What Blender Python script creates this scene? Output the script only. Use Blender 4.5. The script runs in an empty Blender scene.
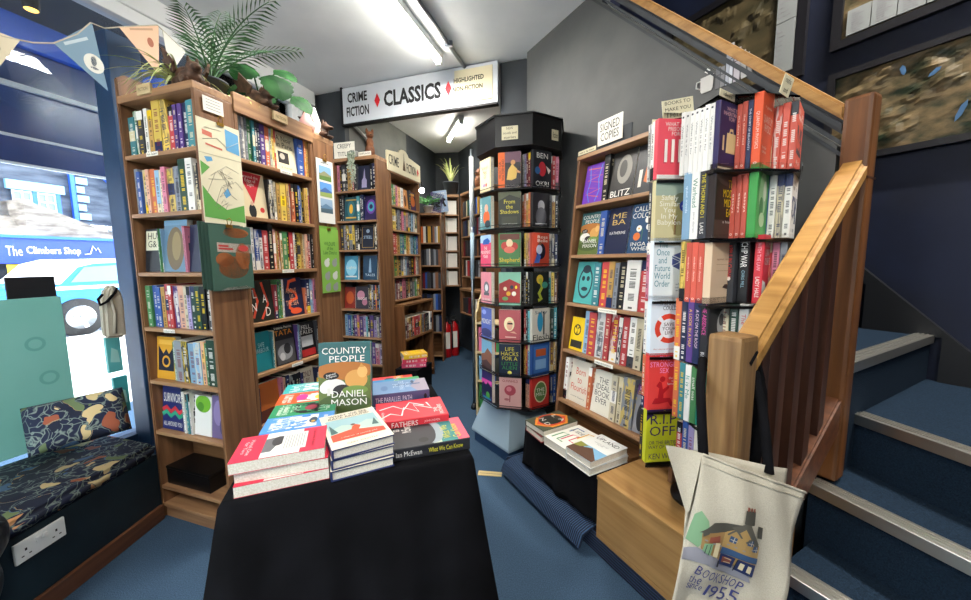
import bpy, bmesh, math, random
from mathutils import Vector, Matrix
R = math.radians
COL = bpy.context.scene.collection
def hexc(h):
    h = h.lstrip('#'); v = [int(h[i:i+2], 16)/255 for i in (0, 2, 4)]
    return tuple(c/12.92 if c <= .04045 else ((c+.055)/1.055)**2.4 for c in v)
# ------------------------------------------------------------------ materials
MATS = {}
def newmat(name):
    m = bpy.data.materials.new(name); m.use_nodes = True
    nt = m.node_tree; b = nt.nodes['Principled BSDF']
    return m, nt, b
def N(nt, t, **kw):
    n = nt.nodes.new(t)
    for k, v in kw.items(): setattr(n, k, v)
    return n
def plain(name, col, rough=.6, metal=0, spec=.4, emit=0):
    if name in MATS: return MATS[name]
    m, nt, b = newmat(name)
    c = hexc(col) if isinstance(col, str) else col
    b.inputs['Base Color'].default_value = (*c, 1); b.inputs['Roughness'].default_value = rough
    b.inputs['Metallic'].default_value = metal; b.inputs['Specular IOR Level'].default_value = spec
    if emit: b.inputs['Emission Color'].default_value = (*c, 1); b.inputs['Emission Strength'].default_value = emit
    MATS[name] = m; return m
def pr(col): return plain('print_'+col.lstrip('#'), col, .5)
def noisy(name, c1, c2, scale=(8, 8, 8), rough=.7, bump=0., detail=4, lo=.35, hi=.65, bscale=None, metal=0, spec=.3, sheen=0):
    m, nt, b = newmat(name)
    tc = N(nt, 'ShaderNodeTexCoord'); mp = N(nt, 'ShaderNodeMapping'); mp.inputs['Scale'].default_value = scale
    no = N(nt, 'ShaderNodeTexNoise'); no.inputs['Scale'].default_value = 1; no.inputs['Detail'].default_value = detail
    cr = N(nt, 'ShaderNodeValToRGB'); e = cr.color_ramp.elements
    e[0].position = lo; e[0].color = (*hexc(c1), 1); e[1].position = hi; e[1].color = (*hexc(c2), 1)
    L = nt.links.new
    L(tc.outputs['Object'], mp.inputs[0]); L(mp.outputs[0], no.inputs['Vector']); L(no.outputs['Fac'], cr.inputs[0]); L(cr.outputs[0], b.inputs['Base Color'])
    b.inputs['Roughness'].default_value = rough; b.inputs['Metallic'].default_value = metal; b.inputs['Specular IOR Level'].default_value = spec
    if sheen: b.inputs['Sheen Weight'].default_value = sheen
    if bump:
        bp = N(nt, 'ShaderNodeBump'); bp.inputs['Strength'].default_value = bump; bp.inputs['Distance'].default_value = .01
        if bscale:
            n2 = N(nt, 'ShaderNodeTexNoise'); n2.inputs['Scale'].default_value = bscale; n2.inputs['Detail'].default_value = 3
            L(tc.outputs['Object'], n2.inputs['Vector']); L(n2.outputs['Fac'], bp.inputs['Height'])
        else: L(no.outputs['Fac'], bp.inputs['Height'])
        L(bp.outputs[0], b.inputs['Normal'])
    MATS[name] = m; return m
def wood(name, c1, c2, axis, rough=.45, s=1.): # grain runs along axis
    sc = [38*s, 38*s, 38*s]; sc[axis] = 2.2*s
    return noisy(name, c1, c2, sc, rough, .08, 5, .3, .7, spec=.4)
def stripes(name, c1, c2, vec, freq, rough=.9): # ribbed mat
    m, nt, b = newmat(name); L = nt.links.new
    tc = N(nt, 'ShaderNodeTexCoord'); d = N(nt, 'ShaderNodeVectorMath', operation='DOT_PRODUCT'); d.inputs[1].default_value = vec
    mu = N(nt, 'ShaderNodeMath', operation='MULTIPLY'); mu.inputs[1].default_value = freq*2*math.pi
    si = N(nt, 'ShaderNodeMath', operation='SINE'); cr = N(nt, 'ShaderNodeValToRGB'); e = cr.color_ramp.elements
    e[0].position = .0; e[0].color = (*hexc(c1), 1); e[1].position = .7; e[1].color = (*hexc(c2), 1)
    L(tc.outputs['Object'], d.inputs[0]); L(d.outputs['Value'], mu.inputs[0]); L(mu.outputs[0], si.inputs[0]); L(si.outputs[0], cr.inputs[0]); L(cr.outputs[0], b.inputs['Base Color'])
    bp = N(nt, 'ShaderNodeBump'); bp.inputs['Strength'].default_value = .6; bp.inputs['Distance'].default_value = .004
    L(si.outputs[0], bp.inputs['Height']); L(bp.outputs[0], b.inputs['Normal']); b.inputs['Roughness'].default_value = rough
    MATS[name] = m; return m
def glass(name, tint=(.93, .97, 1), ior=1.5):
    m, nt, b = newmat(name); L = nt.links.new; nt.nodes.remove(b)
    out = nt.nodes['Material Output']; t = N(nt, 'ShaderNodeBsdfTransparent'); t.inputs[0].default_value = (*tint, 1)
    g = N(nt, 'ShaderNodeBsdfGlossy'); g.inputs['Roughness'].default_value = .02
    f = N(nt, 'ShaderNodeFresnel'); f.inputs[0].default_value = ior; mx = N(nt, 'ShaderNodeMixShader')
    L(f.outputs[0], mx.inputs[0]); L(t.outputs[0], mx.inputs[1]); L(g.outputs[0], mx.inputs[2]); L(mx.outputs[0], out.inputs[0])
    MATS[name] = m; return m
def lamp_mat(name, col, st):
    m, nt, b = newmat(name); nt.nodes.remove(b); e = N(nt, 'ShaderNodeEmission'); e.inputs[0].default_value = (*hexc(col), 1); e.inputs[1].default_value = st
    nt.links.new(e.outputs[0], nt.nodes['Material Output'].inputs[0]); MATS[name] = m; return m

def book_mats():
    def mk(name, front):
        m, nt, b = newmat(name); L = nt.links.new
        def M(op, a, c=None, e=None):
            n = N(nt, 'ShaderNodeMath', operation=op)
            for i, v in enumerate((a, c, e)):
                if v is None: continue
                if isinstance(v, (int, float)): n.inputs[i].default_value = v
                else: L(v, n.inputs[i])
            return n.outputs[0]
        def at(k):
            a = N(nt, 'ShaderNodeAttribute', attribute_type='OBJECT', attribute_name=k); return a
        uv = N(nt, 'ShaderNodeUVMap'); uv.uv_map = 'UVMap'; sp = N(nt, 'ShaderNodeSeparateXYZ'); L(uv.outputs[0], sp.inputs[0]); u, v = sp.outputs[0], sp.outputs[1]
        c1, c2, c3 = at('c1').outputs['Color'], at('c2').outputs['Color'], at('c3').outputs['Color']
        st, seed, deco = at('style').outputs['Fac'], at('seed').outputs['Fac'], at('deco').outputs['Fac']
        def between(x, a, c): return M('MULTIPLY', M('GREATER_THAN', x, a), M('LESS_THAN', x, c))
        def iss(k): return M('COMPARE', st, float(k), .4)
        def mix(f, a, c):
            n = N(nt, 'ShaderNodeMix', data_type='RGBA'); L(f, n.inputs[0]); L(a, n.inputs[6]); L(c, n.inputs[7]); return n.outputs[2]
        def cells(x, y, n):
            w = N(nt, 'ShaderNodeTexWhiteNoise', noise_dimensions='3D'); cb = N(nt, 'ShaderNodeCombineXYZ')
            L(M('FLOOR', M('MULTIPLY', x, n)), cb.inputs[0]); L(y if not isinstance(y, float) else M('ADD', 0., y), cb.inputs[1]); L(seed, cb.inputs[2]); L(cb.outputs[0], w.inputs['Vector'])
            fr = M('FRACT', M('MULTIPLY', x, n))
            return M('MULTIPLY', M('GREATER_THAN', w.outputs['Value'], .3), between(fr, .16, .84))
        if not front:
            n4 = N(nt, 'ShaderNodeTexNoise'); n4.inputs['Scale'].default_value = 3.; n4.noise_dimensions = '4D'; L(uv.outputs[0], n4.inputs['Vector']); L(seed, n4.inputs['W'])
            col = mix(M('MULTIPLY', M('GREATER_THAN', M('FRACT', M('MULTIPLY', seed, 7.)), .7), M('MULTIPLY', M('MULTIPLY', M('GREATER_THAN', n4.outputs['Fac'], .52), .55), deco)), c1, c2)
            col = mix(M('MULTIPLY', iss(1), M('GREATER_THAN', v, .8)), col, c2)
            col = mix(M('MULTIPLY', iss(2), M('LESS_THAN', v, .22)), col, c2)
            col = mix(M('MULTIPLY', iss(3), between(v, .4, .66)), col, c2)
            col = mix(M('MULTIPLY', iss(4), M('LESS_THAN', v, .5)), col, c2)
            sh_ = M('MULTIPLY', M('FRACT', seed), .12)
            t = M('MULTIPLY', cells(v, 0., 36.), between(u, .28, .72)); v = M('ADD', v, sh_)
            r1 = M('ADD', between(v, .46, .9), between(v, .2, .36)); v = M('SUBTRACT', v, sh_)
            t = M('MULTIPLY', t, r1)
            t = M('ADD', t, M('MULTIPLY', between(v, .035, .075), between(u, .35, .65)))
        else:
            no = N(nt, 'ShaderNodeTexNoise'); no.inputs['Scale'].default_value = 5.; no.noise_dimensions = '4D'; L(uv.outputs[0], no.inputs['Vector']); L(seed, no.inputs['W'])
            pic = M('MULTIPLY', M('MULTIPLY', between(u, .1, .9), between(v, .24, .66)), M('GREATER_THAN', no.outputs['Fac'], .48))
            col = mix(M('MULTIPLY', pic, deco), c1, c2)
            ro = M('FLOOR', M('MULTIPLY', v, 12.))
            t = M('MULTIPLY', cells(u, ro, 13.), between(M('FRACT', M('MULTIPLY', v, 12.)), .15, .85))
            t = M('MULTIPLY', t, M('ADD', M('MULTIPLY', between(v, .75, .92), between(u, .12, .88)), M('MULTIPLY', between(v, .083, .166), between(u, .25, .75))))
        t = M('MULTIPLY', M('MULTIPLY', M('MINIMUM', t, 1.), deco), .85)
        col = mix(t, col, c3); L(col, b.inputs['Base Color']); b.inputs['Roughness'].default_value = .42; b.inputs['Specular IOR Level'].default_value = .35
        MATS[name] = m
    mk('book_spine', False); mk('book_front', True)
    m, nt, b = newmat('book_back'); a = N(nt, 'ShaderNodeAttribute', attribute_type='OBJECT', attribute_name='c1'); nt.links.new(a.outputs['Color'], b.inputs['Base Color']); b.inputs['Roughness'].default_value = .45; MATS['book_back'] = m
    noisy('book_pages', '#d9d0bb', '#ece6d8', (300, 300, 300), .9)
book_mats()
wood('oak_z', '#5f4029', '#8c6443', 2); wood('oak_x', '#856043', '#b0875f', 0); wood('oak_y', '#856043', '#b0875f', 1)
wood('oakdark_z', '#54341d', '#7a5232', 2); wood('oakdark_x', '#6a4527', '#946a42', 0)
wood('pine_z', '#684a2b', '#a07d51', 2); wood('pine_x', '#8f6530', '#b78a4a', 0)
wood('newel_z', '#47290f', '#744720', 2); wood('stair_z', '#28150d', '#432516', 2); wood('stair_x', '#3f2414', '#663c22', 0)
wood('lightoak_x', '#98703f', '#b58d58', 0, .4); wood('skirt_y', '#4c2f1e', '#6d4630', 1)
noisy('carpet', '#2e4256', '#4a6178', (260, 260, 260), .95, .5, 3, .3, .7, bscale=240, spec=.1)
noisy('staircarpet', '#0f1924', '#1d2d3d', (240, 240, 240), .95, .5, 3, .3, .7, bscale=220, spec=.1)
noisy('ceiling_paint', '#e3e8ea', '#edf1f2', (3, 3, 3), .85, .25, 5, bscale=7)
noisy('greywall', '#47494a', '#525453', (4, 4, 4), .55, .1, 5, bscale=12)
noisy('greywall_light', '#5d605c', '#6f726b', (4, 4, 4), .6, .1, 5, bscale=12)
noisy('darkwall', '#303438', '#3a3f44', (4, 4, 4), .6)
noisy('navywall', '#0e1425', '#131b31', (4, 4, 4), .55, .1, 4, bscale=14)
noisy('benchpaint', '#16232b', '#1d2d35', (5, 5, 5), .5)
noisy('navypaint', '#26405f', '#2d4a6c', (5, 5, 5), .45)
noisy('blackcloth', '#0d0d0f', '#131316', (9, 9, 9), .95, .1, spec=.1)
noisy('tealboard', '#7fc2b6', '#8acabf', (2, 2, 2), .6)
noisy('canvas', '#b3ac9a', '#c1baa8', (500, 500, 500), .9, .2, spec=.1)
noisy('gargoyle', '#3a2a21', '#6b4f3d', (30, 30, 30), .6, .5)
noisy('terracotta', '#5f3823', '#8a5a3a', (22, 22, 22), .6, .3)
noisy('leaf', '#14351c', '#2c5a2c', (16, 16, 16), .6, spec=.12); noisy('palmleaf', '#2f5236', '#4f7a4c', (20, 20, 20), .5)
noisy('paleleaf', '#9fae5e', '#d3d69a', (20, 20, 20), .55); noisy('yelleaf', '#b0b83a', '#dfe08a', (20, 20, 20), .55)
noisy('leather', '#1d2126', '#2b3036', (30, 30, 30), .35, .2)
noisy('stonewall', '#232c3a', '#5a6370', (1.6, 1.6, 7), .9, .4, 6, .3, .7)
noisy('slate', '#5c5650', '#8a837b', (3, 3, 12), .8); noisy('road', '#c9c7c2', '#dedbd5', (2, 2, 2), .9)
noisy('relief', '#1f2a1b', '#7a6647', (11, 11, 16), .4, .6, 10, .35, .66); noisy('relief_brown', '#33301f', '#5f5238', (5, 5, 9), .45, .2, 8, .3, .72)
plain('chrome', '#c9c9c4', .3, 1); plain('alu', '#d2cfc6', .34, 1); plain('blackpaint', '#101216', .5); plain('steel', '#9aa0a6', .3, 1)
plain('blackplastic', '#0b0b0c', .35); plain('whitepaint', '#e8ebec', .4); plain('whiteplastic', '#dfe2e0', .35)
plain('card', '#e9e5d8', .7); plain('cardcream', '#d8cfae', .7); plain('ink', '#1a1a1c', .7); plain('inkbrown', '#5a4326', .7)
plain('royalblue', '#2a63d6', .4); plain('bluefascia', '#2743a8', .5); plain('navyvalance', '#3b4d80', .25, 0, .5); plain('soffit', '#3a434f', .6)
plain('spinbase', '#98aebb', .45); plain('darkboard', '#16181d', .5); plain('fireredd', '#b01218', .35); plain('brass', '#b08a3c', .35, 1)
plain('potgrey', '#3f4650', .6); plain('carpaint', '#3a86c8', .25); plain('carwhite', '#e4ebf0', .3); plain('tyre', '#15171a', .8)
plain('mapgreen', '#5fa04a', .6); plain('plinth', '#c9b184', .6); plain('mount', '#8f928f', .6); plain('framewood', '#17161a', .4)
plain('shellpink', '#c99a94', .6); plain('bracket', '#c9c9c9', .4)
stripes('ribmat', '#0d1b33', '#3c5a7e', (1, 0, 0), 95); stripes('ribstep', '#0c1526', '#25385a', (0, .7, 1), 80)
glass('pane'); glass('acrylic', (.97, .97, .97), 1.2)
lamp_mat('tube', '#fff8ea', 30.); lamp_mat('bulb', '#fff1d8', 30.); lamp_mat('downlight', '#ffb347', 4.)
# ------------------------------------------------------------------ mesh helpers
def BM(): return bmesh.new()
def box(bm, x0, x1, y0, y1, z0, z1, mi=0, bev=0):
    vs = [bm.verts.new(p) for p in ((x0,y0,z0),(x1,y0,z0),(x1,y1,z0),(x0,y1,z0),(x0,y0,z1),(x1,y0,z1),(x1,y1,z1),(x0,y1,z1))]
    fs = [bm.faces.new([vs[i] for i in q]) for q in ((3,2,1,0),(4,5,6,7),(0,1,5,4),(1,2,6,5),(2,3,7,6),(3,0,4,7))]
    for f in fs: f.material_index = mi
    if bev:
        es = list({e for f in fs for e in f.edges}); bmesh.ops.bevel(bm, geom=es, offset=bev, segments=2, affect='EDGES', profile=.6)
    return bm
def prism(bm, pts, axis, a0, a1, mi=0):
    def p3(p, a): q = list(p); q.insert(axis, a); return q
    lo = [bm.verts.new(p3(p, a0)) for p in pts]; hi = [bm.verts.new(p3(p, a1)) for p in pts]; n = len(pts)
    fs = [bm.faces.new(lo), bm.faces.new(hi[::-1])] + [bm.faces.new((lo[i], hi[i], hi[(i+1) % n], lo[(i+1) % n])) for i in range(n)]
    for f in fs: f.material_index = mi
    bmesh.ops.recalc_face_normals(bm, faces=fs); return bm
def frame_of(d):
    d = Vector(d).normalized(); a = Vector((0, 0, 1)) if abs(d.z) < .95 else Vector((1, 0, 0)); x = a.cross(d).normalized(); return x, d.cross(x)
def tube(bm, path, r, n=8, mi=0, cap=True):
    path = [Vector(p) for p in path]; rs = r if isinstance(r, (list, tuple)) else [r]*len(path); rings = []; px = None
    for i, p in enumerate(path):
        d = (path[min(i+1, len(path)-1)] - path[max(i-1, 0)]); x, y = frame_of(d)
        if px is not None:
            dd = d.normalized(); x = (px - dd*px.dot(dd)).normalized(); y = dd.cross(x)
        px = x
        rings.append([bm.verts.new(p + (x*math.cos(2*math.pi*k/n) + y*math.sin(2*math.pi*k/n))*rs[i]) for k in range(n)])
    fs = []
    for a, b in zip(rings, rings[1:]): fs += [bm.faces.new((a[k], a[(k+1) % n], b[(k+1) % n], b[k])) for k in range(n)]
    if cap: fs += [bm.faces.new(rings[0][::-1]), bm.faces.new(rings[-1])]
    for f in fs: f.material_index = mi; f.smooth = True
    return bm
def lathe(bm, prof, n=20, c=(0, 0), mi=0):
    rings = [[bm.verts.new((c[0]+r*math.cos(2*math.pi*k/n), c[1]+r*math.sin(2*math.pi*k/n), z)) for k in range(n)] for r, z in prof]; fs = []
    for a, b in zip(rings, rings[1:]): fs += [bm.faces.new((a[k], a[(k+1) % n], b[(k+1) % n], b[k])) for k in range(n)]
    fs += [bm.faces.new(rings[0][::-1]), bm.faces.new(rings[-1])]
    for f in fs: f.material_index = mi; f.smooth = n > 9
    return bm
def ball(bm, c, r, sub=2, mi=0, rot=None):
    r = r if isinstance(r, (tuple, list)) else (r, r, r)
    M = Matrix.Translation(c) @ (rot or Matrix()) @ Matrix.Diagonal((*r, 1))
    g = bmesh.ops.create_icosphere(bm, subdivisions=sub, radius=1, matrix=M)
    for v in g['verts']:
        for f in v.link_faces: f.smooth = True; f.material_index = mi
    return bm
def obj(name, bm, mats, parent=None, loc=None, rot=None, smooth=False):
    me = bpy.data.meshes.new(name); bmesh.ops.recalc_face_normals(bm, faces=bm.faces) if not smooth == 'keep' else None
    bm.to_mesh(me); bm.free()
    for m in (mats if isinstance(mats, (list, tuple)) else [mats]): me.materials.append(MATS[m] if isinstance(m, str) else m)
    o = bpy.data.objects.new(name, me); COL.objects.link(o)
    if parent: o.parent = parent
    if loc is not None: o.location = loc
    if rot is not None: o.rotation_euler = rot
    if smooth is True:
        for p in me.polygons: p.use_smooth = True
    return o
def tag(o, label, cat, group=None, kind=None):
    o['label'] = label; o['category'] = cat
    if group: o['group'] = group
    if kind: o['kind'] = kind
    return o
def thing(name, label, cat, loc=(0, 0, 0), rz=0, group=None, rx=0):
    o = bpy.data.objects.new(name, None); COL.objects.link(o); o.empty_display_size = .1
    o.location = loc; o.rotation_euler = (R(rx), 0, R(rz)); return tag(o, label, cat, group)
def struct(name, bm, mats, parent=None, **kw):
    o = obj(name, bm, mats, parent, **kw)
    if not parent: o['kind'] = 'structure'
    return o
def part(name, parent, mats, *boxes, bev=0, **kw):
    bm = BM()
    for b in boxes: box(bm, *b, bev=bev)
    return obj(name, bm, mats, parent, **kw)
def remesh(o, vox, smooth=True, it=4):
    m = o.modifiers.new('r', 'REMESH'); m.mode = 'VOXEL'; m.voxel_size = vox; m.use_smooth_shade = smooth
    s = o.modifiers.new('s', 'SMOOTH'); s.iterations = it; s.factor = .5; return o
def RZ(a): return Matrix.Rotation(R(a), 4, 'Z')
def T(*p): return Matrix.Translation(p)
def axes(o, X, Y, Z):
    X, Y, Z = Vector(X), Vector(Y), Vector(Z)
    return Matrix(((X.x, Y.x, Z.x, o[0]), (X.y, Y.y, Z.y, o[1]), (X.z, Y.z, Z.z, o[2]), (0, 0, 0, 1)))
# ------------------------------------------------------------------ lettering
FIT = []
def text(parent, s, M, w, h, mat, name='lettering', bold=0.):
    cu = bpy.data.curves.new(name, 'FONT'); cu.body = s; cu.align_x = 'CENTER'; cu.align_y = 'CENTER'; cu.size = 1; cu.offset = bold; cu.resolution_u = 2
    cu.space_line = .85
    if mat in CW: mat = CW[mat][0]
    o = bpy.data.objects.new(name, cu); COL.objects.link(o); FIT.append((o, w, h, parent, M, MATS[mat] if mat in MATS else pr(mat), name)); return o
def fit_text():
    """flat letter meshes, each fitted to its width and height"""
    dg = bpy.context.evaluated_depsgraph_get(); dg.update(); todo = []
    for o, w, h, parent, M, mat, name in FIT:
        me = bpy.data.meshes.new_from_object(o.evaluated_get(dg)); todo.append(me)
    for me, (o, w, h, parent, M, mat, name) in zip(todo, FIT):
        bpy.data.objects.remove(o)
        if not me.vertices: continue
        xs = [v.co.x for v in me.vertices]; ys = [v.co.y for v in me.vertices]; x0, x1, y0, y1 = min(xs), max(xs), min(ys), max(ys)
        for v in me.vertices: v.co = ((v.co.x-(x0+x1)/2)*w/max(x1-x0, 1e-6), (v.co.y-(y0+y1)/2)*h/max(y1-y0, 1e-6), 0)
        me.materials.clear(); me.materials.append(mat); me.name = name
        q = bpy.data.objects.new(name, me); COL.objects.link(q); q.parent = parent; q.matrix_basis = M
# ------------------------------------------------------------------ books
CW = {'W': ('e6e3da', 'white'), 'C': ('d9cca6', 'cream'), 'K': ('16161a', 'black'), 'D': ('3a3c42', 'charcoal'), 'S': ('8a9098', 'grey'), 'N': ('1f2c55', 'navy'),
      'B': ('2c58aa', 'blue'), 'L': ('86b5d6', 'pale blue'), 'T': ('2a8a94', 'teal'), 'G': ('3f8a4a', 'green'), 'F': ('1e4736', 'dark green'), 'Y': ('e6c21c', 'yellow'),
      'M': ('c7962b', 'mustard'), 'O': ('df6a28', 'orange'), 'R': ('c42d30', 'red'), 'X': ('761d29', 'dark red'), 'P': ('de7795', 'pink'), 'V': ('5a3988', 'purple'),
      'I': ('a797cc', 'lilac'), 'E': ('86593a', 'brown'), 'J': ('e2a583', 'peach'), 'A': ('4fc0c8', 'turquoise'), 'Q': ('da4a2a', 'orange red')}
DARK = set('KDNBTFXVREGOQ')
ORD = ['', 'first', 'second', 'third', 'fourth', 'fifth', 'sixth', 'seventh', 'eighth', 'ninth', 'tenth', 'eleventh', 'twelfth', 'thirteenth', 'fourteenth', 'fifteenth', 'sixteenth', 'seventeenth',
       'eighteenth', 'nineteenth', 'twentieth', 'twenty-first', 'twenty-second', 'twenty-third', 'twenty-fourth', 'twenty-fifth', 'twenty-sixth', 'twenty-seventh', 'twenty-eighth']
rng = random.Random(7)
def uvbox(bm, T_, W, H, lo, hi):
    uvl = bm.loops.layers.uv.get('UVMap') or bm.loops.layers.uv.new('UVMap')
    for f in bm.faces:
        for l in f.loops:
            c = l.vert.co
            l[uvl].uv = ((c.x+T_/2)/T_, c.z/H) if f.material_index == 0 else (c.y/W, c.z/H)
BMATS = ['book_spine', 'book_front', 'book_back', 'book_pages']
def book_mesh(kind, T_, W, H, parts):
    """cover (and, unless PARTS, page edges) ; spine on -Y, front cover on +X, foot at z = 0"""
    bm = BM(); t = .003 if kind == 'hardback' else .0009; x = T_/2
    if parts:
        r = min(.002, x*.3)
        prof = [(-x, W), (-x, .0015), (-x+r, 0), (x-r, 0), (x, .0015), (x, W), (x-t, W), (x-t, t+.0012), (-x+t, t+.0012), (-x+t, W)]
        prism(bm, prof, 2, 0, H); bm.normal_update()
        for f in bm.faces:
            n = f.normal; c = f.calc_center_median()
            f.material_index = 0 if (n.y < -.5 and c.y < .0016) else (1 if n.x > .9 and c.x > x-1e-4 else 2)
    else:
        box(bm, -x, x, 0, W, 0, H); bm.normal_update()
        for f in bm.faces:
            n = f.normal
            f.material_index = 0 if n.y < -.5 else 1 if n.x > .5 else 2 if n.x < -.5 else 3
        if kind == 'hardback':
            tops = [f for f in bm.faces if abs(f.normal.z) > .5 or f.normal.y > .5]
            g = bmesh.ops.inset_individual(bm, faces=tops, thickness=min(.003, x*.3), depth=-.003)
            for f in g['faces']: f.material_index = 2
    uvbox(bm, T_, W, H, 0, 0); bm.normal_update()
    return bm
PAGES = {}
def book(kind, label, M, T_=.022, W=.129, H=.198, c='K', c2=None, c3=None, style=0, deco=1., parts=False, group=None):
    o = obj(kind, book_mesh(kind, T_, W, H, parts), BMATS, smooth='keep'); o.matrix_world = M
    h1 = hexc(CW[c][0]) if c in CW else hexc(c); j = rng.uniform(.72, 1.05)
    if c in CW: g_ = .3*h1[0]+.6*h1[1]+.1*h1[2]; h1 = [v*.82+g_*.18 for v in h1]
    o['c1'] = [min(1, v*j) for v in h1] if c in CW else list(h1)
    if c2 is None: c2 = rng.choice('WCKDNWY')
    if c3 is None: c3 = (rng.choice('WWWCY') if c in DARK else rng.choice('KKNXD')) if c in CW else 'W'
    o['c2'] = list(hexc(CW[c2][0] if c2 in CW else c2)); o['c3'] = list(hexc(CW[c3][0] if c3 in CW else c3))
    o['style'] = float(style); o['deco'] = float(deco); o['seed'] = rng.uniform(0, 50)
    tag(o, label, 'book', group)
    if parts:
        t, k = (.0031, .003) if kind == 'hardback' else (.001, .0004)
        x = T_/2-t; pg = BM(); box(pg, -x, x, t+.0015, W-k, k, H-k); obj('page_block', pg, 'book_pages', o)
    return o
FM = lambda T_, W, H, u, v: axes((T_/2+.0007, u*W, v*H), (0, 1, 0), (0, 0, 1), (1, 0, 0))
def SMx(T_, H, v, off=0.): return axes((off, -.0006, v*H), (0, 0, -1), (1, 0, 0), (0, -1, 0))
def spine_text(o, T_, H, items): # (string, v centre, length fraction, colour[, height fraction])
    o['deco'] = 0.; o['style'] = 0.
    for it in items:
        s, v, ln, col = it[:4]; hf = it[4] if len(it) > 4 else .45
        text(o, s, SMx(T_, H, v), ln*H, hf*T_, col)
def cover_print(o, T_, W, H, items):
    bm = BM(); mats = []; lay = 0; x0 = T_/2+.0003
    def mi(c):
        c = CW[c][0] if c in CW else c; m = pr(c)
        if m not in mats: mats.append(m)
        return mats.index(m)
    for it in items:
        k = it[0]
        if k == 't':
            s, u, v, w, h, col = it[1:7]; m = FM(T_, W, H, u, v)
            m[0][3] = x0+.0001*(lay+2)+.0002
            if len(it) > 7: m = m @ RZ(it[7])
            text(o, s, m, w*W, h*H, CW[col][0] if col in CW else col); continue
        lay += 1; x = x0+lay*.00012
        if k == 'r': u0, v0, u1, v1, col = it[1:]; pts = [(u0, v0), (u1, v0), (u1, v1), (u0, v1)]
        elif k == 'e': u, v, ru, rv, col = it[1:]; pts = [(u+ru*math.cos(a*math.pi/10), v+rv*math.sin(a*math.pi/10)) for a in range(20)]
        elif k == 'p': pts, col = it[1:]
        elif k == 'l': # line strip of width
            path, wd, col = it[1:]; a, b = [], []
            for i, (u, v) in enumerate(path):
                q0, q1 = path[max(i-1, 0)], path[min(i+1, len(path)-1)]; dx, dy = (q1[0]-q0[0])*W, (q1[1]-q0[1])*H; l = math.hypot(dx, dy) or 1
                nx, ny = -dy/l*wd/2, dx/l*wd/2; a.append((u+nx/W, v+ny/H)); b.append((u-nx/W, v-ny/H))
            m_ = mi(col)
            for i in range(len(path)-1):
                f = bm.faces.new([bm.verts.new((x, p[0]*W, p[1]*H)) for p in (b[i], b[i+1], a[i+1], a[i])]); f.material_index = m_
            continue
        f = bm.faces.new([bm.verts.new((x, min(max(p[0], 0), 1)*W, min(max(p[1], 0), 1)*H)) for p in pts]); f.material_index = mi(col)
    if len(bm.faces):
        for f in bm.faces:
            f.normal_update()
            if f.normal.x < 0: f.normal_flip()
        q = obj('cover_print', bm, mats, o, smooth='keep'); q['kind'] = 'stuff' if False else 'thing'; del q['kind']
    else: bm.free()
def upright(base, x, y, z, lean=0, face=False, W=.129):
    """matrix of a book standing in frame BASE at x (centre), front edge y, foot z"""
    if face: # cover towards -y ; x is the left edge
        return base @ T(x, y, z) @ RZ(-90)
    return base @ T(x, y, z) @ Matrix.Rotation(R(lean), 4, 'Y')
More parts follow.
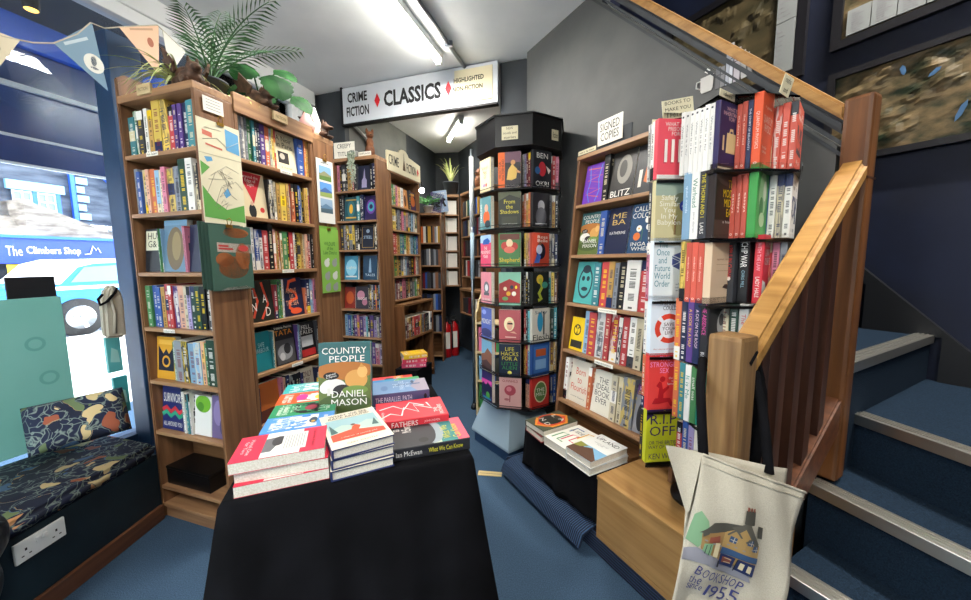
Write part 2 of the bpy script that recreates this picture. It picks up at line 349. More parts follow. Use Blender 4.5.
# named covers: (kind, T, W, H, colour, description for the label, print items)
COVERS = {}
def cov(key, kind, W, H, col, desc, items, T_=.024): COVERS[key] = (kind, T_, W, H, col, desc, items)
def face_book(key, M, where, parts=True, deco=0., spine=None, n=1, group=None):
    kind, T_, W, H, col, desc, items = COVERS[key]
    o = book(kind, f'{desc}, {where}', M, T_, W, H, col, deco=deco, parts=parts, group=group, c3='W')
    if items: cover_print(o, T_, W, H, items)
    if spine: spine_text(o, T_, H, spine)
    return o
def row(base, x0, x1, y, z, spec, where, hmax=.235, fit=True, parts=False, W=.129, yj=.012, stuff=False, kn={}, dmax=.124):
    """one shelf of books, left to right. token: colour letter + thickness mm [/height mm] [* hardback] [<lean] ; _gap ; @cover"""
    z += .0008; toks = spec.split(); items = []; tot = 0.; fixed = 0.
    for t in toks:
        if t[0] == '_': w = float(t[1:])/1000; items.append(('gap', w)); fixed += w
        elif t[0] == '@':
            k = t[1:]; c = COVERS[k]; items.append(('face', k)); fixed += c[2]+.004
        else:
            lean = 0.; hard = False; hh = None
            if '<' in t: t, l = t.split('<'); lean = float(l)
            if '*' in t: hard = True; t = t.replace('*', '')
            if '/' in t: t, h = t.split('/'); hh = float(h)/1000
            w = float(t[1:])/1000; items.append(('b', t[0], w, hh, hard, lean)); tot += w
    sc = (x1-x0-fixed)/tot if fit and tot else 1.
    x = x0; n = 0
    for it in items:
        if it[0] == 'gap': x += it[1]; continue
        n += 1
        pos = f'{ORD[n]} from left, {where}'
        if it[0] == 'face':
            fw_ = where.replace('shelf of oak bookcase by the window bench', 'shelf by window bench').replace('shelf of oak bookcase behind the table', 'shelf behind table')
            c = COVERS[it[1]]; Hh = min(c[3], hmax)
            if stuff: far_book(base @ T(x, y+.02, z), c[2], .02, Hh, c[4]); x += c[2]+.004; continue
            face_book(it[1], base @ T(x+.002, y+.002+c[1]*.5+.008, z+math.sin(R(5))*c[1]/2) @ Matrix.Rotation(R(-5), 4, 'X') @ RZ(-90), fw_, parts=False); x += c[2]+.004; continue
        _, c, w, hh, hard, lean = it
        w *= sc; H = hh or rng.choice((.198, .198, .196, .205, .19)) + (.028 if hard else 0); H = min(H, hmax)
        kind = 'hardback' if hard else 'paperback'; kind = kn.get(kind, kind); D = min(W*(1.17 if hard else 1)*(H/.2)**.5, dmax)
        th = max(w-.0012, .006)
        if stuff: far_book(upright(base, x, y+rng.uniform(0, yj), z, lean), th, D, H, CW[c][0]); x += w; continue
        off = math.tan(R(lean))*H/2 if lean else 0.
        st = rng.choice((0, 0, 0, 0, 0, 1, 2, 3))
        zz = z + (math.sin(R(abs(lean)))*th/2+.001 if lean else 0.)
        kw_ = kind.replace('_', ' ')
        book(kind, f'{CW[c][1]} {kw_} {pos}', upright(base, x+w/2, y+rng.uniform(0, yj), zz, lean), th, D, H, c, style=st, parts=parts)
        x += w

FARBM = BM(); FARM = []
def far_book(M, w, d, h, col): # the smallest, farthest shelves: one object
    m = pr(col)
    if m not in FARM: FARM.append(m)
    n = len(FARBM.verts); box(FARBM, 0, w, 0, d, 0, h, FARM.index(m)); FARBM.verts.ensure_lookup_table()
    for v in FARBM.verts[n:]: v.co = M @ v.co
# ------------------------------------------------------------------ setting
B_, C_ = Vector((-.469, .883)), Vector((.883, .469))       # stair-side directions: along the panelled wall / into the wall
A_, L_ = Vector((.309, .951)), Vector((.951, -.309))       # shop directions: up the aisle / across it
def P(s, c, z=0.): v = B_*s + C_*c; return Vector((v.x, v.y, z))
RB = -62.02   # rotation whose local x runs along -B and local y along +C
WA = Vector((.301, .954)); WN = Vector((-.954, .301)); WO = Vector((-2.13, 1.75))
def PW(a, d, z=0.): v = WO + WA*a + WN*d; return Vector((v.x, v.y, z))
RW = 72.5     # local x along the window, local y out to the street
ZC = 2.8
bm = BM(); box(bm, -3.3, 4.2, -1.9, 8.2, -.06, 0); struct('floor', bm, 'carpet')
# ceiling: stops at the stair wall
cp = [P(2.36, 1.62), P(-1.6, 1.62), Vector((.6, -1.9, 0)), Vector((-3.3, -1.9, 0)), Vector((-3.3, 8.2, 0)), Vector((2.6, 8.2, 0)), Vector((2.6, 3.4, 0))]
bm = BM(); prism(bm, [(p.x, p.y) for p in cp], 2, ZC, ZC+.1); struct('ceiling', bm, 'ceiling_paint')
# stair wall (c = 1.62) with the sloping top edge under the upper flight
def poly_wall(name, pts, mat, c0, c1): # pts in (s, z), between two c planes
    bm = BM(); prism(bm, [(-s, z) for s, z in pts], 1, c0, c1); return struct(name, bm, mat, rot=(0, 0, R(RB)))
poly_wall('wall_stair', [(2.36, 0), (.548, 0), (.548, 1.64), (1.62, 2.71), (1.62, ZC), (2.36, ZC)], 'greywall', 1.62, 1.68)
poly_wall('wall_landing', [(3.4, -.1), (-1.6, -.1), (-1.6, 4.4), (3.4, 4.4)], 'navywall', 2.65, 2.72)
bm = BM(); box(bm, -2.7, 1.6, 1.68, 2.8, 4.4, 4.5); struct('ceiling_stairwell', bm, 'ceiling_paint', rot=(0, 0, R(RB)))
bm = BM(); box(bm, -2.5, -2.44, 1.69, 2.65, 0, 4.4); struct('wall_stairhead', bm, 'navywall', rot=(0, 0, R(RB)))
bm = BM(); box(bm, -2.5, 1.6, 1.625, 1.70, ZC+.03, 4.4); struct('wall_above_ceiling', bm, 'navywall', rot=(0, 0, R(RB)))
bm = BM(); box(bm, 1.6, 1.66, -1.0, 2.72, 0, 4.4); struct('wall_right', bm, 'navywall', rot=(0, 0, R(RB)))
# pier at the end of the sign, back room walls
bm = BM(); box(bm, 0, .24, 0, .2, 0, ZC, bev=.006); struct('wall_pier', bm, 'darkwall', loc=(.13, 2.985, 0), rot=(0, 0, R(-18)))
bm = BM(); box(bm, -.36, 0, 0, .06, 0, ZC); struct('wall_header_side', bm, 'darkwall', loc=(-1.262, 3.41, 0), rot=(0, 0, R(-18)))
bm = BM(); box(bm, 0, 1.1, 0, .06, 0, ZC); struct('wall_aisle', bm, 'greywall_light', loc=(-1.262, 3.47, 0), rot=(0, 0, R(73)))
bm = BM(); box(bm, 1.1, 4.6, 0, .06, 0, ZC); struct('wall_aisle_far', bm, 'darkwall', loc=(-1.262, 3.47, 0), rot=(0, 0, R(73)))
bm = BM(); box(bm, 0, 2.6, 0, .06, 0, ZC); struct('wall_back', bm, 'darkwall', loc=(-.76, 5.32, 0), rot=(0, 0, R(-5)))
bm = BM(); box(bm, 0, 2.6, 0, .06, 0, ZC); struct('wall_back_side', bm, 'darkwall', loc=(-.45, 5.45, 0), rot=(0, 0, R(-63)))
# behind the camera: unseen window and ground added for fill and ceiling bounce
bm = BM(); box(bm, -3.3, 1.5, -1.96, -1.9, 0, .5); box(bm, -3.3, 1.5, -1.96, -1.9, 2.62, ZC); box(bm, -.92, 1.5, -1.96, -1.9, .5, 2.62); struct('wall_rear', bm, 'navypaint')
bm = BM(); box(bm, -3.3, -.92, -1.932, -1.926, .5, 2.62); struct('fill_window_glass', bm, 'pane')
bm = BM()
for x in (-3.3, -2.15, -1.0): box(bm, x, x+.08, -1.97, -1.89, .5, 2.62, bev=.006)
box(bm, -3.3, -.92, -1.97, -1.89, .46, .53, bev=.006); box(bm, -3.3, -.92, -1.97, -1.89, 2.56, 2.63, bev=.006); struct('fill_window_frame', bm, 'whitepaint')
bm = BM(); box(bm, -9, 6, -16, -1.98, -.12, -.02); struct('bounce_ground_rear', bm, 'road')
# wall left of the window end and the window wall
bm = BM(); box(bm, 1.8, 2.2, -.03, .05, 0, ZC); struct('wall_window_end', bm, 'darkwall', loc=PW(0, 0), rot=(0, 0, R(RW)))
wr = dict(loc=PW(0, 0), rot=(0, 0, R(RW)))
bm = BM()
box(bm, -3.0, 1.8, -.06, .06, 2.68, ZC, bev=.008); box(bm, -3.0, 1.8, -.045, .045, 2.61, 2.68, bev=.006); box(bm, 1.62, 1.8, -.05, .05, .3, 2.62, bev=.008); box(bm, 1.55, 1.62, -.035, .035, .3, 2.62, bev=.006)
struct('window_frame', bm, 'whitepaint', **wr)
bm = BM(); box(bm, -3.0, 1.6, -.004, .004, .3, 2.62); struct('window_glass', bm, 'pane', **wr)
bm = BM(); box(bm, -3.0, 1.8, -.05, .06, 0, .3); struct('wall_window_below', bm, 'navypaint', **wr)
# navy post between the window and the bookcase
bm = BM(); box(bm, .255, .40, -.16, -.03, 0, 2.45, bev=.006); struct('window_post', bm, 'navypaint', **wr)
# bench
bm = BM(); prism(bm, [(-1.635, -.9), (-1.635, 1.69), (-2.06, 1.83), (-2.9, -.9)], 2, 0, .333)
struct('window_bench', bm, 'benchpaint')
bm = BM(); box(bm, -1.635, -1.617, -.9, 1.68, 0, .075, bev=.004); struct('baseboard_bench', bm, 'skirt_y')
# ------------------------------------------------------------------ stairs (frame: x = -s, y = c)
sr = dict(rot=(0, 0, R(RB)))
bm = BM(); box(bm, -1.73, .9, 1.09, 1.62, 0, .08, bev=.012); struct('floor_step', bm, 'ribstep', **sr)
def tread(name, pts, z, h):
    bm = BM(); prism(bm, [(-s, c) for s, c in pts], 2, 0, z); struct(name, bm, 'staircarpet', **sr)
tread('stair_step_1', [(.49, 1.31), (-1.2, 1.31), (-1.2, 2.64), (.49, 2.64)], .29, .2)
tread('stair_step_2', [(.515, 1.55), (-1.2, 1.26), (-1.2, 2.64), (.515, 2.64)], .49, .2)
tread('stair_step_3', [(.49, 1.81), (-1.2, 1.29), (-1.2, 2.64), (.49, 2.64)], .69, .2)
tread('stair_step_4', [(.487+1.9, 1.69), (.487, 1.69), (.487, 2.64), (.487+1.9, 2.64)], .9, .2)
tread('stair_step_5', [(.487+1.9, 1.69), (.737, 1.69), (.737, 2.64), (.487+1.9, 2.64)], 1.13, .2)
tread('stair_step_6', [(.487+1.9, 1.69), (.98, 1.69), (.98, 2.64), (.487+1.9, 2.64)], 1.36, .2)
def nosing(a, b, z, nm):
    a, b = P(*a), P(*b); d = (b-a).normalized(); ln = (b-a).length; n = Vector((d.y, -d.x, 0))
    m = axes((a.x, a.y, z), d, -n, (0, 0, 1))  # local y = into the tread
    bm = BM(); box(bm, 0, ln, -.012, .05, .0, .008, bev=.003); box(bm, 0, ln, -.012, -.004, -.03, .006, bev=.002)
    for k in range(3): box(bm, 0, ln, .004+k*.015, .010+k*.015, .008, .0105)
    o = obj(nm, bm, 'alu'); o.matrix_world = m; o['kind'] = 'structure'
nosing((.49, 1.31), (-1.2, 1.31), .29, 'stair_nosing_1'); nosing((.515, 1.55), (-1.2, 1.26), .49, 'stair_nosing_2')
nosing((.49, 1.81), (-1.2, 1.29), .69, 'stair_nosing_3'); nosing((.487, 1.70), (.487, 2.63), .9, 'stair_nosing_4')
# dark stringer on the navy wall, climbing at 45 degrees
bm = BM(); prism(bm, [(1.2, .69), (-.45, .69), (-.45, .9), (-.72, .9), (-.72, 1.13), (-2.0, 2.3), (-2.0, 2.50), (-.69, 1.17), (-.37, .85), (.0, .80), (1.2, .80)], 1, 2.618, 2.649)
struct('trim_stringer', bm, 'blackpaint', **sr)
# dark mouldings and handrail along the sloping top of the stair wall
root = thing('stair_handrail', 'worn pine handrail sloping down over the dark grey panel to the tall newel post', 'handrail', P(.5, 1.62, 1.70), RB)
def slope_board(name, mat, s0, s1, zoff0, zoff1, c0, c1, parent, zt=None): # board following z = 1.70 + (s-.5)
    bm = BM(); f = lambda s: (s-.5)
    prism(bm, [(-(s0-.5), f(s0)+zoff0), (-(s1-.5), f(s1)+zoff0), (-(s1-.5), f(s1)+zoff1), (-(s0-.5), f(s0)+zoff1)], 1, c0, c1); bmesh.ops.bevel(bm, geom=bm.edges[:], offset=min(.008, (c1-c0)*.3), segments=2, affect='EDGES')
    return obj(name, bm, mat, parent)
slope_board('rail', 'pine_x', .53, 1.85, -.02, .03, -.02, .055, root)
slope_board('rail_base', 'darkwall', .53, 1.85, -.065, -.021, -.008, .05, root)
slope_board('rail_moulding', 'darkwall', .53, 1.72, -.10, -.085, -.005, -.001, root)
slope_board('rail_moulding', 'darkwall', .53, 1.72, -.135, -.12, -.005, -.001, root)
# balustrade: near newel, far newel, handrail, string board, balusters
bal = thing('stair_balustrade', 'timber stair balustrade with two square newels and a worn sloping handrail', 'banister', P(.5, .98, .08), RB)
bm = BM(); box(bm, -.041, .041, -.041, .041, .0, 1.0, bev=.012); obj('newel_post', bm, 'pine_z', bal)
bm = BM(); box(bm, -.036, .036, .622, .692, .42, 1.70, bev=.012); fp = obj('newel_post', bm, 'newel_z', bal); fp['label'] = 'tall dark-stained newel post'
bm = BM(); box(bm, -.0368, .0368, .6212, .6928, 1.44, 1.446); obj('saw_mark', bm, 'stair_z', fp)
bm = BM(); ball(bm, (-.036, .65, 1.56), (.003, .008, .008), 2); obj('wood_knot', bm, 'stair_z', fp)
bm = BM(); prism(bm, [(.03, .875), (.03, .945), (.63, 1.505), (.63, 1.435)], 0, -.037, .037); bmesh.ops.bevel(bm, geom=bm.edges[:], offset=.014, segments=3, affect='EDGES'); obj('handrail', bm, 'pine_x', bal)
bm = BM(); prism(bm, [(.04, .14), (.04, .26), (.64, .73), (.64, .60)], 0, -.024, .03); bmesh.ops.bevel(bm, geom=bm.edges[:], offset=.006, segments=2, affect='EDGES'); obj('string_board', bm, 'stair_x', bal)
for k in range(5):
    y = .13+k*.095; bm = BM(); prism(bm, [(y-.019, .19+y*.83), (y+.019, .22+y*.83), (y+.019, .885+y*.95), (y-.019, .85+y*.95)], 0, -.019, .019); obj('baluster', bm, 'stair_z', bal)
bm = BM(); box(bm, -.022, .028, .10, .60, .0, .14); obj('riser_cheek', bm, 'stair_z', bal)
# framed relief maps on the navy wall
def picture(name, s1, s0, z0, z1, label, relief, strip=None, fb=.03):
    r = thing('framed_map', label, 'picture', P(s1, 2.648, z0), RB, None); w = s1-s0; h = z1-z0
    bm = BM(); box(bm, 0, w, -.03, 0, 0, fb); box(bm, 0, w, -.03, 0, h-fb, h); box(bm, 0, fb, -.03, 0, fb, h-fb); box(bm, w-fb, w, -.03, 0, fb, h-fb); obj('frame', bm, 'framewood', r)
    bm = BM(); bmesh.ops.create_grid(bm, x_segments=60, y_segments=30, size=.5, matrix=Matrix(((w-2*fb, 0, 0, w/2), (0, 0, 1, -.012), (0, h-2*fb, 0, h/2), (0, 0, 0, 1))))
    from mathutils import noise
    for v in bm.verts:
        e = min(v.co.x-fb, w-fb-v.co.x, v.co.z-fb, h-fb-v.co.z); v.co.y -= max(0, noise.fractal((v.co.x*7+s1*3, v.co.z*7+z0, 0), .8, 2., 5))*.02*min(1, e/.03)
        v.co.y = max(v.co.y, -.028)
    obj('relief_map', bm, relief, r, smooth='keep')
    if strip:
        for k in range(strip[4]):
            u0, v0, u1, v1 = strip[:4]; n = strip[4]; bm = BM()
            hor = (u1-u0) > (v1-v0); d = ((u1-u0) if hor else (v1-v0))/n
            a = (u0+k*d+.002, v0, u0+(k+1)*d-.002, v1) if hor else (u0, v0+k*d+.002, u1, v0+(k+1)*d-.002)
            box(bm, a[0], a[2], -.03, -.02, a[1], a[3]); q = obj('legend_strip', bm, 'mount', r)
            for j in range(9):
                if hor: zz = a[1]+(a[3]-a[1])*(.1+.09*j); xx = a[0]+(a[2]-a[0])*.2
                else: zz = a[1]+(a[3]-a[1])*(.1+.09*j); xx = a[0]+.006
                bm = BM() if j == 0 else bm
                box(bm, xx, xx+((a[2]-a[0])*(.3+.4*rng.random())), -.0306, -.03, zz, zz+.003)
            obj('printed_lines', bm, pr('8f8a8c'), q)
    return r
pm = picture('a', .95, -.45, 1.775, 2.25, 'framed relief map of lakes and fells hung lowest on the navy stair wall', 'relief')
for u, v, a, l in ((.62, .19, 60, .10), (.70, .22, 75, .12), (.38, .33, 40, .05), (.28, .38, 100, .05), (.47, .13, 70, .09), (.9, .3, 50, .05)):
    M = T(u, -.0305, v) @ Matrix.Rotation(R(-a), 4, 'Y'); box0 = [(-l/2, 0), (-l/4, .008), (l/4, .01), (l/2, 0), (l/4, -.008), (-l/5, -.009)]
    bm = BM(); bm.faces.new([bm.verts.new(M @ Vector((x, 0, z))) for x, z in box0]); obj('lake_print', bm, pr('3f6488'), pm)
picture('b', .955, -.45, 2.37, 3.0, 'framed relief map with a row of pale legend strips, above the lowest map', 'relief', (.06, .05, 1.34, .17, 14), .04)
picture('c', 1.95, 1.07, 2.31, 3.0, 'framed dark brown relief map with pale side strip, above the sloping handrail', 'relief_brown', (.735, .05, .83, .62, 2), .045)
# step mat
root = thing('step_mat', 'navy ribbed mat draped over the carpeted step under the black-clothed stool', 'mat', P(1.74, 1.03, .08), RB)
bm = BM(); prism(bm, [(.0, -.055), (.02, -.008), (.065, .004), (.225, .004), (.225, .020), (.06, .021), (.008, .006), (-.016, -.05)], 0, .0, .66); bmesh.ops.bevel(bm, geom=bm.edges[:], offset=.004, segments=2, affect='EDGES'); obj('rib_fabric', bm, 'ribmat', root)
bm = BM(); box(bm, -.012, .0, .03, .20, .004, .02, bev=.004); obj('hem', bm, 'ribmat', root)
# ceiling things
def lamp_batten(label, p0, p1, r):
    p0, p1 = Vector(p0), Vector(p1); d = p1-p0; ln = d.length
    r_ = thing('ceiling_tube_lamp', label, 'lamp', p0, math.degrees(math.atan2(d.y, d.x)))
    bm = BM(); box(bm, 0, ln, -.028, .028, -.045, 0, bev=.004); obj('lamp_body', bm, 'whiteplastic', r_)
    bm = BM(); tube(bm, [(.03, 0, -.062), (ln-.03, 0, -.062)], .019, 12); obj('light_tube', bm, 'tube', r_)
    for x in (0, ln-.03): bm = BM(); box(bm, x, x+.03, -.022, .022, -.085, -.04, bev=.004); obj('end_cap', bm, 'whiteplastic', r_)
    la = bpy.data.lights.new('tube_light', 'AREA'); la.shape = 'RECTANGLE'; la.size = ln; la.size_y = .06; la.energy = r; la.color = (1, .96, .9)
    lo = bpy.data.objects.new('tube_light', la); COL.objects.link(lo); lo.parent = r_; lo.location = (ln/2, 0, -.1)
lamp_batten('long fluorescent tube lamp on the white ceiling beside the metal conduit', (-.71, 1.65, ZC), (-.325, 2.86, ZC), 22)
lamp_batten('short fluorescent tube lamp beyond the hanging classics sign', (-.24, 3.98, ZC), (-.44, 4.62, ZC), 6)
lamp_batten('fluorescent tube lamp over the front of the shop', (-1.5, -1.0, ZC), (-1.2, .1, ZC), 18)
lamp_batten('unseen tube lamp added behind the camera to fill the front right', (.30, -1.2, ZC), (.55, -.2, ZC), 24)  # out of view, added to lift the dim front right
lamp_batten('unseen tube lamp added high in the stairwell to brighten the stairs', P(-.9, 2.15, 4.4), P(.6, 2.15, 4.4), 120)  # added fill for the dark stairs, in place of an upstairs window's light
root = thing('ceiling_conduit', 'galvanised metal conduit running along the white ceiling beside the long tube lamp', 'conduit', (0, 0, 0))
bm = BM(); tube(bm, [(-.55, 1.7, ZC-.016), (-.37, 2.3, ZC-.016), (-.12, 3.1, ZC-.016)], .014, 8); obj('pipe', bm, 'steel', root)
for q in ((-.46, 2.0), (-.245, 2.7)): bm = BM(); box(bm, q[0]-.03, q[0]+.03, q[1]-.012, q[1]+.012, ZC-.034, ZC, bev=.003); obj('pipe_clip', bm, 'steel', root)
root = thing('wall_conduit', 'white plastic conduit bent down the grey wall behind the cat figurine', 'conduit', (0, 0, 0))
q = lambda t, z: Vector((-1.262+.291*t+.02, 3.47+.957*t-.01, z))
bm = BM(); tube(bm, [q(.02, 2.56), q(.25, 2.49), q(.32, 2.42), q(.33, 2.0), q(.33, 1.6)], .013, 8); obj('pipe', bm, 'whiteplastic', root)
bm = BM(); ball(bm, q(.30, 2.47), .022); obj('elbow', bm, 'whiteplastic', root)
# hanging sign
root = thing('shop_sign', 'long white hanging sign with black lettering and red diamonds under the ceiling', 'sign', (-1.25, 3.357, 2.49), -17.6)
bm = BM(); box(bm, 0, 1.425, 0, .04, 0, .30, bev=.003); obj('sign_board', bm, plain('signwhite', '#c3c8cf', .5), root)
bm = BM(); box(bm, -.018, 0, -.004, .05, -.01, .31); box(bm, -.018, 1.42, -.004, .05, -.014, 0); obj('sign_edging', bm, 'blackpaint', root)
SF = lambda x, z: axes((x, -.002, z), (1, 0, 0), (0, 0, 1), (0, -1, 0))
text(root, 'CRIME', SF(.155, .21), .20, .082, 'ink', bold=.03); text(root, 'FICTION', SF(.155, .095), .23, .082, 'ink', bold=.03)
text(root, 'CLASSICS', SF(.685, .155), .53, .13, 'ink', bold=.035)
for x in (.355, 1.015):
    bm = BM(); prism(bm, [(x-.027, .155), (x, .098), (x+.027, .155), (x, .212)], 1, -.003, .001); obj('red_diamond', bm, pr('c8202a'), root)
bm = BM(); box(bm, 1.07, 1.385, -.006, 0, .03, .275); card = obj('paper_panel', bm, 'cardcream', root)
text(card, 'HIGHLIGHTED', axes((1.19, -.0075, .2), (1, 0, 0), (0, 0, 1), (0, -1, 0)), .25, .036, 'ink', bold=.025); text(card, 'NON-FICTION', axes((1.18, -.0075, .135), (1, 0, 0), (0, 0, 1), (0, -1, 0)), .25, .036, 'ink', bold=.025)
bm = BM(); box(bm, 0, 1.40, .045, .12, .12, .31); obj('sign_beam', bm, 'darkwall', root)
# ------------------------------------------------------------------ covers (u from spine to fore-edge, v upwards)
cov('hug', 'paperback', .12, .2, '#20242a', 'black and pale book with block capitals on a cream panel', [('r', .05, .5, .95, .95, 'd5d3b8'), ('t', 'HU\nG&', .42, .74, .5, .34, 'ink')])
cov('beast', 'paperback', .15, .235, '#5e7f96', 'tall book with a shaggy brown animal on a blue ground', [('e', .5, .45, .38, .42, '6b5a3c'), ('e', .55, .5, .2, .28, '8c7a50'), ('r', .0, .9, 1, 1, '6f98b4')])
cov('navyface', 'paperback', .13, .21, '#20263f', 'plain midnight blue book', [('e', .6, .75, .05, .03, 'd8d4c0')])
cov('emblem', 'paperback', .13, .205, '#d59b2c', 'amber book with a dark winged emblem', [('r', .08, .2, .92, .8, '1c2136'), ('p', [(.1, .78), (.35, .6), (.5, .72), (.65, .6), (.9, .78), (.8, .9), (.2, .9)], 'd59b2c'), ('e', .5, .42, .22, .14, 'd59b2c'), ('e', .5, .42, .15, .09, '1c2136'), ('r', .12, .82, .88, .93, 'e5b24a')])
cov('waves', 'hardback', .15, .22, '#242c66', 'blue book with red and green zigzag waves', [('l', [(0, .42), (.2, .5), (.4, .4), (.6, .5), (.8, .4), (1, .48)], .02, 'c8323c'), ('l', [(0, .32), (.2, .4), (.4, .3), (.6, .4), (.8, .3), (1, .38)], .02, '2f9a76'), ('t', 'SURVIVORS', .5, .72, .85, .2, 'W'), ('t', 'ALL AROUND YOU', .5, .13, .85, .1, 'W')])
cov('greenwhite', 'paperback', .11, .19, '#e4e3dc', 'white paperback with bright green leaves on top', [('e', .5, .8, .46, .22, '6fae2f'), ('e', .35, .72, .2, .12, '4c8a2a')])
cov('lilacface', 'paperback', .10, .2, '#6d5f86', 'mottled lilac book behind a folded white card', [('e', .4, .6, .3, .3, '8a7aa5'), ('e', .7, .3, .2, .2, '4f4668')])
cov('noir', 'paperback', .135, .2, '#e0d6b4', 'cream book with dark lettering and a small black photograph', [('t', 'A Noir\nin Paris', .5, .76, .75, .3, '4a4236'), ('r', .15, .2, .65, .5, '26221f'), ('e', .35, .38, .12, .08, 'b9b0a0'), ('t', 'a novel', .5, .1, .5, .05, 'c0502a')])
cov('pennant', 'hardback', .14, .215, '#d9cba6', 'cream book with a red triangle of white lettering', [('p', [(.0, 1), (.92, .98), (.5, .3)], 'b8202e'), ('t', 'Beyond the\nEdge of\nLight', .46, .8, .62, .26, 'W'), ('e', .42, .13, .14, .16, '191a1e'), ('e', .42, .3, .06, .05, 'caa58c'), ('e', .8, .18, .09, .06, 'c23530')])
cov('landf', 'hardback', .125, .205, '#23261f', 'dark green book with white letters over red swirls', [('l', [(.05, .1), (.3, .5), (.15, .9)], .012, 'c8452a'), ('l', [(.4, .05), (.75, .4), (.55, .95)], .012, 'c8452a'), ('t', 'L', .2, .68, .16, .2, 'W'), ('t', 'A', .62, .55, .2, .2, 'W'), ('t', 'N', .12, .36, .2, .2, 'W'), ('t', 'D', .72, .22, .22, .22, 'W')])
cov('octo', 'hardback', .14, .21, '#1f2340', 'navy book with an orange tentacle curling down it', [('l', [(.75, .95), (.4, .9), (.3, .7), (.65, .6), (.7, .45), (.35, .38), (.3, .22), (.6, .1)], .018, 'e0562c'), ('e', .6, .12, .28, .08, 'e0562c'), ('t', 'ABOVE\nUS\nTHE SEA', .45, .5, .6, .45, 'J')])
cov('harbour', 'paperback', .10, .2, '#1d7d86', 'dark teal book with pale title lines', [('t', 'SAFE\nHARBOUR', .5, .6, .8, .25, 'b9dfdf')])
cov('tata', 'hardback', .14, .215, '#1b1b1d', 'black book with orange title and a grey photograph', [('t', 'Valérie Perrin', .5, .93, .8, .06, 'W'), ('t', 'TATA', .5, .8, .8, .13, 'e08a24'), ('r', .1, .02, .95, .62, '4a4b4d'), ('e', .5, .3, .35, .2, '8d8e90'), ('e', .6, .38, .16, .14, '2a2a2c'), ('e', .35, .2, .12, .1, 'bcbcbc')])
cov('fells', 'paperback', .12, .205, '#17181a', 'black book with white capitals and a red foot', [('t', 'FELL\nTALES', .5, .78, .8, .25, 'W'), ('r', .15, .3, .85, .6, 'b9bcbd'), ('r', .1, .02, .95, .22, 'b02a2c')])
cov('girls', 'paperback', .09, .2, '#d9cdb4', 'cream book with brown lettering', [('t', 'ONLY\nBY\nGRITH', .5, .6, .75, .6, '6a2f35')])
cov('amberland', 'paperback', .12, .2, '#b8622a', 'rusty orange book with dark hills', [('r', 0, 0, 1, .3, '5d2f22')])
cov('castle', 'hardback', .13, .215, '#23273a', 'midnight blue book with a pale spired castle', [('p', [(.3, .1), (.3, .4), (.42, .5), (.46, .75), (.5, .9), (.54, .75), (.58, .5), (.7, .4), (.7, .1)], '8e88a8')])
cov('goldteal', 'hardback', .14, .215, '#1f4f5a', 'teal book with a golden lantern', [('e', .5, .5, .3, .35, '2c6a72'), ('e', .5, .5, .14, .2, 'd9a52c'), ('r', .1, .1, .9, .16, 'c9a03c'), ('r', .1, .85, .9, .9, 'c9a03c')])
cov('violet', 'hardback', .13, .215, '#2c2350', 'violet book with glowing rings', [('e', .5, .55, .36, .3, '6b3f9a'), ('e', .5, .55, .25, .2, '3fa0b0'), ('e', .5, .55, .14, .1, '2a1f4a')])
cov('darkgilt', 'hardback', .15, .22, '#1d2436', 'dark navy book with a gilt border', [('l', [(.1, .08), (.9, .08), (.9, .92), (.1, .92), (.1, .08)], .004, 'b9964a'), ('t', 'STEEL', .5, .5, .6, .12, 'a9c4dc'), ('e', .5, .75, .12, .08, '8aa0b8')])
cov('cyan', 'hardback', .15, .22, '#3f8fb4', 'pale blue book with icy light', [('e', .5, .5, .4, .35, '8fd0e6'), ('t', 'Lights', .5, .5, .7, .15, 'W'), ('r', .1, .1, .9, .16, 'W')])
cov('steelblue', 'hardback', .15, .22, '#22425e', 'dark blue fantasy book with silver tower', [('p', [(.4, .3), (.45, .8), (.5, .92), (.55, .8), (.6, .3)], '8fb0c8'), ('t', 'TALES', .5, .2, .7, .1, 'cfe0ea')])
cov('redking', 'paperback', .12, .2, '#8a2f24', 'rust red book with flames', [('e', .5, .5, .35, .3, 'c45a2a')])
cov('pinkdark', 'hardback', .14, .21, '#3a3440', 'dark book with pink blossom', [('e', .4, .6, .3, .2, 'c98aa0'), ('e', .7, .3, .2, .15, 'b8748c'), ('t', 'BLOOM', .5, .45, .7, .12, 'W')])
cov('drama', 'paperback', .12, .19, '#3c2a50', 'purple and orange illustrated book', [('e', .5, .5, .4, .3, 'b8642c'), ('r', .1, .8, .9, .92, 'd9b060')])
cov('orangeman', 'paperback', .11, .19, '#c98a4c', 'tan book with a standing figure', [('e', .5, .4, .2, .3, '5c3520'), ('e', .5, .78, .1, .08, 'e0b080')])
cov('whitecard', 'paperback', .12, .18, '#e6e2d8', 'white booklet with thin grey print', [('t', 'notes', .5, .7, .5, .08, '8a8a88'), ('r', .2, .4, .8, .41, 'aaaaaa'), ('r', .2, .3, .8, .31, 'aaaaaa')])
cov('arch', 'paperback', .13, .19, '#26303a', 'dark photographic book', [('e', .5, .5, .25, .3, '8a8478')])
cov('photo1', 'paperback', .12, .18, '#403a36', 'dark book with two pale portraits', [('r', .15, .2, .45, .8, 'b0a898'), ('r', .55, .2, .85, .8, '8c8478')])
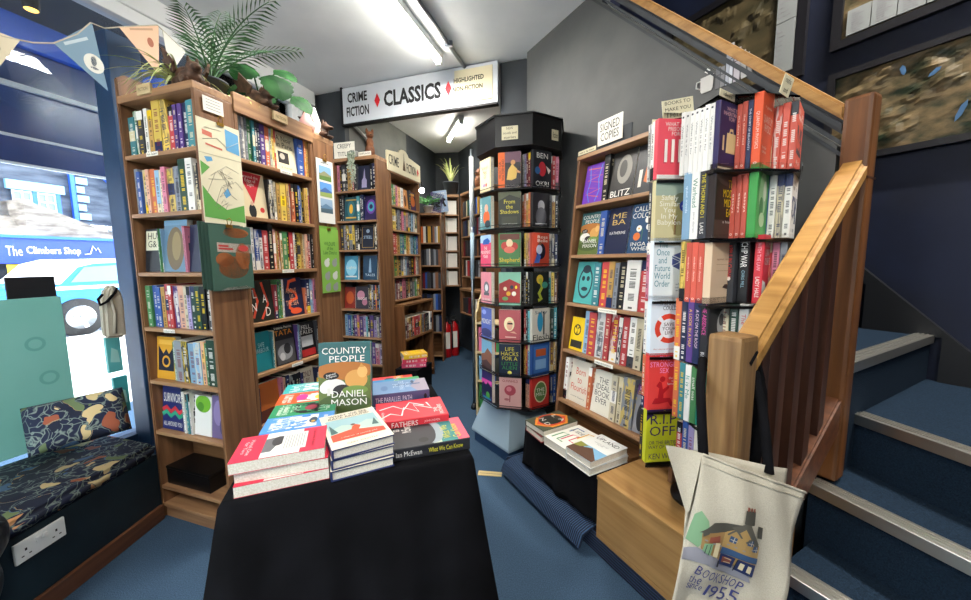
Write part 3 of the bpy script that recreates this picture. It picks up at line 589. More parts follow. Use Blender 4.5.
# ------------------------------------------------------------------ bookcases
def bookcase(label, loc, rz, W, D, H, zs, th=.018, side=.018, zbot=0., front='x', back=True, rx=0, ear=False, name='bookcase', endp=True, topth=.03):
    r = thing(name, label, 'bookcase', loc, rz, None, rx)
    sides = [(0, side), (W-side, W)]
    for k, (a, b) in enumerate(sides):
        if ear and k == 0:
            bm = BM(); prism(bm, [(0, zbot), (D, zbot), (D, H), (D*1.3, H+.005), (D*1.25, H+.05), (D*.95, H+.10), (.03, H+.105), (0, H+.08)], 0, a, b); bmesh.ops.bevel(bm, geom=bm.edges[:], offset=.004, segments=2, affect='EDGES'); obj('side_panel', bm, 'oak_z', r)
        else: part('side_panel', r, 'oak_z', (a, b, 0, D, zbot, H-topth), bev=.003)
    part('top_board', r, 'oak_x', (0 if not ear else side, W, -.004, D, H-topth, H), bev=.003)
    if back: part('back_panel', r, 'oakdark_x', (side, W-side, D-.008, D, zbot, H-topth))
    for z in zs: part('shelf', r, 'oak_x', (side, W-side, .0, D-.008, z-th, z), bev=.003)
    return r
def M_of(r): bpy.context.view_layer.update(); return r.matrix_world.copy()
K1 = (-1.616-L_.x*.03, 1.688-L_.y*.03, 0); K2 = (-1.616+L_.x*.46+A_.x*.166, 1.688+L_.y*.46+A_.y*.166, 0)
ZS = [1.755, 1.497, 1.23, .97, .711, .455, .17, .075]
c1 = bookcase('tall oak bookcase of paperbacks beside the window bench, topped by a spider plant', K1, -18, .49, .165, 2.01, ZS, ear=True)
part('plinth_board', c1, 'oak_x', (.018, .472, .01, .022, 0, .057))
m1 = M_of(c1); w1 = 'shelf of oak bookcase by the window bench'
x0, x1 = .022, .468
S1 = [('T24/172 G16<-3 D24 W14 M18/188 Y30/238 Y34/225<-6 R20/185 V15/188 V15/190 N18/192 T26/196 L15/196', 'top'),
      ('S14 B14 C16 J12 O20 L16 C15 P16 Y24 S22 F26/222 W24/222 D14 K22', 'second'),
      ('@hug G12 L16 @beast P14 R12 W12 P14 @navyface M16 W14 S12', 'third'),
      ('G22 B22 B20 M18 R18 R16 V24 J26 C15 I16 F18 F22 K22 K20 W16', 'fourth'),
      ('@emblem G8 S30 D24 L26 L24 J14 G12 F30/215 T12', 'fifth'),
      ('@waves D16/220 W15 W15 T16 W13 W13 @greenwhite @lilacface', 'sixth')]
for (sp, nm), z in zip(S1, ZS): row(m1, x0, x1, .018, z, sp, f'{nm} {w1}')
c2 = bookcase('tall oak bookcase of fiction facing the aisle behind the book display table', K2, 72, .465, .165, 2.01, [1.752, 1.49, 1.235, .975, .72, .455, .12])
part('top_rail', c2, 'oak_x', (0, .465, -.006, .012, 1.95, 2.035), bev=.002)
m2 = M_of(c2); w2 = 'shelf of oak bookcase behind the table'
S2 = [('G13 S15 W18 S14 G20 T14 D18 N14 V28 O24 L14 Y14 R10 @noir B46 O14 M14', 'top'),
      ('@pennant K22 D12 C14 M20 Y32 M16 V14 O22 K22 B16 S14 K12 M14 Y12 P14', 'second'),
      ('W14 L12 W14 B22 W20 R28 K24/232 O14 M14 R10 M12 G28 K12 R24 W12 K12 Y26 M14 C12 J12 R14 W10 K12', 'third'),
      ('B16 @landf R26/180 G12 G14 W12 @octo O14/150 N34 L18 I16 P16', 'fourth'),
      ('K12 @harbour T20 C14 M10 @tata V20 L10 F16 T12 S12 @fells D26', 'fifth'),
      ('N16 @amberland P18 J14 K24 K22 K20 K22 K18 V18 @girls N36', 'sixth')]
for (sp, nm), z in zip(S2, [1.752, 1.49, 1.235, .975, .72, .455]): row(m2, .022, .443, .016, z, sp, f'{nm} {w2}')
# end bookcase whose side faces the aisle
K3 = Vector(K2) + Vector((A_.x, A_.y, 0))*.469
K3b = K3 + Vector((A_.x, A_.y, 0))*.165
c3 = bookcase('narrow oak end bookcase with leaflets clipped to its side panel', (K3b.x, K3b.y, 0), 162, .46, .165, 2.01, [1.755, 1.497, 1.23, .97, .711, .455, .17])
# ---- crime / fantasy corner
k = Vector((-.935, 3.22, 0))
KW = .46
f1 = bookcase('pale oak bookcase of fantasy hardbacks under the carved cat', (k.x-L_.x*KW, k.y-L_.y*KW, 0), -18, KW, .20, 2.19, [1.905, 1.641, 1.38, 1.105, .835, .575, .32], side=.02)
mf = M_of(f1); wf = 'shelf of fantasy bookcase under the cat'
SF1 = [('P18* K14* D26* K12* M26* R14* D22* @castle K16* N20*', 'top'), ('K26* D14* @goldteal T26* D20* N16* @violet', 'second'), ('D20* S20* D20* S20* Y14* D22* K12* @darkgilt K22*', 'third'),
       ('_15 @cyan _50 @steelblue', 'fourth'), ('@redking @pinkdark D22* D18* N26* N26* O12* N26* L16*', 'fifth'), ('L20 B18 T14 K12 V22 P14 V24 I18 A14 K12 V26 I20 S16 V14', 'sixth'), ('B20 L16 V20 I18 T16 R12 V24 I20 V20 P20 I18', 'seventh')]
for (sp, nm), z in zip(SF1, [1.905, 1.641, 1.38, 1.105, .835, .575, .32]): row(mf, .03, KW-.03, .02, z, sp, f'{nm} {wf}', dmax=.155)
ka = k + Vector((A_.x, A_.y, 0))*.21
f2 = bookcase('oak bookcase of crime fiction under the arched sign', (ka.x, ka.y, 0), 72, .56, .17, 2.12, [1.80, 1.575, 1.345, 1.13, .90], side=.02, zbot=.0)
for (a, nm) in ((0, 0), (1, 1)): pass
mf2 = M_of(f2); wf2 = 'shelf of crime bookcase under arched sign'
SF2 = [('G22 G18 P16 J22 W20 @orangeman D16 @drama', 'top'), ('Y34 D20 S18 X20 P16 S20 J18 S16 D18 L20 W14 F26', 'second'), ('R30 O14 M26 T24 B16 G20 M16 R12 Y16 L26 D12 T20 B18', 'third'),
       ('Y14 G18 M16 D20 S18 W16 L14 S16 D22 K34 R12 W12 S14', 'fourth'), ('S20 X22 D16 P24 K16 M20 D22 S18 G12 E18', 'fifth')]
for (sp, nm), z in zip(SF2, [1.80, 1.575, 1.345, 1.13, .90]): row(mf2, .03, .53, .016, z, sp, f'{nm} {wf2}', hmax=.2, kn={'paperback': 'crime_novel'})
# lower, deeper part of the crime bookcase
part('base_side', f2, 'oakdark_z', (0, .02, -.10, .16, 0, .84), bev=.003); part('base_side', f2, 'oakdark_z', (.60, .62, -.10, .16, 0, .84), bev=.003)
part('base_top', f2, 'oakdark_x', (0, .62, -.10, .0, .84, .86)); part('shelf', f2, 'oakdark_x', (.02, .60, -.10, .16, .50, .52)); part('shelf', f2, 'oakdark_x', (.02, .60, -.10, .16, .06, .08))
row(mf2, .03, .59, -.09, .52, 'W22 X16 M20 K16 O18 R40 P18 M16 S22 X14 D20 K16 S14 W18<4', 'open lower shelf of crime bookcase', kn={'paperback': 'crime_novel'})
row(mf2, .25, .42, .0, .08, '@arch', 'bottom shelf of crime bookcase', hmax=.24)
# arched CRIME FICTION sign
sg = thing('arched_sign', 'cream sign with an arched middle and dark lettering on top of the crime bookcase', 'sign', mf2 @ Vector((-.045, -.008, 2.105)), 72)
bm = BM(); pts = [(0, 0), (.62, 0), (.62, .17)] + [(.29+.10*math.cos(a*math.pi/8), .17+.075*math.sin(a*math.pi/8)) for a in range(1, 8)] + [(0, .17)]
prism(bm, pts, 1, 0, .016); obj('sign_board', bm, 'cardcream', sg)
sf = lambda x, z: axes((x, -.002, z), (1, 0, 0), (0, 0, 1), (0, -1, 0))
text(sg, 'CRIME', sf(.105, .10), .17, .09, 'ink', bold=.01); text(sg, 'FICTION', sf(.43, .09), .19, .09, 'ink', bold=.01)
bm = BM(); prism(bm, [(.265, .05), (.315, .05), (.294, .15), (.29, .215), (.286, .15)], 1, -.002, 0); obj('tower_print', bm, 'inkbrown', sg)
bm = BM(); prism(bm, [(.565, .05), (.583, .09), (.565, .13), (.547, .09)], 1, -.002, 0); obj('red_diamond', bm, pr('c8202a'), sg)
# ---- far end
d1 = bookcase('dark oak bookcase at the end of the aisle below the fern', (-.845, 4.50, 0), -4, .31, .2, 1.86, [1.50, 1.22, .93, .66, .38, .08], zbot=0)
md = M_of(d1); wd = 'shelf of end-of-aisle bookcase'
for z, sp, nm in ((1.50, 'K20 O22 W26 K18 M30 K16 E20 S18 W12 M18', 'top'), (1.22, 'D26 K18 D20 S24 W10 D30 S18 D22 E16', 'second'), (.93, 'D20 X18 B16 D24 K20 S16 E22 D18', 'third'), (.66, 'N24 K20 N22 D18 S14 B16 N20', 'fourth'), (.38, 'N20 K24 B20 N18 K16 S20 N16', 'fifth')):
    row(md, .024, .286, .016, z, sp, f'{nm} {wd}', hmax=.21, stuff=True)
d2 = bookcase('narrow wall-hung dark oak bookcase of white booklets beyond the aisle', (-.53, 4.75, 0), 0, .20, .18, 2.12, [1.87, 1.645, 1.41, 1.19, .955], zbot=.935, side=.016)
md2 = M_of(d2); 
for z, nm in ((1.87, 'top'), (1.645, 'second'), (1.41, 'third'), (1.19, 'fourth'), (.955, 'lowest')):
    row(md2, .02, .184, .012, z, 'W12 _8 @whitecard', f'{nm} shelf of narrow wall-hung bookcase', hmax=.19, fit=False, stuff=True)
d3 = bookcase('dark oak bookcase on the far side wall beside the tall pole', (-.31, 4.72, 0), -63, .72, .18, 2.12, [1.82, 1.58, 1.33, 1.08], zbot=.93, side=.02)
md3 = M_of(d3); wd3 = 'shelf of far side-wall bookcase'
for z, sp, nm in ((1.82, 'D30 K24 C16 F20 L24 A20 S20 D30 B24 M20 E24 K20 D30 S24', 'top'), (1.58, 'D24 N20 K24 C16 W14 L20 B24 D26 X20 S24 K26 D20 G22', 'second'), (1.33, 'X24 K20 D22 K18 S20 X26 D24 E20 K22 N24 D20 R24', 'third'), (1.08, 'K26 W18 R20 D24 X20 K22 D26 S20 E24 K22 D20', 'fourth')):
    row(md3, .024, .696, .014, z, sp, f'{nm} {wd3}', hmax=.2, stuff=True)
d4 = bookcase('low dark display case with face-out books under the far side wall', (-.33, 4.62, 0), -63, .72, .2, .93, [.62], zbot=.60, side=.02)
md4 = M_of(d4); row(md4, .024, .69, .014, .62, '@photo1 D30 X24 K30 D26 W20 E30 K26 D30', 'low display case at far side wall', hmax=.2, stuff=True)
# signed-copies bookcase leaning on the stair wall
s1 = bookcase('leaning oak bookcase of signed copies against the dark grey stair wall', P(1.598, 1.27, .08), RB, .74, .17, 1.77, [.405, .692, .957, 1.225, 1.50], rx=-5.6, zbot=.29, topth=.022)
part('plinth_block', s1, 'oakdark_x', (.01, .53, .0, .16, .005, .289))
# ------------------------------------------------------------------ signed copies
cov('scroll', 'hardback', .145, .22, '#6a35a8', 'purple book covered in orange curling script', [('l', [(.1, .9), (.8, .85), (.2, .75), (.85, .68), (.15, .6), (.8, .5), (.2, .42), (.85, .35), (.15, .25), (.8, .15)], .007, 'd0623a'), ('l', [(.2, .95), (.3, .6), (.2, .3), (.35, .05)], .006, '4f7fd0'), ('l', [(.8, .95), (.7, .6), (.8, .3), (.65, .05)], .006, '4f7fd0')])
cov('blitz', 'hardback', .15, .24, '#2a2724', 'dark book with a pale face and white capitals', [('e', .55, .6, .3, .3, '8a857a'), ('r', .0, .0, 1, .2, '151413'), ('t', 'BLITZ', .5, .11, .8, .13, 'W'), ('e', .5, .62, .15, .18, '3c3833')])
cov('match', 'hardback', .15, .235, '#1e1f22', 'black book with an orange hand and white strip', [('p', [(.35, .25), (.4, .55), (.6, .62), (.75, .78), (.7, .58), (.55, .4), (.5, .2)], 'd9702c'), ('r', .15, .15, .27, .5, 'd8d0c4')])
def country(): return [('r', 0, .88, 1, 1, '2f5c5c'), ('r', 0, 0, 1, .58, '5d6d35'), ('e', .5, .62, .6, .12, 'a8692c'), ('e', .72, .5, .22, .13, 'c9944c'), ('e', .84, .6, .1, .08, 'd9a862'), ('p', [(.78, .66), (.82, .72), (.88, .66)], 'c08a40'), ('e', .28, .42, .24, .10, 'd8d4cc'), ('e', .12, .40, .1, .07, 'e4e0d8'), ('r', .16, .3, .22, .4, 'cfcac0'), ('r', .36, .3, .42, .4, 'cfcac0'), ('e', .45, .36, .18, .08, '2a2622'), ('e', .7, .36, .25, .06, '6f8a40'), ('e', .5, .2, .5, .12, '47582c'), ('e', .24, .56, .15, .05, '161616'),
    ('t', 'Signed\nCopies', .24, .56, .2, .06, 'W', 12), ('t', 'COUNTRY', .5, .89, .86, .085, 'W'), ('t', 'PEOPLE', .55, .78, .68, .085, 'W'), ('t', 'DANIEL', .58, .315, .66, .085, 'W'), ('t', 'MASON', .58, .205, .68, .085, 'W')]
cov('country', 'hardback', .16, .24, '#37686a', 'COUNTRY PEOPLE hardback with a cream dog and fox', country(), .034)
cov('country2', 'hardback', .15, .232, '#37686a', 'teal topped hardback with a cream dog and fox', country(), .034)
cov('flowers', 'hardback', .15, .235, '#26486a', 'blue book with white daisies and large capitals', [('t', 'CALL ME\nCOLOUR', .5, .83, .9, .24, 'W'), ('e', .35, .5, .1, .065, 'e8e4da'), ('e', .7, .52, .1, .065, 'e8e4da'), ('e', .62, .66, .09, .06, 'e8e4da'), ('e', .3, .34, .13, .08, 'd9702c'), ('e', .7, .52, .03, .02, 'd9a02c'), ('e', .35, .5, .03, .02, 'd9a02c'), ('r', .48, .25, .5, .5, '4f7a4a'), ('t', 'INGA MI\nWHEEL', .55, .14, .85, .17, 'W')])
cov('mrsb', 'hardback', .14, .235, '#1b2340', 'midnight blue book with gilt capitals', [('t', 'ME\nBA', .5, .75, .6, .25, 'c9a85a'), ('t', 'KATHERINE', .5, .45, .7, .06, 'W')])
cov('owlface', 'hardback', .15, .232, '#4fa6a2', 'turquoise book with a round dark face drawing', [('e', .5, .5, .36, .38, '2a3c44'), ('e', .5, .5, .3, .32, '4fa6a2'), ('e', .38, .6, .08, .06, '22303a'), ('e', .62, .6, .08, .06, '22303a'), ('e', .5, .35, .16, .05, '22303a'), ('e', .5, .82, .2, .1, '2a3c44')])
cov('radiation', 'paperback', .11, .185, '#e8c31c', 'yellow book with a round black emblem', [('e', .45, .62, .26, .17, '17171a'), ('e', .45, .62, .2, .13, 'e8c31c'), ('p', [(.45, .62), (.3, .7), (.38, .74)], '17171a'), ('p', [(.45, .62), (.6, .7), (.52, .74)], '17171a'), ('p', [(.45, .62), (.4, .5), (.5, .5)], '17171a'), ('r', .1, .08, .9, .3, '2a261c')])
cov('flourish', 'hardback', .15, .235, '#d9d0bd', 'cream book with large red script lettering', [('t', 'Born\nto\nFlourish', .5, .55, .8, .55, 'c2452f'), ('t', 'a new history', .5, .14, .7, .05, '6a655a')])
cov('eton', 'hardback', .13, .22, '#dcd8c8', 'cream book with five rows of dark capitals', [('t', 'THE\nIDEAL\nBOOK\nEVER', .5, .55, .75, .6, '3a3a3c')])
cov('protest', 'hardback', .15, .22, '#8f8f92', 'grey photograph book with yellow capitals on purple', [('r', 0, .78, 1, 1, '5d3070'), ('t', 'ROSY AGNES', .5, .92, .85, .08, 'd9a9d0'), ('t', 'DESPERATE MEN', .5, .83, .9, .07, 'e6c21c'), ('e', .25, .35, .15, .3, '2a2a2c'), ('e', .6, .4, .18, .3, 'd9d7d0'), ('e', .8, .3, .12, .26, '1a1a1c'), ('e', .45, .2, .15, .2, '4a4a4c')])
ms = M_of(s1); ws = 'shelf of signed copies bookcase'
for z, sp, nm in ((1.50, '@scroll K16*/240 @blitz @match B12*/235 K34*/240 O30/120', 'top'), (1.225, '@country2 B24*/228 @mrsb @flowers C34*/240 C40*/235 N30*/230', 'second'),
                  (.957, '@owlface T28*/225 R28*/230 M22*/232 S16* K24*/230 W46*/238 R30*/236 E40*/236 W30*/225 W40*/225', 'third'),
                  (.692, '@radiation L22*/230 R32*/228 S36*/235 R20*/238 R30*/236 D14* R22*/232 W24*/236 C24*/236 F22*/238 D40*/230 W50*/230', 'fourth'),
                  (.405, 'W22*/238 @flourish O18*/225 @eton C28*/230 C22*/228 S50*/238 @protest W40*/230', 'lowest')):
    row(ms, .03, .71, .02, z, sp, f'{nm} {ws}', hmax=.245)
# cards on it
cd = thing('handwritten_card', 'white SIGNED COPIES card on dark board above the leaning bookcase', 'card', ms @ Vector((.10, .05, 1.77)), RB)
bm = BM(); box(bm, -.01, .215, .004, .012, -.0, .10); obj('backing_board', bm, 'darkwall', cd)
bm = BM(); box(bm, .0, .165, -.004, .0, .04, .165); wc = obj('white_card', bm, 'card', cd)
CF = lambda x, z, y=-.0046: axes((x, y, z), (1, 0, 0), (0, 0, 1), (0, -1, 0))
text(wc, 'SIGNED\nCOPIES', CF(.082, .103), .13, .09, 'ink')
def label_card(label, M, w, h, lines, mat='cardcream', th=.002, lean=0, name='shelf_card', col='ink'):
    o = BM(); box(o, 0, w, 0, th, 0, h); o = obj(name, o, mat); o.matrix_world = M; tag(o, label, 'card')
    n = len(lines)
    for i, s in enumerate(lines): text(o, s, axes((w/2, -.0007, h*(1-(i+.5)/n)), (1, 0, 0), (0, 0, 1), (0, -1, 0)), w*.82*min(1, (len(s)+2)/10 if len(s) < 8 else 1), h/n*.55, col)
    return o
label_card('narrow cream card on the top edge of the signed copies bookcase', ms @ T(.01, -.008, 1.772), .13, .022, ['new in hardback'])
label_card('small white price strip on the third shelf edge of the signed copies bookcase', ms @ T(.26, -.003, .932), .12, .02, ['history and politics'], 'card')
label_card('small white price strip on the fourth shelf edge of the signed copies bookcase', ms @ T(.27, -.003, .668), .12, .02, ['ideas and science'], 'card')
# ------------------------------------------------------------------ octagonal spinner
cov('nobody', 'paperback', .129, .198, '#e2d2a6', 'cream book with script title and small flowers', [('r', .08, .06, .92, .94, 'ecdfb9'), ('t', 'Nobody\'s\nMagic\nGirl', .5, .6, .6, .4, 'b5683a'), ('e', .4, .2, .08, .06, '7c5aa0'), ('e', .6, .2, .08, .06, 'c04a4a')])
cov('warden', 'paperback', .135, .202, '#2a2327', 'book with orange side strip and a seated figure in yellow', [('r', 0, 0, .3, 1, 'e0692a'), ('t', 'PROCTOR\nWATERHEAD', .15, .5, .9, .16, '1a1a1c', 90), ('r', .3, .7, 1, 1, '6a4a58'), ('p', [(.38, .22), (.45, .5), (.62, .66), (.85, .5), (.8, .25), (.6, .2)], 'd9b25c'), ('e', .66, .7, .1, .07, 'c9905c'), ('p', [(.8, .5), (1, .42), (.98, .38), (.8, .42)], 'c9905c'), ('t', 'J. M. MURRELL', .64, .06, .6, .045, 'W')])
cov('benokri', 'hardback', .14, .21, '#1d1f26', 'black book with white capitals and a red and blue figure', [('t', 'BEN', .5, .86, .6, .14, 'W'), ('t', 'OKRI', .5, .1, .7, .14, 'W'), ('e', .5, .5, .2, .2, 'b82a36'), ('e', .25, .45, .14, .1, '2f5c8f'), ('p', [(.7, .6), (.95, .5), (.85, .38)], 'c9c2b8')])
cov('figuredance', 'paperback', .129, .198, '#5f8f94', 'teal book with orange figure and white side lettering', [('r', 0, 0, .22, 1, '6fa0a4'), ('t', 'STARLING', .11, .5, .9, .12, 'W', 90), ('e', .6, .35, .3, .22, 'd9622c'), ('e', .6, .65, .16, .12, 'd9a58c'), ('e', .7, .15, .25, .12, '2a3a44')])
cov('shadows', 'paperback', .135, .205, '#2c2d20', 'dark olive book with yellow title', [('p', [(0, .75), (.5, .92), (1, .8), (1, 1), (0, 1)], '545840'), ('r', .15, .1, .85, .3, '3a3b2a'), ('t', 'From\nthe\nShadows', .5, .58, .82, .4, 'd9c83a'), ('t', 'JAMES BENNETT', .5, .08, .7, .04, 'cfcfc4')])
cov('mono', 'paperback', .129, .198, '#2a2a2c', 'black book with a grey portrait', [('e', .5, .62, .2, .16, '9a9a9c'), ('e', .5, .3, .32, .28, '55555a'), ('r', .15, .06, .85, .1, 'c9c9c9')])
cov('payplan', 'paperback', .129, .198, '#d94a6a', 'pink book with blue car and white capitals', [('r', 0, .75, 1, 1, 'a9c9e6'), ('p', [(.2, .7), (.3, .84), (.7, .9), (.9, .8), (.8, .7)], '2a5aa8'), ('t', 'THE\nMOVEMENT\nPLAN', .5, .45, .9, .36, 'W')])
cov('sheepish', 'paperback', .135, .2, '#4a7a44', 'green book with red floral pattern and yellow title', [('r', .05, .8, .95, .97, '6a3a2c'), ('e', .3, .62, .18, .12, 'c0463a'), ('e', .7, .6, .18, .12, 'c0463a'), ('e', .5, .7, .15, .12, 'e6c9a0'), ('e', .5, .5, .25, .1, 'd9705a'), ('t', 'Shepherd', .5, .18, .9, .17, 'e6c21c')])
cov('dancer', 'paperback', .129, .2, '#b5432f', 'rust book with a dancer in a blue dress', [('t', 'Rosa\nBelle', .6, .82, .6, .2, 'f0e6d8'), ('e', .5, .45, .28, .24, '1a1a2c'), ('e', .4, .5, .18, .14, 'c9ccdf'), ('p', [(.1, .1), (.3, .4), (.5, .3), (.4, .1)], '3f62b0'), ('e', .45, .68, .08, .06, '8a5a3f')])
cov('robotpink', 'paperback', .129, .198, '#e08a94', 'pale pink book with a grey machine', [('e', .55, .5, .26, .2, '6a6a70'), ('e', .55, .5, .15, .11, 'd9d9d9'), ('t', 'THE VANISHING', .5, .12, .8, .07, 'W'), ('r', .3, .25, .8, .34, '55555a')])
cov('dolls', 'paperback', .135, .2, '#7fb59a', 'mint book with a crowded red house', [('p', [(.0, .08), (.02, .65), (.5, .8), (.98, .65), (.98, .08)], '9a2f2c'), ('e', .3, .5, .08, .06, 'e6d9b0'), ('e', .6, .55, .08, .06, '2a2a3c'), ('e', .45, .35, .1, .07, 'd9a02c'), ('e', .7, .35, .1, .07, 'e6e0d0'), ('e', .3, .2, .14, .06, '6a9a5a'), ('e', .8, .55, .05, .05, 'e6c21c')])
cov('horse', 'paperback', .129, .2, '#1c2220', 'black book with a yellow and green seahorse', [('e', .45, .78, .2, .14, 'd9b83a'), ('l', [(.45, .8), (.6, .55), (.4, .35), (.55, .18), (.35, .14)], .022, 'a8b03a'), ('e', .75, .6, .18, .1, '3f8a78')])
cov('winter', 'paperback', .129, .198, '#4a5fb0', 'blue book with white lettering and night trees', [('t', 'MIDNIGHT', .5, .55, .85, .16, 'W'), ('e', .5, .18, .5, .14, '2a2f6a'), ('e', .3, .85, .2, .08, '8fa0dc')])
cov('blonde', 'paperback', .135, .2, '#b0585c', 'dusty red book with a blonde head in dark glasses', [('e', .48, .56, .24, .22, 'e6dcae'), ('e', .5, .52, .14, .15, 'd9a58a'), ('r', .4, .55, .64, .6, '1a1a1c'), ('p', [(.5, .3), (.85, .26), (.7, .34)], 'd9a58a'), ('r', .3, .14, .8, .17, 'e6c0b0')])
cov('sealegs', 'paperback', .14, .205, '#cfcabb', 'cream book with blue heron and black title', [('e', .45, .6, .16, .3, '2f8fb5'), ('r', .62, .2, .7, .9, '3a3a3c'), ('t', 'Flesh', .5, .14, .9, .17, 'K'), ('t', 'Salty', .5, .88, .7, .12, '2a4a5c')])
cov('cliffs', 'paperback', .129, .198, '#78b2d0', 'sky blue book with brown rocks', [('p', [(0, 0), (0, .5), (.3, .55), (.6, .75), (1, .6), (1, 0)], '8a5a44'), ('p', [(0, 0), (0, .25), (.5, .35), (1, .2), (1, 0)], '4a3030')])
cov('lifehacks', 'paperback', .135, .2, '#273044', 'slate blue book with large yellow and green capitals', [('t', 'LIFE\nHACKS\nFOR A', .5, .7, .8, .42, 'd9c84a'), ('t', 'LITTLE\nALIEN', .5, .32, .75, .24, '3f8a4c'), ('e', .5, .1, .1, .06, 'e6d95a')])
cov('bluepost', 'paperback', .14, .205, '#2a5290', 'blue book with a framed poster on the front', [('r', .1, .1, .9, .9, '3a6aa8'), ('r', .22, .6, .8, .82, 'b5562c'), ('r', .2, .2, .8, .5, '7fa6cc')])
cov('neoncity', 'paperback', .129, .198, '#3a2a6a', 'violet book with a neon skyline', [('r', 0, .55, 1, .72, 'd94aa0'), ('p', [(0, .2), (0, .5), (.2, .62), (.4, .5), (.6, .66), (1, .5), (1, .2)], '1f1f44'), ('e', .6, .2, .18, .12, '5ab04a'), ('r', .1, .05, .9, .12, '2f8fb5')])
cov('flowerpink', 'paperback', .14, .2, '#d9a9a4', 'pale pink book with a deep rose drawing', [('e', .5, .58, .26, .17, 'b04a58'), ('e', .45, .62, .12, .08, 'd9858f'), ('l', [(.5, .45), (.48, .2)], .006, 'a04a54'), ('e', .35, .28, .12, .04, 'b56a6f'), ('t', 'GUNNHILD', .5, .88, .7, .08, 'a03a48')])
cov('redoval', 'paperback', .14, .205, '#b8322c', 'red book with a cream oval and dark title', [('e', .5, .5, .36, .34, 'd9d2a8'), ('e', .5, .5, .31, .3, '5a7a44'), ('t', 'THE\nMILL', .5, .5, .5, .24, 'W')])
SPC = Vector((.234, 2.42, 0)); AP = .252; TZ = [1.70, 1.47, 1.235, 1.0, .77, .555, .345]
sp = thing('book_spinner', 'tall black octagonal book spinner on a pale blue flared base', 'spinner', (SPC.x, SPC.y, 0), -14)
def octa(r, off=22.5): return [(r/math.cos(R(22.5))*math.cos(R(45*k+off)), r/math.cos(R(22.5))*math.sin(R(45*k+off))) for k in range(8)]
def octprism(bm, r, z0, z1, r2=None, mi=0):
    a, b = octa(r), octa(r2 if r2 else r); lo = [bm.verts.new((*p, z0)) for p in a]; hi = [bm.verts.new((*p, z1)) for p in b]
    fs = [bm.faces.new(lo[::-1]), bm.faces.new(hi)] + [bm.faces.new((lo[i], lo[(i+1) % 8], hi[(i+1) % 8], hi[i])) for i in range(8)]
    for f in fs: f.material_index = mi
sq = lambda h: [(-.05+h*1.414*math.cos(R(-54+14+45+90*k)), -.02+h*1.414*math.sin(R(-54+14+45+90*k))) for k in range(4)]
def frustum(bm, h0, z0, h1, z1):
    lo = [bm.verts.new((*p, z0)) for p in sq(h0)]; hi = [bm.verts.new((*p, z1)) for p in sq(h1)]; bm.faces.new(lo[::-1]); bm.faces.new(hi)
    for i in range(4): bm.faces.new((lo[i], lo[(i+1) % 4], hi[(i+1) % 4], hi[i]))
bm = BM(); frustum(bm, .19, 0, .19, .075); obj('base_plinth', bm, 'navypaint', sp)
bm = BM(); frustum(bm, .205, .075, .205, .09); frustum(bm, .205, .09, .135, .325); obj('flared_base', bm, 'spinbase', sp)
bm = BM(); octprism(bm, .09, .30, 1.93); obj('core_column', bm, 'blackplastic', sp)
for z in TZ:
    bm = BM(); octprism(bm, AP-.012, z-.010, z-.002)
    o8 = octa(AP+.006); q8 = octa(AP+.002)
    for i in range(8):
        a, b = o8[i], o8[(i+1) % 8]; tube(bm, [(a[0], a[1], z+.014), (b[0], b[1], z+.014)], .0022, 5); tube(bm, [(a[0], a[1], z-.006), (b[0], b[1], z-.006)], .003, 5); tube(bm, [(a[0], a[1], z-.006), (a[0], a[1], z+.014)], .002, 5)
        a = octa(AP-.012)[i]; tube(bm, [(a[0], a[1], z-.006), (o8[i][0], o8[i][1], z-.006)], .003, 5)
    obj('wire_tier', bm, 'blackplastic', sp)
bm = BM(); octprism(bm, AP+.012, 1.93, 2.10, AP+.012); obj('header_box', bm, 'blackplastic', sp)
bm = BM(); octprism(bm, AP+.02, 2.10, 2.108); obj('header_lid', bm, 'blackplastic', sp)
def octface(i): # left vertex and edge direction of face i counted to the right from the face towards the aisle
    e = R(-59+45*i); ed = Vector((math.cos(e), math.sin(e), 0)); n = Vector((ed.y, -ed.x, 0)); mid = SPC + n*AP
    return mid - ed*.099, ed, n
v, ed, n = octface(1)
label_card('small handwritten cream card on the header of the octagonal spinner', axes(v+n*.0165+ed*.03+Vector((0, 0, 1.965)), ed, -n, (0, 0, 1)), .095, .075, ['NEW', 'novels and', 'stories'])
v, ed, n = octface(2)
label_card('second small cream card on the other header side of the spinner', axes(v+n*.0165+ed*.13+Vector((0, 0, 1.975)), ed, -n, (0, 0, 1)), .05, .06, ['fiction'])
TN = ['top', 'second', 'third', 'fourth', 'fifth', 'sixth', 'lowest']
F0 = ['nobody', 'figuredance', 'payplan', 'robotpink', 'winter', 'cliffs', 'neoncity']; F1 = ['warden', 'shadows', 'sheepish', 'dolls', 'blonde', 'lifehacks', 'flowerpink']
F2 = ['benokri', 'mono', 'dancer', 'horse', 'sealegs', 'bluepost', 'redoval']
S2c = [['W', 'I', 'X', 'X'], ['O', 'O', 'M', 'O'], ['Y', 'M', 'P'], ['D', 'K', 'K', 'K'], ['R', 'K', 'A'], ['M', 'R', 'L'], ['J', 'J']]
S3c = [['P', 'R', 'R', 'T'], ['D', 'M', 'S', 'N', 'X'], ['N', 'N', 'S', 'M'], ['E', 'Y', 'A', 'K'], ['T', 'F', 'F'], ['M', 'E', 'W', 'W'], ['B', 'B']]
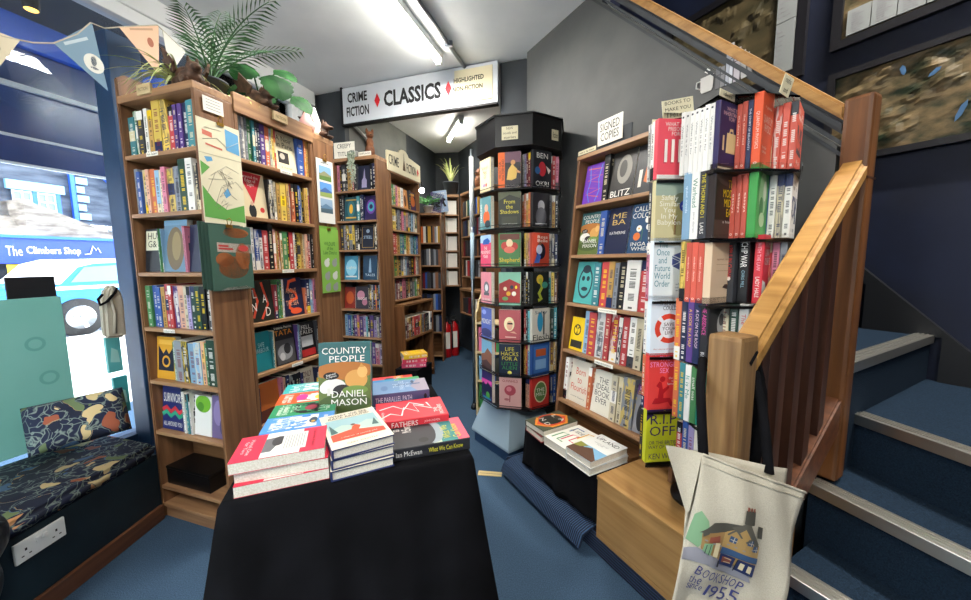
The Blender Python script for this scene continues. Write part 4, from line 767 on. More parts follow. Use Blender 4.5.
def stack_at(corner, th, z, front, spines, where, step=.024, tag_='', W=.129, H=.198, gap=.0008, hard=False):
    """a pocket: FRONT (cover key or colour) outermost with its spine at CORNER, then SPINES behind it; th = direction of the cover, degrees"""
    e = Vector((math.cos(R(th)), math.sin(R(th)), 0)); n = Vector((e.y, -e.x, 0)); d = 0.; out = []
    seq = [front] + list(spines)
    for i, s in enumerate(seq):
        if s in COVERS: kd, t_, w_, h_, *_ = COVERS[s]
        else: kd, t_, w_, h_ = ('hardback' if hard else 'paperback'), step, W, H
        q = corner - n*(d+t_/2); M = axes((q.x, q.y, z), n, e, (0, 0, 1)); d += t_+gap
        # local x -> n (front cover), y -> e, z up
        if s in COVERS: o = face_book(s, M, 'on ' + where.split(' of ')[1], parts=True)
        else:
            wd = CW[s][1]; po = ORD[i]+' behind front cover' if i else 'outermost'
            o = book(kd, f'{wd} {kd} {po}, {tag_} {where}', M, t_, w_-.002*i, h_+rng.uniform(-.006, .004), s, style=rng.choice((0, 0, 1, 2)), parts=True)
        out.append(o)
    return out
for t, z in enumerate(TZ):
    for i, (fr, spn) in enumerate(((F0[t], []), (F1[t], ['C']), (F2[t], S2c[t][::-1]), (S3c[t][0], S3c[t][1:]))):
        v, ed, n = octface(i); th = math.degrees(math.atan2(ed.y, ed.x))
        tg = ('aisle side', 'middle pocket', 'wall pocket', 'far wall pocket')[i]
        stack_at(v + ed*.004 - n*.002, th, z, fr, spn, f'{TN[t]} tier of octagonal spinner', .019 if i > 1 else .024, tg)
# ------------------------------------------------------------------ wooden rack behind the spinner
rk = thing('wooden_rack', 'pale wooden rack with scalloped side standing behind the octagonal spinner', 'rack', (-.085, 2.86, 0), -20)
bm = BM(); prism(bm, [(0, 0), (.2, 0), (.2, .98), (.16, 1.02), (.05, .93), (.03, .88), (0, .86)], 0, 0, .015); obj('side_panel', bm, 'plinth', rk)
bm = BM(); prism(bm, [(0, 0), (.2, 0), (.2, .98), (.16, 1.02), (.05, .93), (.03, .88), (0, .86)], 0, .285, .30); obj('side_panel', bm, 'plinth', rk)
for z in (.06, .3, .54, .78): part('shelf', rk, 'plinth', (.015, .285, 0, .19, z-.014, z))
mr = M_of(rk)
for z, spx, nm in ((.54, 'P20 D16 L24 R20 G20 W24 B20', 'upper'), (.3, 'L30 T24 B26 D20 G24 W20', 'middle'), (.06, 'G24 R26 D20 L24 M20 F22', 'lowest')): row(mr, .02, .28, .02, z, spx, f'{nm} shelf of wooden rack behind spinner', hmax=.2, stuff=True)
big = obj('distant_books', FARBM, FARM); big['kind'] = 'stuff'; tag(big, 'small dark and pale books on the far shelves at the aisle end', 'books')
# tall pole
pl = thing('window_pole', 'tall grey metal pole with white upper sleeve standing beside the octagonal spinner', 'pole', (-.105, 3.0, 0), 0)
bm = BM(); tube(bm, [(0, 0, 0), (0, 0, 2.16)], .012, 10); obj('steel_shaft', bm, 'steel', pl)
bm = BM(); tube(bm, [(0, 0, 1.55), (.0, 0, 2.1)], .019, 10); obj('white_sleeve', bm, 'whiteplastic', pl)
bm = BM(); tube(bm, [(0, 0, 1.12), (0, 0, 1.5)], .017, 10); obj('grey_grip', bm, 'spinbase', pl)
bm = BM(); lathe(bm, [(.03, 0), (.03, .02), (.014, .05)], 12); obj('rubber_foot', bm, 'blackplastic', pl)
# ------------------------------------------------------------------ acrylic spinner beside the balustrade
cov('prisons', 'paperback', .129, .198, '#e0505e', 'coral red book with four white bars', [('r', 0, 0, 1, .07, 'W'), ('t', 'WHAT ARE\nPRISONS\nFOR?', .5, .83, .62, .22, 'W')] + [q for k in range(4) for q in (('r', .17+.19*k, .26, .25+.19*k, .64, 'b83a48'), ('r', .19+.19*k, .28, .27+.19*k, .66, 'W'))])
cov('monster', 'paperback', .129, .198, '#2f2752', 'dark purple book with a tan bag', [('t', 'WHAT IS\nINHERITANCE\nFOR?', .5, .83, .72, .2, 'd9b0b0'), ('p', [(.3, .25), (.33, .55), (.42, .55), (.45, .62), (.58, .62), (.6, .55), (.7, .55), (.72, .25)], 'e0c890'), ('r', .46, .55, .56, .58, '2f2752'), ('r', .15, .28, .22, .5, 'e0c890'), ('r', .8, .28, .86, .5, 'e0c890'), ('r', 0, 0, 1, .03, 'd9c9a9')], .016)
cov('quantum', 'hardback', .10, .216, '#e2582f', 'orange red hardback with pale title', [('t', 'QUANTUM\nPHYSICS', .5, .6, .8, .22, 'f3d6c4'), ('t', 'a guide', .5, .82, .6, .05, 'f3d6c4'), ('t', 'for the\ncurious', .3, .25, .4, .1, 'f3d6c4')])
cov('babylon', 'paperback', .135, .205, '#cdc294', 'pale olive book with a goat and round blue sticker', [('r', 0, .75, 1, 1, '9fae9c'), ('e', .65, .4, .22, .32, 'b3a36a'), ('r', .52, .1, .58, .4, '8a6a42'), ('r', .72, .1, .78, .36, '8a6a42'), ('e', .7, .7, .2, .1, '7d7f62'), ('t', 'Safely\nSimilar\nYou\nIn My\nBabylon', .38, .5, .62, .52, 'f0ecdc'), ('e', .8, .58, .15, .1, '2a3a9a'), ('t', 'prize', .8, .58, .18, .04, 'W')])
cov('mideast', 'hardback', .15, .225, '#2a211e', 'dark brown book with yellow capitals', [('r', 0, 0, 1, .25, '4f3c36'), ('e', .5, .85, .5, .14, '4a3a34'), ('t', 'THE\nMODERN\nMIDDLE\nEAST', .58, .55, .62, .5, 'e6c818'), ('t', 'a history', .55, .22, .5, .05, 'W')])
cov('greenprint', 'hardback', .105, .222, '#3f9a48', 'green book with pale speckled figures', [('e', .5, .6, .35, .3, '8fbf86'), ('e', .4, .4, .18, .16, '2f7a3a'), ('e', .65, .65, .14, .14, 'cfdcc0'), ('e', .5, .25, .25, .1, 'a9c99c')])
cov('oncefuture', 'hardback', .14, .216, '#dfe6ea', 'pale grey book with blue title and a network cube', [('t', 'The\nOnce\nand\nFuture\nWorld\nOrder', .25, .58, .42, .74, '3f8a9a'), ('p', [(.5, .55), (.5, .72), (.72, .77), (.95, .72), (.95, .55), (.72, .48)], '4a5690'), ('l', [(.5, .72), (.72, .66), (.95, .72)], .003, 'dfe6ea'), ('l', [(.72, .66), (.72, .48)], .003, 'dfe6ea'), ('l', [(.5, .55), (.95, .68)], .002, 'dfe6ea'), ('l', [(.95, .55), (.5, .68)], .002, 'dfe6ea'), ('t', 'what the\nnext ages\nwill hold', .78, .2, .34, .14, '6a7a8a')])
cov('tan', 'paperback', .135, .2, '#d9bfa0', 'sandy book with thin lines and a small figure', [('l', [(.2, .62), (.8, .62)], .001, '9a7a5a'), ('l', [(.2, .52), (.8, .52)], .001, '9a7a5a'), ('t', 'quiet title', .5, .7, .6, .04, '9a6a5a'), ('p', [(.5, .25), (.8, .2), (.75, .3), (.6, .3)], '4a3a34'), ('e', .75, .3, .05, .03, 'd9902c')])
cov('lawside', 'hardback', .115, .216, '#cf2f3c', 'red and white book with white capitals', [('t', 'WITH THE\nLAW ON\nOUR SIDE', .5, .74, .85, .36, 'W'), ('p', [(0, 0), (0, .35), (.3, .3), (.5, .12), (.6, .3), (1, .35), (1, 0)], 'e4e0d8'), ('t', 'LADY HALE', .5, .07, .7, .06, '8a2a3a')])
cov('lifebuoy', 'hardback', .14, .216, '#dde9f2', 'white book with a red lifebuoy', [('e', .5, .45, .38, .25, 'd8442f'), ('e', .5, .45, .25, .165, 'e9eef2')] + [('p', [(.5+.4*math.cos(R(a))*s_, .45+.27*math.sin(R(a))*s_) for a, s_ in ((k-9, 1), (k+9, 1), (k+9, .6), (k-9, .6))], 'e9eef2') for k in (45, 135, 225, 315)] + [('t', 'SAVE\nYOUR\nLIFE', .5, .45, .36, .2, '222'*2), ('t', 'THIS BOOK\nCOULD', .5, .84, .55, .16, '22222a'), ('t', 'the science of staying afloat', .5, .1, .8, .035, 'c0503a')])
cov('absence', 'hardback', .15, .222, '#2a2a2e', 'black book with a grey face and pink letters', [('e', .6, .6, .26, .22, 'a9a9a9'), ('e', .5, .66, .1, .09, '4a4a4c'), ('e', .72, .55, .12, .1, '6a6a6c'), ('t', 'THE AB\nTED', .5, .2, .8, .2, 'd9489a')])
cov('hardcream', 'hardback', .13, .2, '#d8d2c4', 'cream and blue book', [('p', [(0, 0), (0, .2), (.5, .3), (1, .2), (1, 0)], '3a62b0')])
cov('stronger', 'paperback', .145, .212, '#df4440', 'red book with pink title and a kneeling figure', [('t', 'THE\nSTRONGER\nSEX', .42, .8, .76, .3, 'f09ad0'), ('t', 'the power\nof the\nfemale body', .72, .5, .42, .16, 'f0e6e0'), ('p', [(.12, .1), (.2, .2), (.28, .2), (.3, .38), (.22, .42), (.3, .5), (.36, .48), (.4, .36), (.55, .42), (.56, .38), (.42, .28), (.42, .2), (.6, .2), (.72, .05), (.62, .05), (.55, .13), (.3, .1)], 'b01a24'), ('e', .38, .54, .07, .05, 'b01a24')])
cov('cultured', 'hardback', .14, .216, '#1f8f7c', 'sea green hardback with a red seal', [('t', 'Cult of\nVirtue', .5, .75, .8, .2, 'c9e6d9'), ('e', .45, .3, .3, .2, 'c0453a'), ('e', .5, .3, .2, .14, 'd9705a')])
cov('ripoff', 'paperback', .14, .205, '#c9cc28', 'acid yellow book with purple capitals', [('p', [(0, .78), (.2, .92), (.5, .98), (.8, .9), (1, .72), (1, 1), (0, 1)], '35265c'), ('t', 'R.I.P.\nOFF!', .5, .7, .8, .4, '35265c'), ('t', 'OR THE BRITISH\nWAY OF DEATH', .5, .33, .85, .15, '35265c'), ('t', 'KEN WEST', .5, .11, .8, .11, '35265c')])
ctr = Vector((.80, 1.285, 0)); ZT = [1.545, 1.335, 1.128, .925, .72, .515]
b2 = thing('book_spinner', 'black and clear acrylic book spinner on the light oak box behind the newel post', 'spinner', ctr, 0)
bm = BM(); lathe(bm, [(.09, .36), (.09, .375), (.03, .385), (.03, .39)], 28); obj('base_disc', bm, 'blackplastic', b2)
bm = BM(); tube(bm, [(0, 0, .37), (0, 0, 1.76)], .035, 14); obj('centre_pole', bm, 'blackplastic', b2)
HUL = [(-.212, -.022), (-.118, -.018), (-.105, -.158), (.035, -.172), (.165, -.152), (.25, -.05), (.05, .10), (-.14, .12)]
for z in ZT:
    bm = BM(); prism(bm, HUL, 2, z-.014, z-.006); obj('tier_tray', bm, 'blackplastic', b2)
    for i, (a, bq) in enumerate(zip(HUL, HUL[1:]+HUL[:1])):
        if i in (0, 2, 3, 4):
            a, bq = Vector((*a, 0)), Vector((*bq, 0)); d = (bq-a); l = d.length; d.normalize(); n = Vector((d.y, -d.x, 0))
            bm = BM(); box(bm, .004, l-.004, -.002, 0, -.014, .010); m = axes((a.x+n.x*.002, a.y+n.y*.002, z), d, -n, (0, 0, 1)); q = obj('acrylic_lip', bm, 'acrylic', b2); q.matrix_basis = m
bm = BM(); prism(bm, [(p[0]*.93, p[1]*.93) for p in HUL], 2, 1.752, 1.758); obj('top_plate', bm, 'acrylic', b2)
# pockets: (corner x, y, cover direction, front, spines behind, note)
def Bst(t, cx, cy, th, front, sp_, where, step=.02, W=.129, H=.198, hard=False): return stack_at(Vector((cx, cy, 0)), th, ZT[t], front, sp_, f'{TN[t] if t < 5 else "lowest"} tier of acrylic spinner', step, where, W, H, hard=hard)
p1, p2, p3, p4 = (.590, 1.272, 5), (.708, 1.131, 29), (.826, 1.118, 38), (.95, 1.14, 44)
pw = 'first pocket'; px = 'second pocket'; py = 'third pocket'; pz = 'outer pocket'
pen = dict(c3='W')
Bst(0, *p1, 'prisons', 'WW', pw); o = Bst(0, *p2, 'monster', 'WWWWWWW', px, .0145)
for q in o[1:]: spine_text(q, .0145, .198, [('What is it for', .55, .5, '3a3a3c', .35), ('▪', .93, .03, '3a3a3c', .4)])
o = Bst(0, *p3, 'quantum', 'NQQ', py, .0135)
spine_text(o[0], .024, .216, [('QUANTUM PHYSICS', .5, .5, 'f3d6c4', .4), ('o', .06, .03, 'f3e0d0', .4)]); spine_text(o[1], .0135, .198, [('THE STORY OF RELATIVITY', .58, .62, 'd9dce6', .35)])
for q in o[2:]: spine_text(q, .0135, .198, [('the short read', .6, .45, 'f0c9b4', .3), ('o', .06, .03, 'f3e0d0', .4)])
o = Bst(0, *p4, 'Q', 'QQQ', pz, .0185)
Bst(1, *p1, 'babylon', 'D', pw); o = Bst(1, *p2, 'mideast', 'DWL', px, .026, .14, .215, True)
spine_text(o[1], .026, .215, [('THE THORN AND I', .62, .62, 'd9c818'), ('LARS', .15, .16, 'W')]); spine_text(o[2], .026, .215, [('Warhead', .68, .42, '2f7a5a', .55), ('jane doran', .25, .3, '8a8a8a', .3)]); spine_text(o[3], .026, .215, [('quiet minds', .6, .4, 'd9e6f0', .35)])
o = Bst(1, *p3, 'greenprint', 'QQQ', py, .0150)
for q in o[1:]: spine_text(q, .0150, .198, [('essays', .55, .3, 'f3d6c4', .35), ('o', .06, .035, 'f3e0d0', .45)])
o = Bst(1, *p4, 'W', 'CWB', pz, .0185)
Bst(2, *p1, 'oncefuture', 'P', pw); o = Bst(2, *p2, 'tan', 'QQQY', px, .019)
for q in o[1:4]: spine_text(q, .019, .198, [('o', .06, .035, 'f3e0d0', .45), ('modern classics', .55, .4, 'f3d6c4', .3)])
o = Bst(2, .80, 1.162, 26, 'D', [], 'side pocket', .028, .13, .216, True); spine_text(o[0], .028, .216, [('APPLE IN CHINA', .62, .5, 'd03a34', .5), ('●', .36, .06, 'e9e4da', .4)])
o = Bst(2, .832, 1.140, 32, 'K', [], 'middle side pocket', .030, .12, .22, True); spine_text(o[0], .03, .22, [('CHIP WAR', .7, .36, 'f0f0ec', .6), ('CHRIS MILL', .35, .25, '8ab0c0', .3)])
o = Bst(2, .866, 1.126, 40, 'lawside', [], py); spine_text(o[0], .024, .216, [('WITH THE LAW', .68, .4, 'f0b0c0', .4), ('LADY HALE', .24, .3, 'W', .45)])
o = Bst(2, *p4, 'S', 'PRO', pz, .0185)
Bst(3, *p1, 'lifebuoy', 'W', pw); o = Bst(3, *p2, 'absence', 'NVNO', px, .021, .14, .212, True)
spine_text(o[0], .024, .222, [('THE ABSENCE', .68, .45, 'd9489a', .5), ('BUDGE', .12, .16, 'e9e9e9', .45)]); spine_text(o[1], .021, .212, [('A CAT ON THE ROOF', .55, .6, 'e6c9d9')]); spine_text(o[2], .021, .212, [('A LOOK IN A MAP', .55, .6, 'e6b83a')])
o = Bst(3, *p3, 'W', 'FCY', py, .026, .13, .2, True); spine_text(o[3], .026, .2, [('THE ILLEGAL', .6, .5, '2a2a2a')]); spine_text(o[0], .026, .2, [('The Worth', .6, .5, 'c02a34')])
Bst(3, *p4, 'C', 'WR', pz, .02)
Bst(4, *p1, 'stronger', 'O', pw); o = Bst(4, *p2, 'cultured', 'GWTO', px, .020)
spine_text(o[0], .024, .216, [('Cult of Virtue', .62, .5, 'c9e6d9', .4)]); spine_text(o[2], .024, .198, [('It is Me', .6, .4, '1f8f7c', .5)]); spine_text(o[1], .024, .198, [('small seas', .6, .4, 'W', .4)])
Bst(4, *p3, 'C', 'WT', py, .024); Bst(4, *p4, 'W', 'CS', pz, .022)
Bst(5, *p1, 'ripoff', 'K', pw); Bst(5, *p2, 'hardcream', 'IBR', px, .020); Bst(5, *p3, 'W', 'C', py, .022)
e5 = Vector((math.cos(R(5)), math.sin(R(5)), 0)); n5 = Vector((e5.y, -e5.x, 0))
label_card('cream handwritten card clipped above the coral red prison book', axes((.612, 1.288, 1.742), (.985, -.12, .12), (.12, .99, 0), (-.12, 0, .99)), .10, .062, ['BOOKS TO', 'MAKE YOU', 'THINK...'], 'cardcream')
label_card('small cream card on the clear top plate above the purple book', axes((.70, 1.125, 1.752), (.86, .5, -.05), (-.5, .86, 0), (0, 0, 1)), .085, .02, ['ideas'], 'cardcream')
label_card('small cream card standing above the orange red hardback', axes((.86, 1.105, 1.752), (.9, .3, -.3), (-.3, .95, 0), (.3, 0, .95)), .04, .055, ['maths', 'and'], 'cardcream')
label_card('tiny cream tag on the upper edge of the coral spinner pocket', axes((.585, 1.31, 1.735), (1, 0, 0), (0, 1, 0), (0, 0, 1)), .03, .018, ['new'], 'cardcream')
# mug and book cut-outs on the grey wall above
st = thing('wall_sticker', 'pale mug and row of books stickers on the grey wall above the acrylic spinner', 'sticker', P(1.005, 1.618, 1.985), RB)
bm = BM(); prism(bm, [(-.012, .0), (.028, .0), (.034, .01), (.036, .065), (-.02, .065), (-.018, .01)], 1, -.003, 0); obj('mug', bm, pr('b0b0ac'), st)
bm = BM(); tube(bm, [(-.018, -.002, .054), (-.036, -.002, .054), (-.038, -.002, .032), (-.018, -.002, .02)], .003, 6); obj('mug_handle', bm, pr('c9c9c6'), st)
bm = BM(); prism(bm, [(-.004, .085), (.008, .075), (.02, .085), (.008, .096)], 1, -.003, 0); obj('steam', bm, pr('d0d0cc'), st)
for i, (x, w, h, c, l) in enumerate(((.045, .018, .085, '5a5c60', 0), (.065, .016, .08, '6e7074', 0), (.085, .012, .145, '9aa0ac', 0), (.099, .012, .155, 'b5bac4', 0), (.116, .022, .125, 'aaa4ab', 0), (.145, .02, .105, 'a2a29f', -5), (.172, .014, .09, '8a8a88', -10))):
    bm = BM(); box(bm, 0, w, -.003, 0, 0, h); q = obj('book_sticker', bm, pr(c), st); q.location = (x, 0, -.005); q.rotation_euler = (0, R(l), 0)
    bm = BM(); box(bm, .001, w-.001, -.0035, -.003, h*.6, h*.6+.003); obj('spine_band', bm, pr('3c3c40'), q)
# oak box
ob = thing('wooden_box', 'light oak veneered box on the ribbed step below the acrylic spinner', 'box', P(1.05, 1.09, .08), RB)
part('carcass', ob, 'lightoak_x', (0, .50, .016, .48, 0, .262), bev=.002); part('front_panel', ob, 'lightoak_x', (0, .50, 0, .015, .022, .262), bev=.0015)
part('lid_panel', ob, 'lightoak_x', (-.003, .503, -.003, .483, .263, .281), bev=.003); part('kick_strip', ob, 'lightoak_x', (0, .50, .0, .015, 0, .020), bev=.001)
# black-clothed stool with books
def cloth(name, label, corners, ztop, zhem, flare, mat, ripple=.012, seed=1, loc=None, nper=26):
    """draped cloth over a rectangular top: CORNERS counter-clockwise in plan"""
    rr = random.Random(seed); cs = [Vector((*c, 0)) for c in corners]; ctr_ = sum(cs, Vector())/4; ring = []
    for i in range(4):
        a, b = cs[i], cs[(i+1) % 4]
        for j in range(nper): ring.append((a.lerp(b, j/nper), i, j/nper))
    bm = BM(); rows = []; zs = [(ztop, 0.), (ztop-.012, .006)] + [(ztop+(zhem-ztop)*(k/10), .006+flare*(k/10)**1.1) for k in range(1, 11)]
    for z, f in zs:
        rw = []
        for (p, i, tt) in ring:
            a, b = cs[i], cs[(i+1) % 4]; d = (b-a).normalized(); n = Vector((d.y, -d.x, 0))
            pa = cs[i-1]; dn = (a-pa).normalized(); n0 = Vector((dn.y, -dn.x, 0))
            if tt == 0: out = (n+n0).normalized()*(1.5 if i in (0, 3) else 1.15)
            else: out = n
            k = (ztop-z)/(ztop-zhem) if ztop != zhem else 0
            w = ripple*k*(math.sin(tt*21+i*2+seed)+.6*math.sin(tt*37+i)) * (0.3 if tt == 0 else 1)
            q = p + out*(f+w); rw.append(bm.verts.new((q.x, q.y, z + (.010*math.sin(tt*9+i) if z == zhem else 0))))
        rows.append(rw)
    n = len(ring)
    for a, b in zip(rows, rows[1:]):
        for k in range(n): bm.faces.new((a[k], b[k], b[(k+1) % n], a[(k+1) % n]))
    bm.faces.new(rows[0])
    for f in bm.faces: f.smooth = True
    bm.faces.ensure_lookup_table(); bm.faces[-1].smooth = False
    o = obj(name, bm, mat, smooth='keep'); s_ = o.modifiers.new('t', 'SOLIDIFY'); s_.thickness = .002; s_.offset = 1
    return tag(o, label, 'tablecloth')
stl = thing('display_stool', 'low stool hidden under a black cloth beside the oak box', 'stool', P(1.60, 1.115, .101), RB)
part('seat', stl, 'oakdark_x', (.012, .53, .01, .13, .21, .235)); 
for x, y in ((.015, .012), (.48, .012), (.015, .10), (.48, .10)): part('leg', stl, 'oakdark_z', (x, x+.035, y, y+.03, 0, .21))
cc = [P(1.605, 1.112), P(1.065, 1.112), P(1.065, 1.252), P(1.605, 1.252)]
cloth('tablecloth', 'black cloth draped over the low stool on the ribbed mat', [(c.x, c.y) for c in cc], .345, .12, .012, 'blackcloth', .006, 3)
def lying(label, key_or, ctr2, zb, spine_deg, T_=.03, W=.153, H=.234, c='W', items=None, kind='hardback', up=True, spine=None, c2=None, deco=0., group=None, c3='W'):
    """book lying flat, cover up. SPINE_DEG: world direction from spine to fore-edge"""
    a = Vector((math.cos(R(spine_deg)), math.sin(R(spine_deg)), 0)); b = Vector((0, 0, 1)).cross(a)
    o_ = Vector((ctr2[0], ctr2[1], zb+T_/2)) - a*W/2 - b*H/2
    o = book(kind, label, axes(o_, (0, 0, 1), a, b), T_, W, H, c, c2=c2, deco=deco, parts=True, group=group, c3=c3)
    if items: cover_print(o, T_, W, H, items)
    if spine: spine_text(o, T_, H, spine)
    return o
ze = .349
land = [('e', .5, .5, .46, .42, 'c8452a'), ('e', .45, .5, .34, .3, '2a2a22'), ('l', [(.1, .3), (.5, .05), (.9, .3), (.92, .7), (.5, .95), (.1, .7)], .014, 'd98a2c'), ('t', 'L', .3, .7, .16, .12, 'W'), ('t', 'A', .65, .72, .2, .12, 'W'), ('t', 'N', .3, .35, .18, .12, 'W'), ('t', 'D', .66, .3, .2, .12, 'W')]
def sc(s, c): v = P(s, c); return (v.x, v.y)
g_ = None
lying('lower of two thick hardbacks nearest the flared spinner base on the black stool', None, sc(1.475, 1.182), ze, -66, .032, .155, .235, '8a2a2f')
lying('upper of two thick hardbacks near the spinner base with pale letters over red swirls', None, sc(1.478, 1.182), ze+.0325, -60, .032, .155, .235, '4a4d3c', land)
aside = [('l', [(.15, .12), (.15, .45), (.35, .5), (.35, .15), (.6, .15)], .008, '3f8a5a'), ('l', [(.45, .2), (.45, .55), (.65, .6), (.65, .3), (.85, .3)], .008, 'c8405a'), ('l', [(.7, .5), (.7, .85), (.9, .88)], .008, 'd9a02c'), ('l', [(.2, .6), (.2, .85), (.5, .85)], .008, '3a5a8a'), ('t', 'A SIDE', .4, .72, .5, .1, '4a4a4c')]
lying('white hardback with looping coloured lines in the middle of the black stool', None, sc(1.315, 1.185), ze, -60, .045, .155, .235, 'e6e3d6', aside)
upl = [('r', 0, .0, 1, .42, '7fb0d0'), ('p', [(0, 0), (0, .34), (.3, .3), (.5, .4), (.8, .22), (1, .1), (1, 0)], '5a3f30'), ('p', [(0, .2), (0, .42), (.35, .4), (.2, .25)], '8a8a3a'), ('t', 'UPLAND', .5, .82, .8, .12, '2a2a2c'), ('t', 'a journey through\nthe hills', .5, .62, .5, .08, '8a8a88')]
lying('lower of two white hardbacks on the black stool beside the oak box', None, sc(1.150, 1.185), ze, -63, .032, .155, .235, 'dfdfd8', upl)
lying('upper of two white hardbacks beside the oak box, with a dark headland on its cover', None, sc(1.153, 1.185), ze+.0325, -60, .032, .155, .235, 'e2e2dc', upl)
# ------------------------------------------------------------------ display table in front
tb = thing('display_table', 'square display table hidden under a long black cloth in the aisle', 'table', (-.32, 1.12, 0), 19)
part('tabletop', tb, 'oakdark_x', (-.285, .285, -.285, .285, .70, .733))
for x in (-.26, .22):
    for y in (-.26, .22): part('leg', tb, 'oakdark_z', (x, x+.04, y, y+.04, 0, .70))
TA = R(19); tx = Vector((math.cos(TA), math.sin(TA), 0)); ty = Vector((-math.sin(TA), math.cos(TA), 0)); FL = Vector((-.592, .751, 0))
def TP(a, b): v = FL + tx*a + ty*b; return (v.x, v.y)
bpy.data.objects[tb.name].location = (*TP(.29, .30), 0)
cl = cloth('tablecloth', 'long black cloth over the book display table, falling to the carpet', [TP(0, 0), TP(.58, 0), TP(.58, .60), TP(0, .60)], .74, .02, .115, 'blackcloth', .018, 1)
zt = .7425; ca = 19
def tl(*a): return TP(*a)
# left rank, front to back
rw = [('r', 0, 0, 1, .3, 'd8304a'), ('r', 0, .72, 1, 1, 'd8304a'), ('r', 0, .3, 1, .72, 'e6e2d8'), ('p', [(.25, .3), (.2, .5), (.5, .62), (.55, .45), (.8, .4), (.8, .3)], '6a6a6c'), ('e', .4, .45, .2, .07, '3a3a3c'), ('r', .15, .5, .85, .78, 'dcdcd2'), ('t', 'Secrets kept', .5, .86, .7, .04, '7a1a2a'), ('t', 'Hotel One\nfor Two', .5, .13, .6, .1, 'f0c9c9')] + [('r', .22, .53+.03*k, .78, .54+.03*k, '9a9a96') for k in range(8)]
red = dict(T_=.027, W=.128, H=.198, kind='paperback')
lying('lowest red and white paperback of the stack at the table front corner', None, tl(.118, .068), zt, -71+3, c='d8304a', items=rw, **red)
lying('middle red and white paperback of the stack at the table front corner', None, tl(.122, .074), zt+.0275, -71-1, c='d8304a', items=rw, **red)
lying('topmost red and white paperback of the stack at the table front corner', None, tl(.112, .069), zt+.055, -71+2, c='d8304a', items=rw, **red)
blu = [('t', 'THE BOOK\nOF SEA', .5, .6, .8, .5, 'e6eef6'), ('e', .5, .3, .2, .06, '3a4a5c'), ('e', .42, .3, .06, .03, 'd9a83a')]
grn = [('t', 'BESIDE\nTHE', .5, .72, .8, .3, 'a9d0b0'), ('e', .5, .4, .2, .1, '8a3040'), ('t', 'LAND', .5, .2, .8, .14, 'a9d0b0')]
orn = [('e', .5, .6, .3, .1, 'd83a8a'), ('e', .4, .3, .2, .08, 'e6c83a'), ('t', 'SUN', .5, .85, .6, .12, 'f0e0d0')]
tea = [('t', 'THE TEAL\nSHORES', .5, .6, .8, .5, 'd0ecec'), ('r', .1, .05, .9, .16, '2a6a70')]
for nm, col, its, b, n, x in (('sky blue', '4f8fd0', blu, .197, 3, .128), ('leaf green', '2f8a5c', grn, .299, 3, .128), ('bright orange', 'e25a2a', orn, .401, 3, .125), ('turquoise', '35aaa8', tea, .503, 3, .128)):
    for i in range(n):
        lying(f'{nm} paperback, {"lowest of its" if i == 0 else "topmost of its" if i == n-1 else "middle of its"} stack along the window side of the display table', None, tl(x+.004*((i*7) % 3-1), b+.003*((i*5) % 3-1)), zt+.0262*i, 109 if nm != 'leaf green' else 109, T_=.0258, W=.1, H=.18, kind='paperback', c=col, items=its if i == n-1 else None, deco=1., c3='W')
# middle rank: three cream hardbacks and the standing book
bg = [('r', 0, 0, 1, 1, 'dfd6bf'), ('r', .06, .18, .94, .8, '8fb0b4'), ('p', [(.06, .5), (.3, .6), (.55, .52), (.75, .62), (.94, .55), (.94, .3), (.06, .3)], 'a9c0b4'), ('p', [(.06, .18), (.06, .36), (.4, .42), (.94, .3), (.94, .18)], 'd9492f'), ('p', [(.08, .38), (.1, .66), (.2, .4)], '3a5a58'), ('p', [(.9, .4), (.88, .62), (.78, .42)], '3a5a58'), ('p', [(.4, .38), (.46, .5), (.52, .54), (.6, .48), (.52, .36)], 'c9502f'), ('e', .48, .55, .04, .025, '5a3a30'), ('t', 'WHAT WE SEE\nRACE AROUND', .5, .88, .74, .13, '3a3436'), ('t', 'a memoir of running wild', .5, .24, .6, .03, 'f0e0d0'), ('t', 'GARY WHISTLE', .5, .07, .5, .04, '6a5a4a')]
md_ = dict(T_=.026, W=.152, H=.215, c='2c3560')
for i, (dx, dy, an) in enumerate(((0, 0, 0), (-.003, .004, 2), (-.006, .003, 5))):
    lying(f'{("lowest", "middle", "topmost")[i]} of three cream-covered hardbacks with navy boards at the middle of the table front', None, (-.357+dx, .945+dy), zt+.0266*i, 27+an, items=bg, **md_)
lying('pale blue hardback lying under the standing display book on the table', None, tl(.28, .34), zt, 19, T_=.03, W=.15, H=.19, c='7fa6c4', deco=1.)
cb = tl(.251, .305); e_ = Vector((math.cos(R(8)), math.sin(R(8)), 0)); n_ = Vector((e_.y, -e_.x, 0)); upv = (Vector((0, 0, 1)) - n_*.16).normalized(); nn = e_.cross(upv)
q = Vector((cb[0], cb[1], zt+.0304)) - e_*.08
kd, t_, w_, h_, col, desc, its = COVERS['country']
o = book('hardback', 'teal topped hardback with cream dog and fox, standing upright behind the table stacks', axes(q + nn*(-t_*.0), nn, e_, upv), t_, w_, h_, col, deco=0, parts=True); cover_print(o, t_, w_, h_, its)
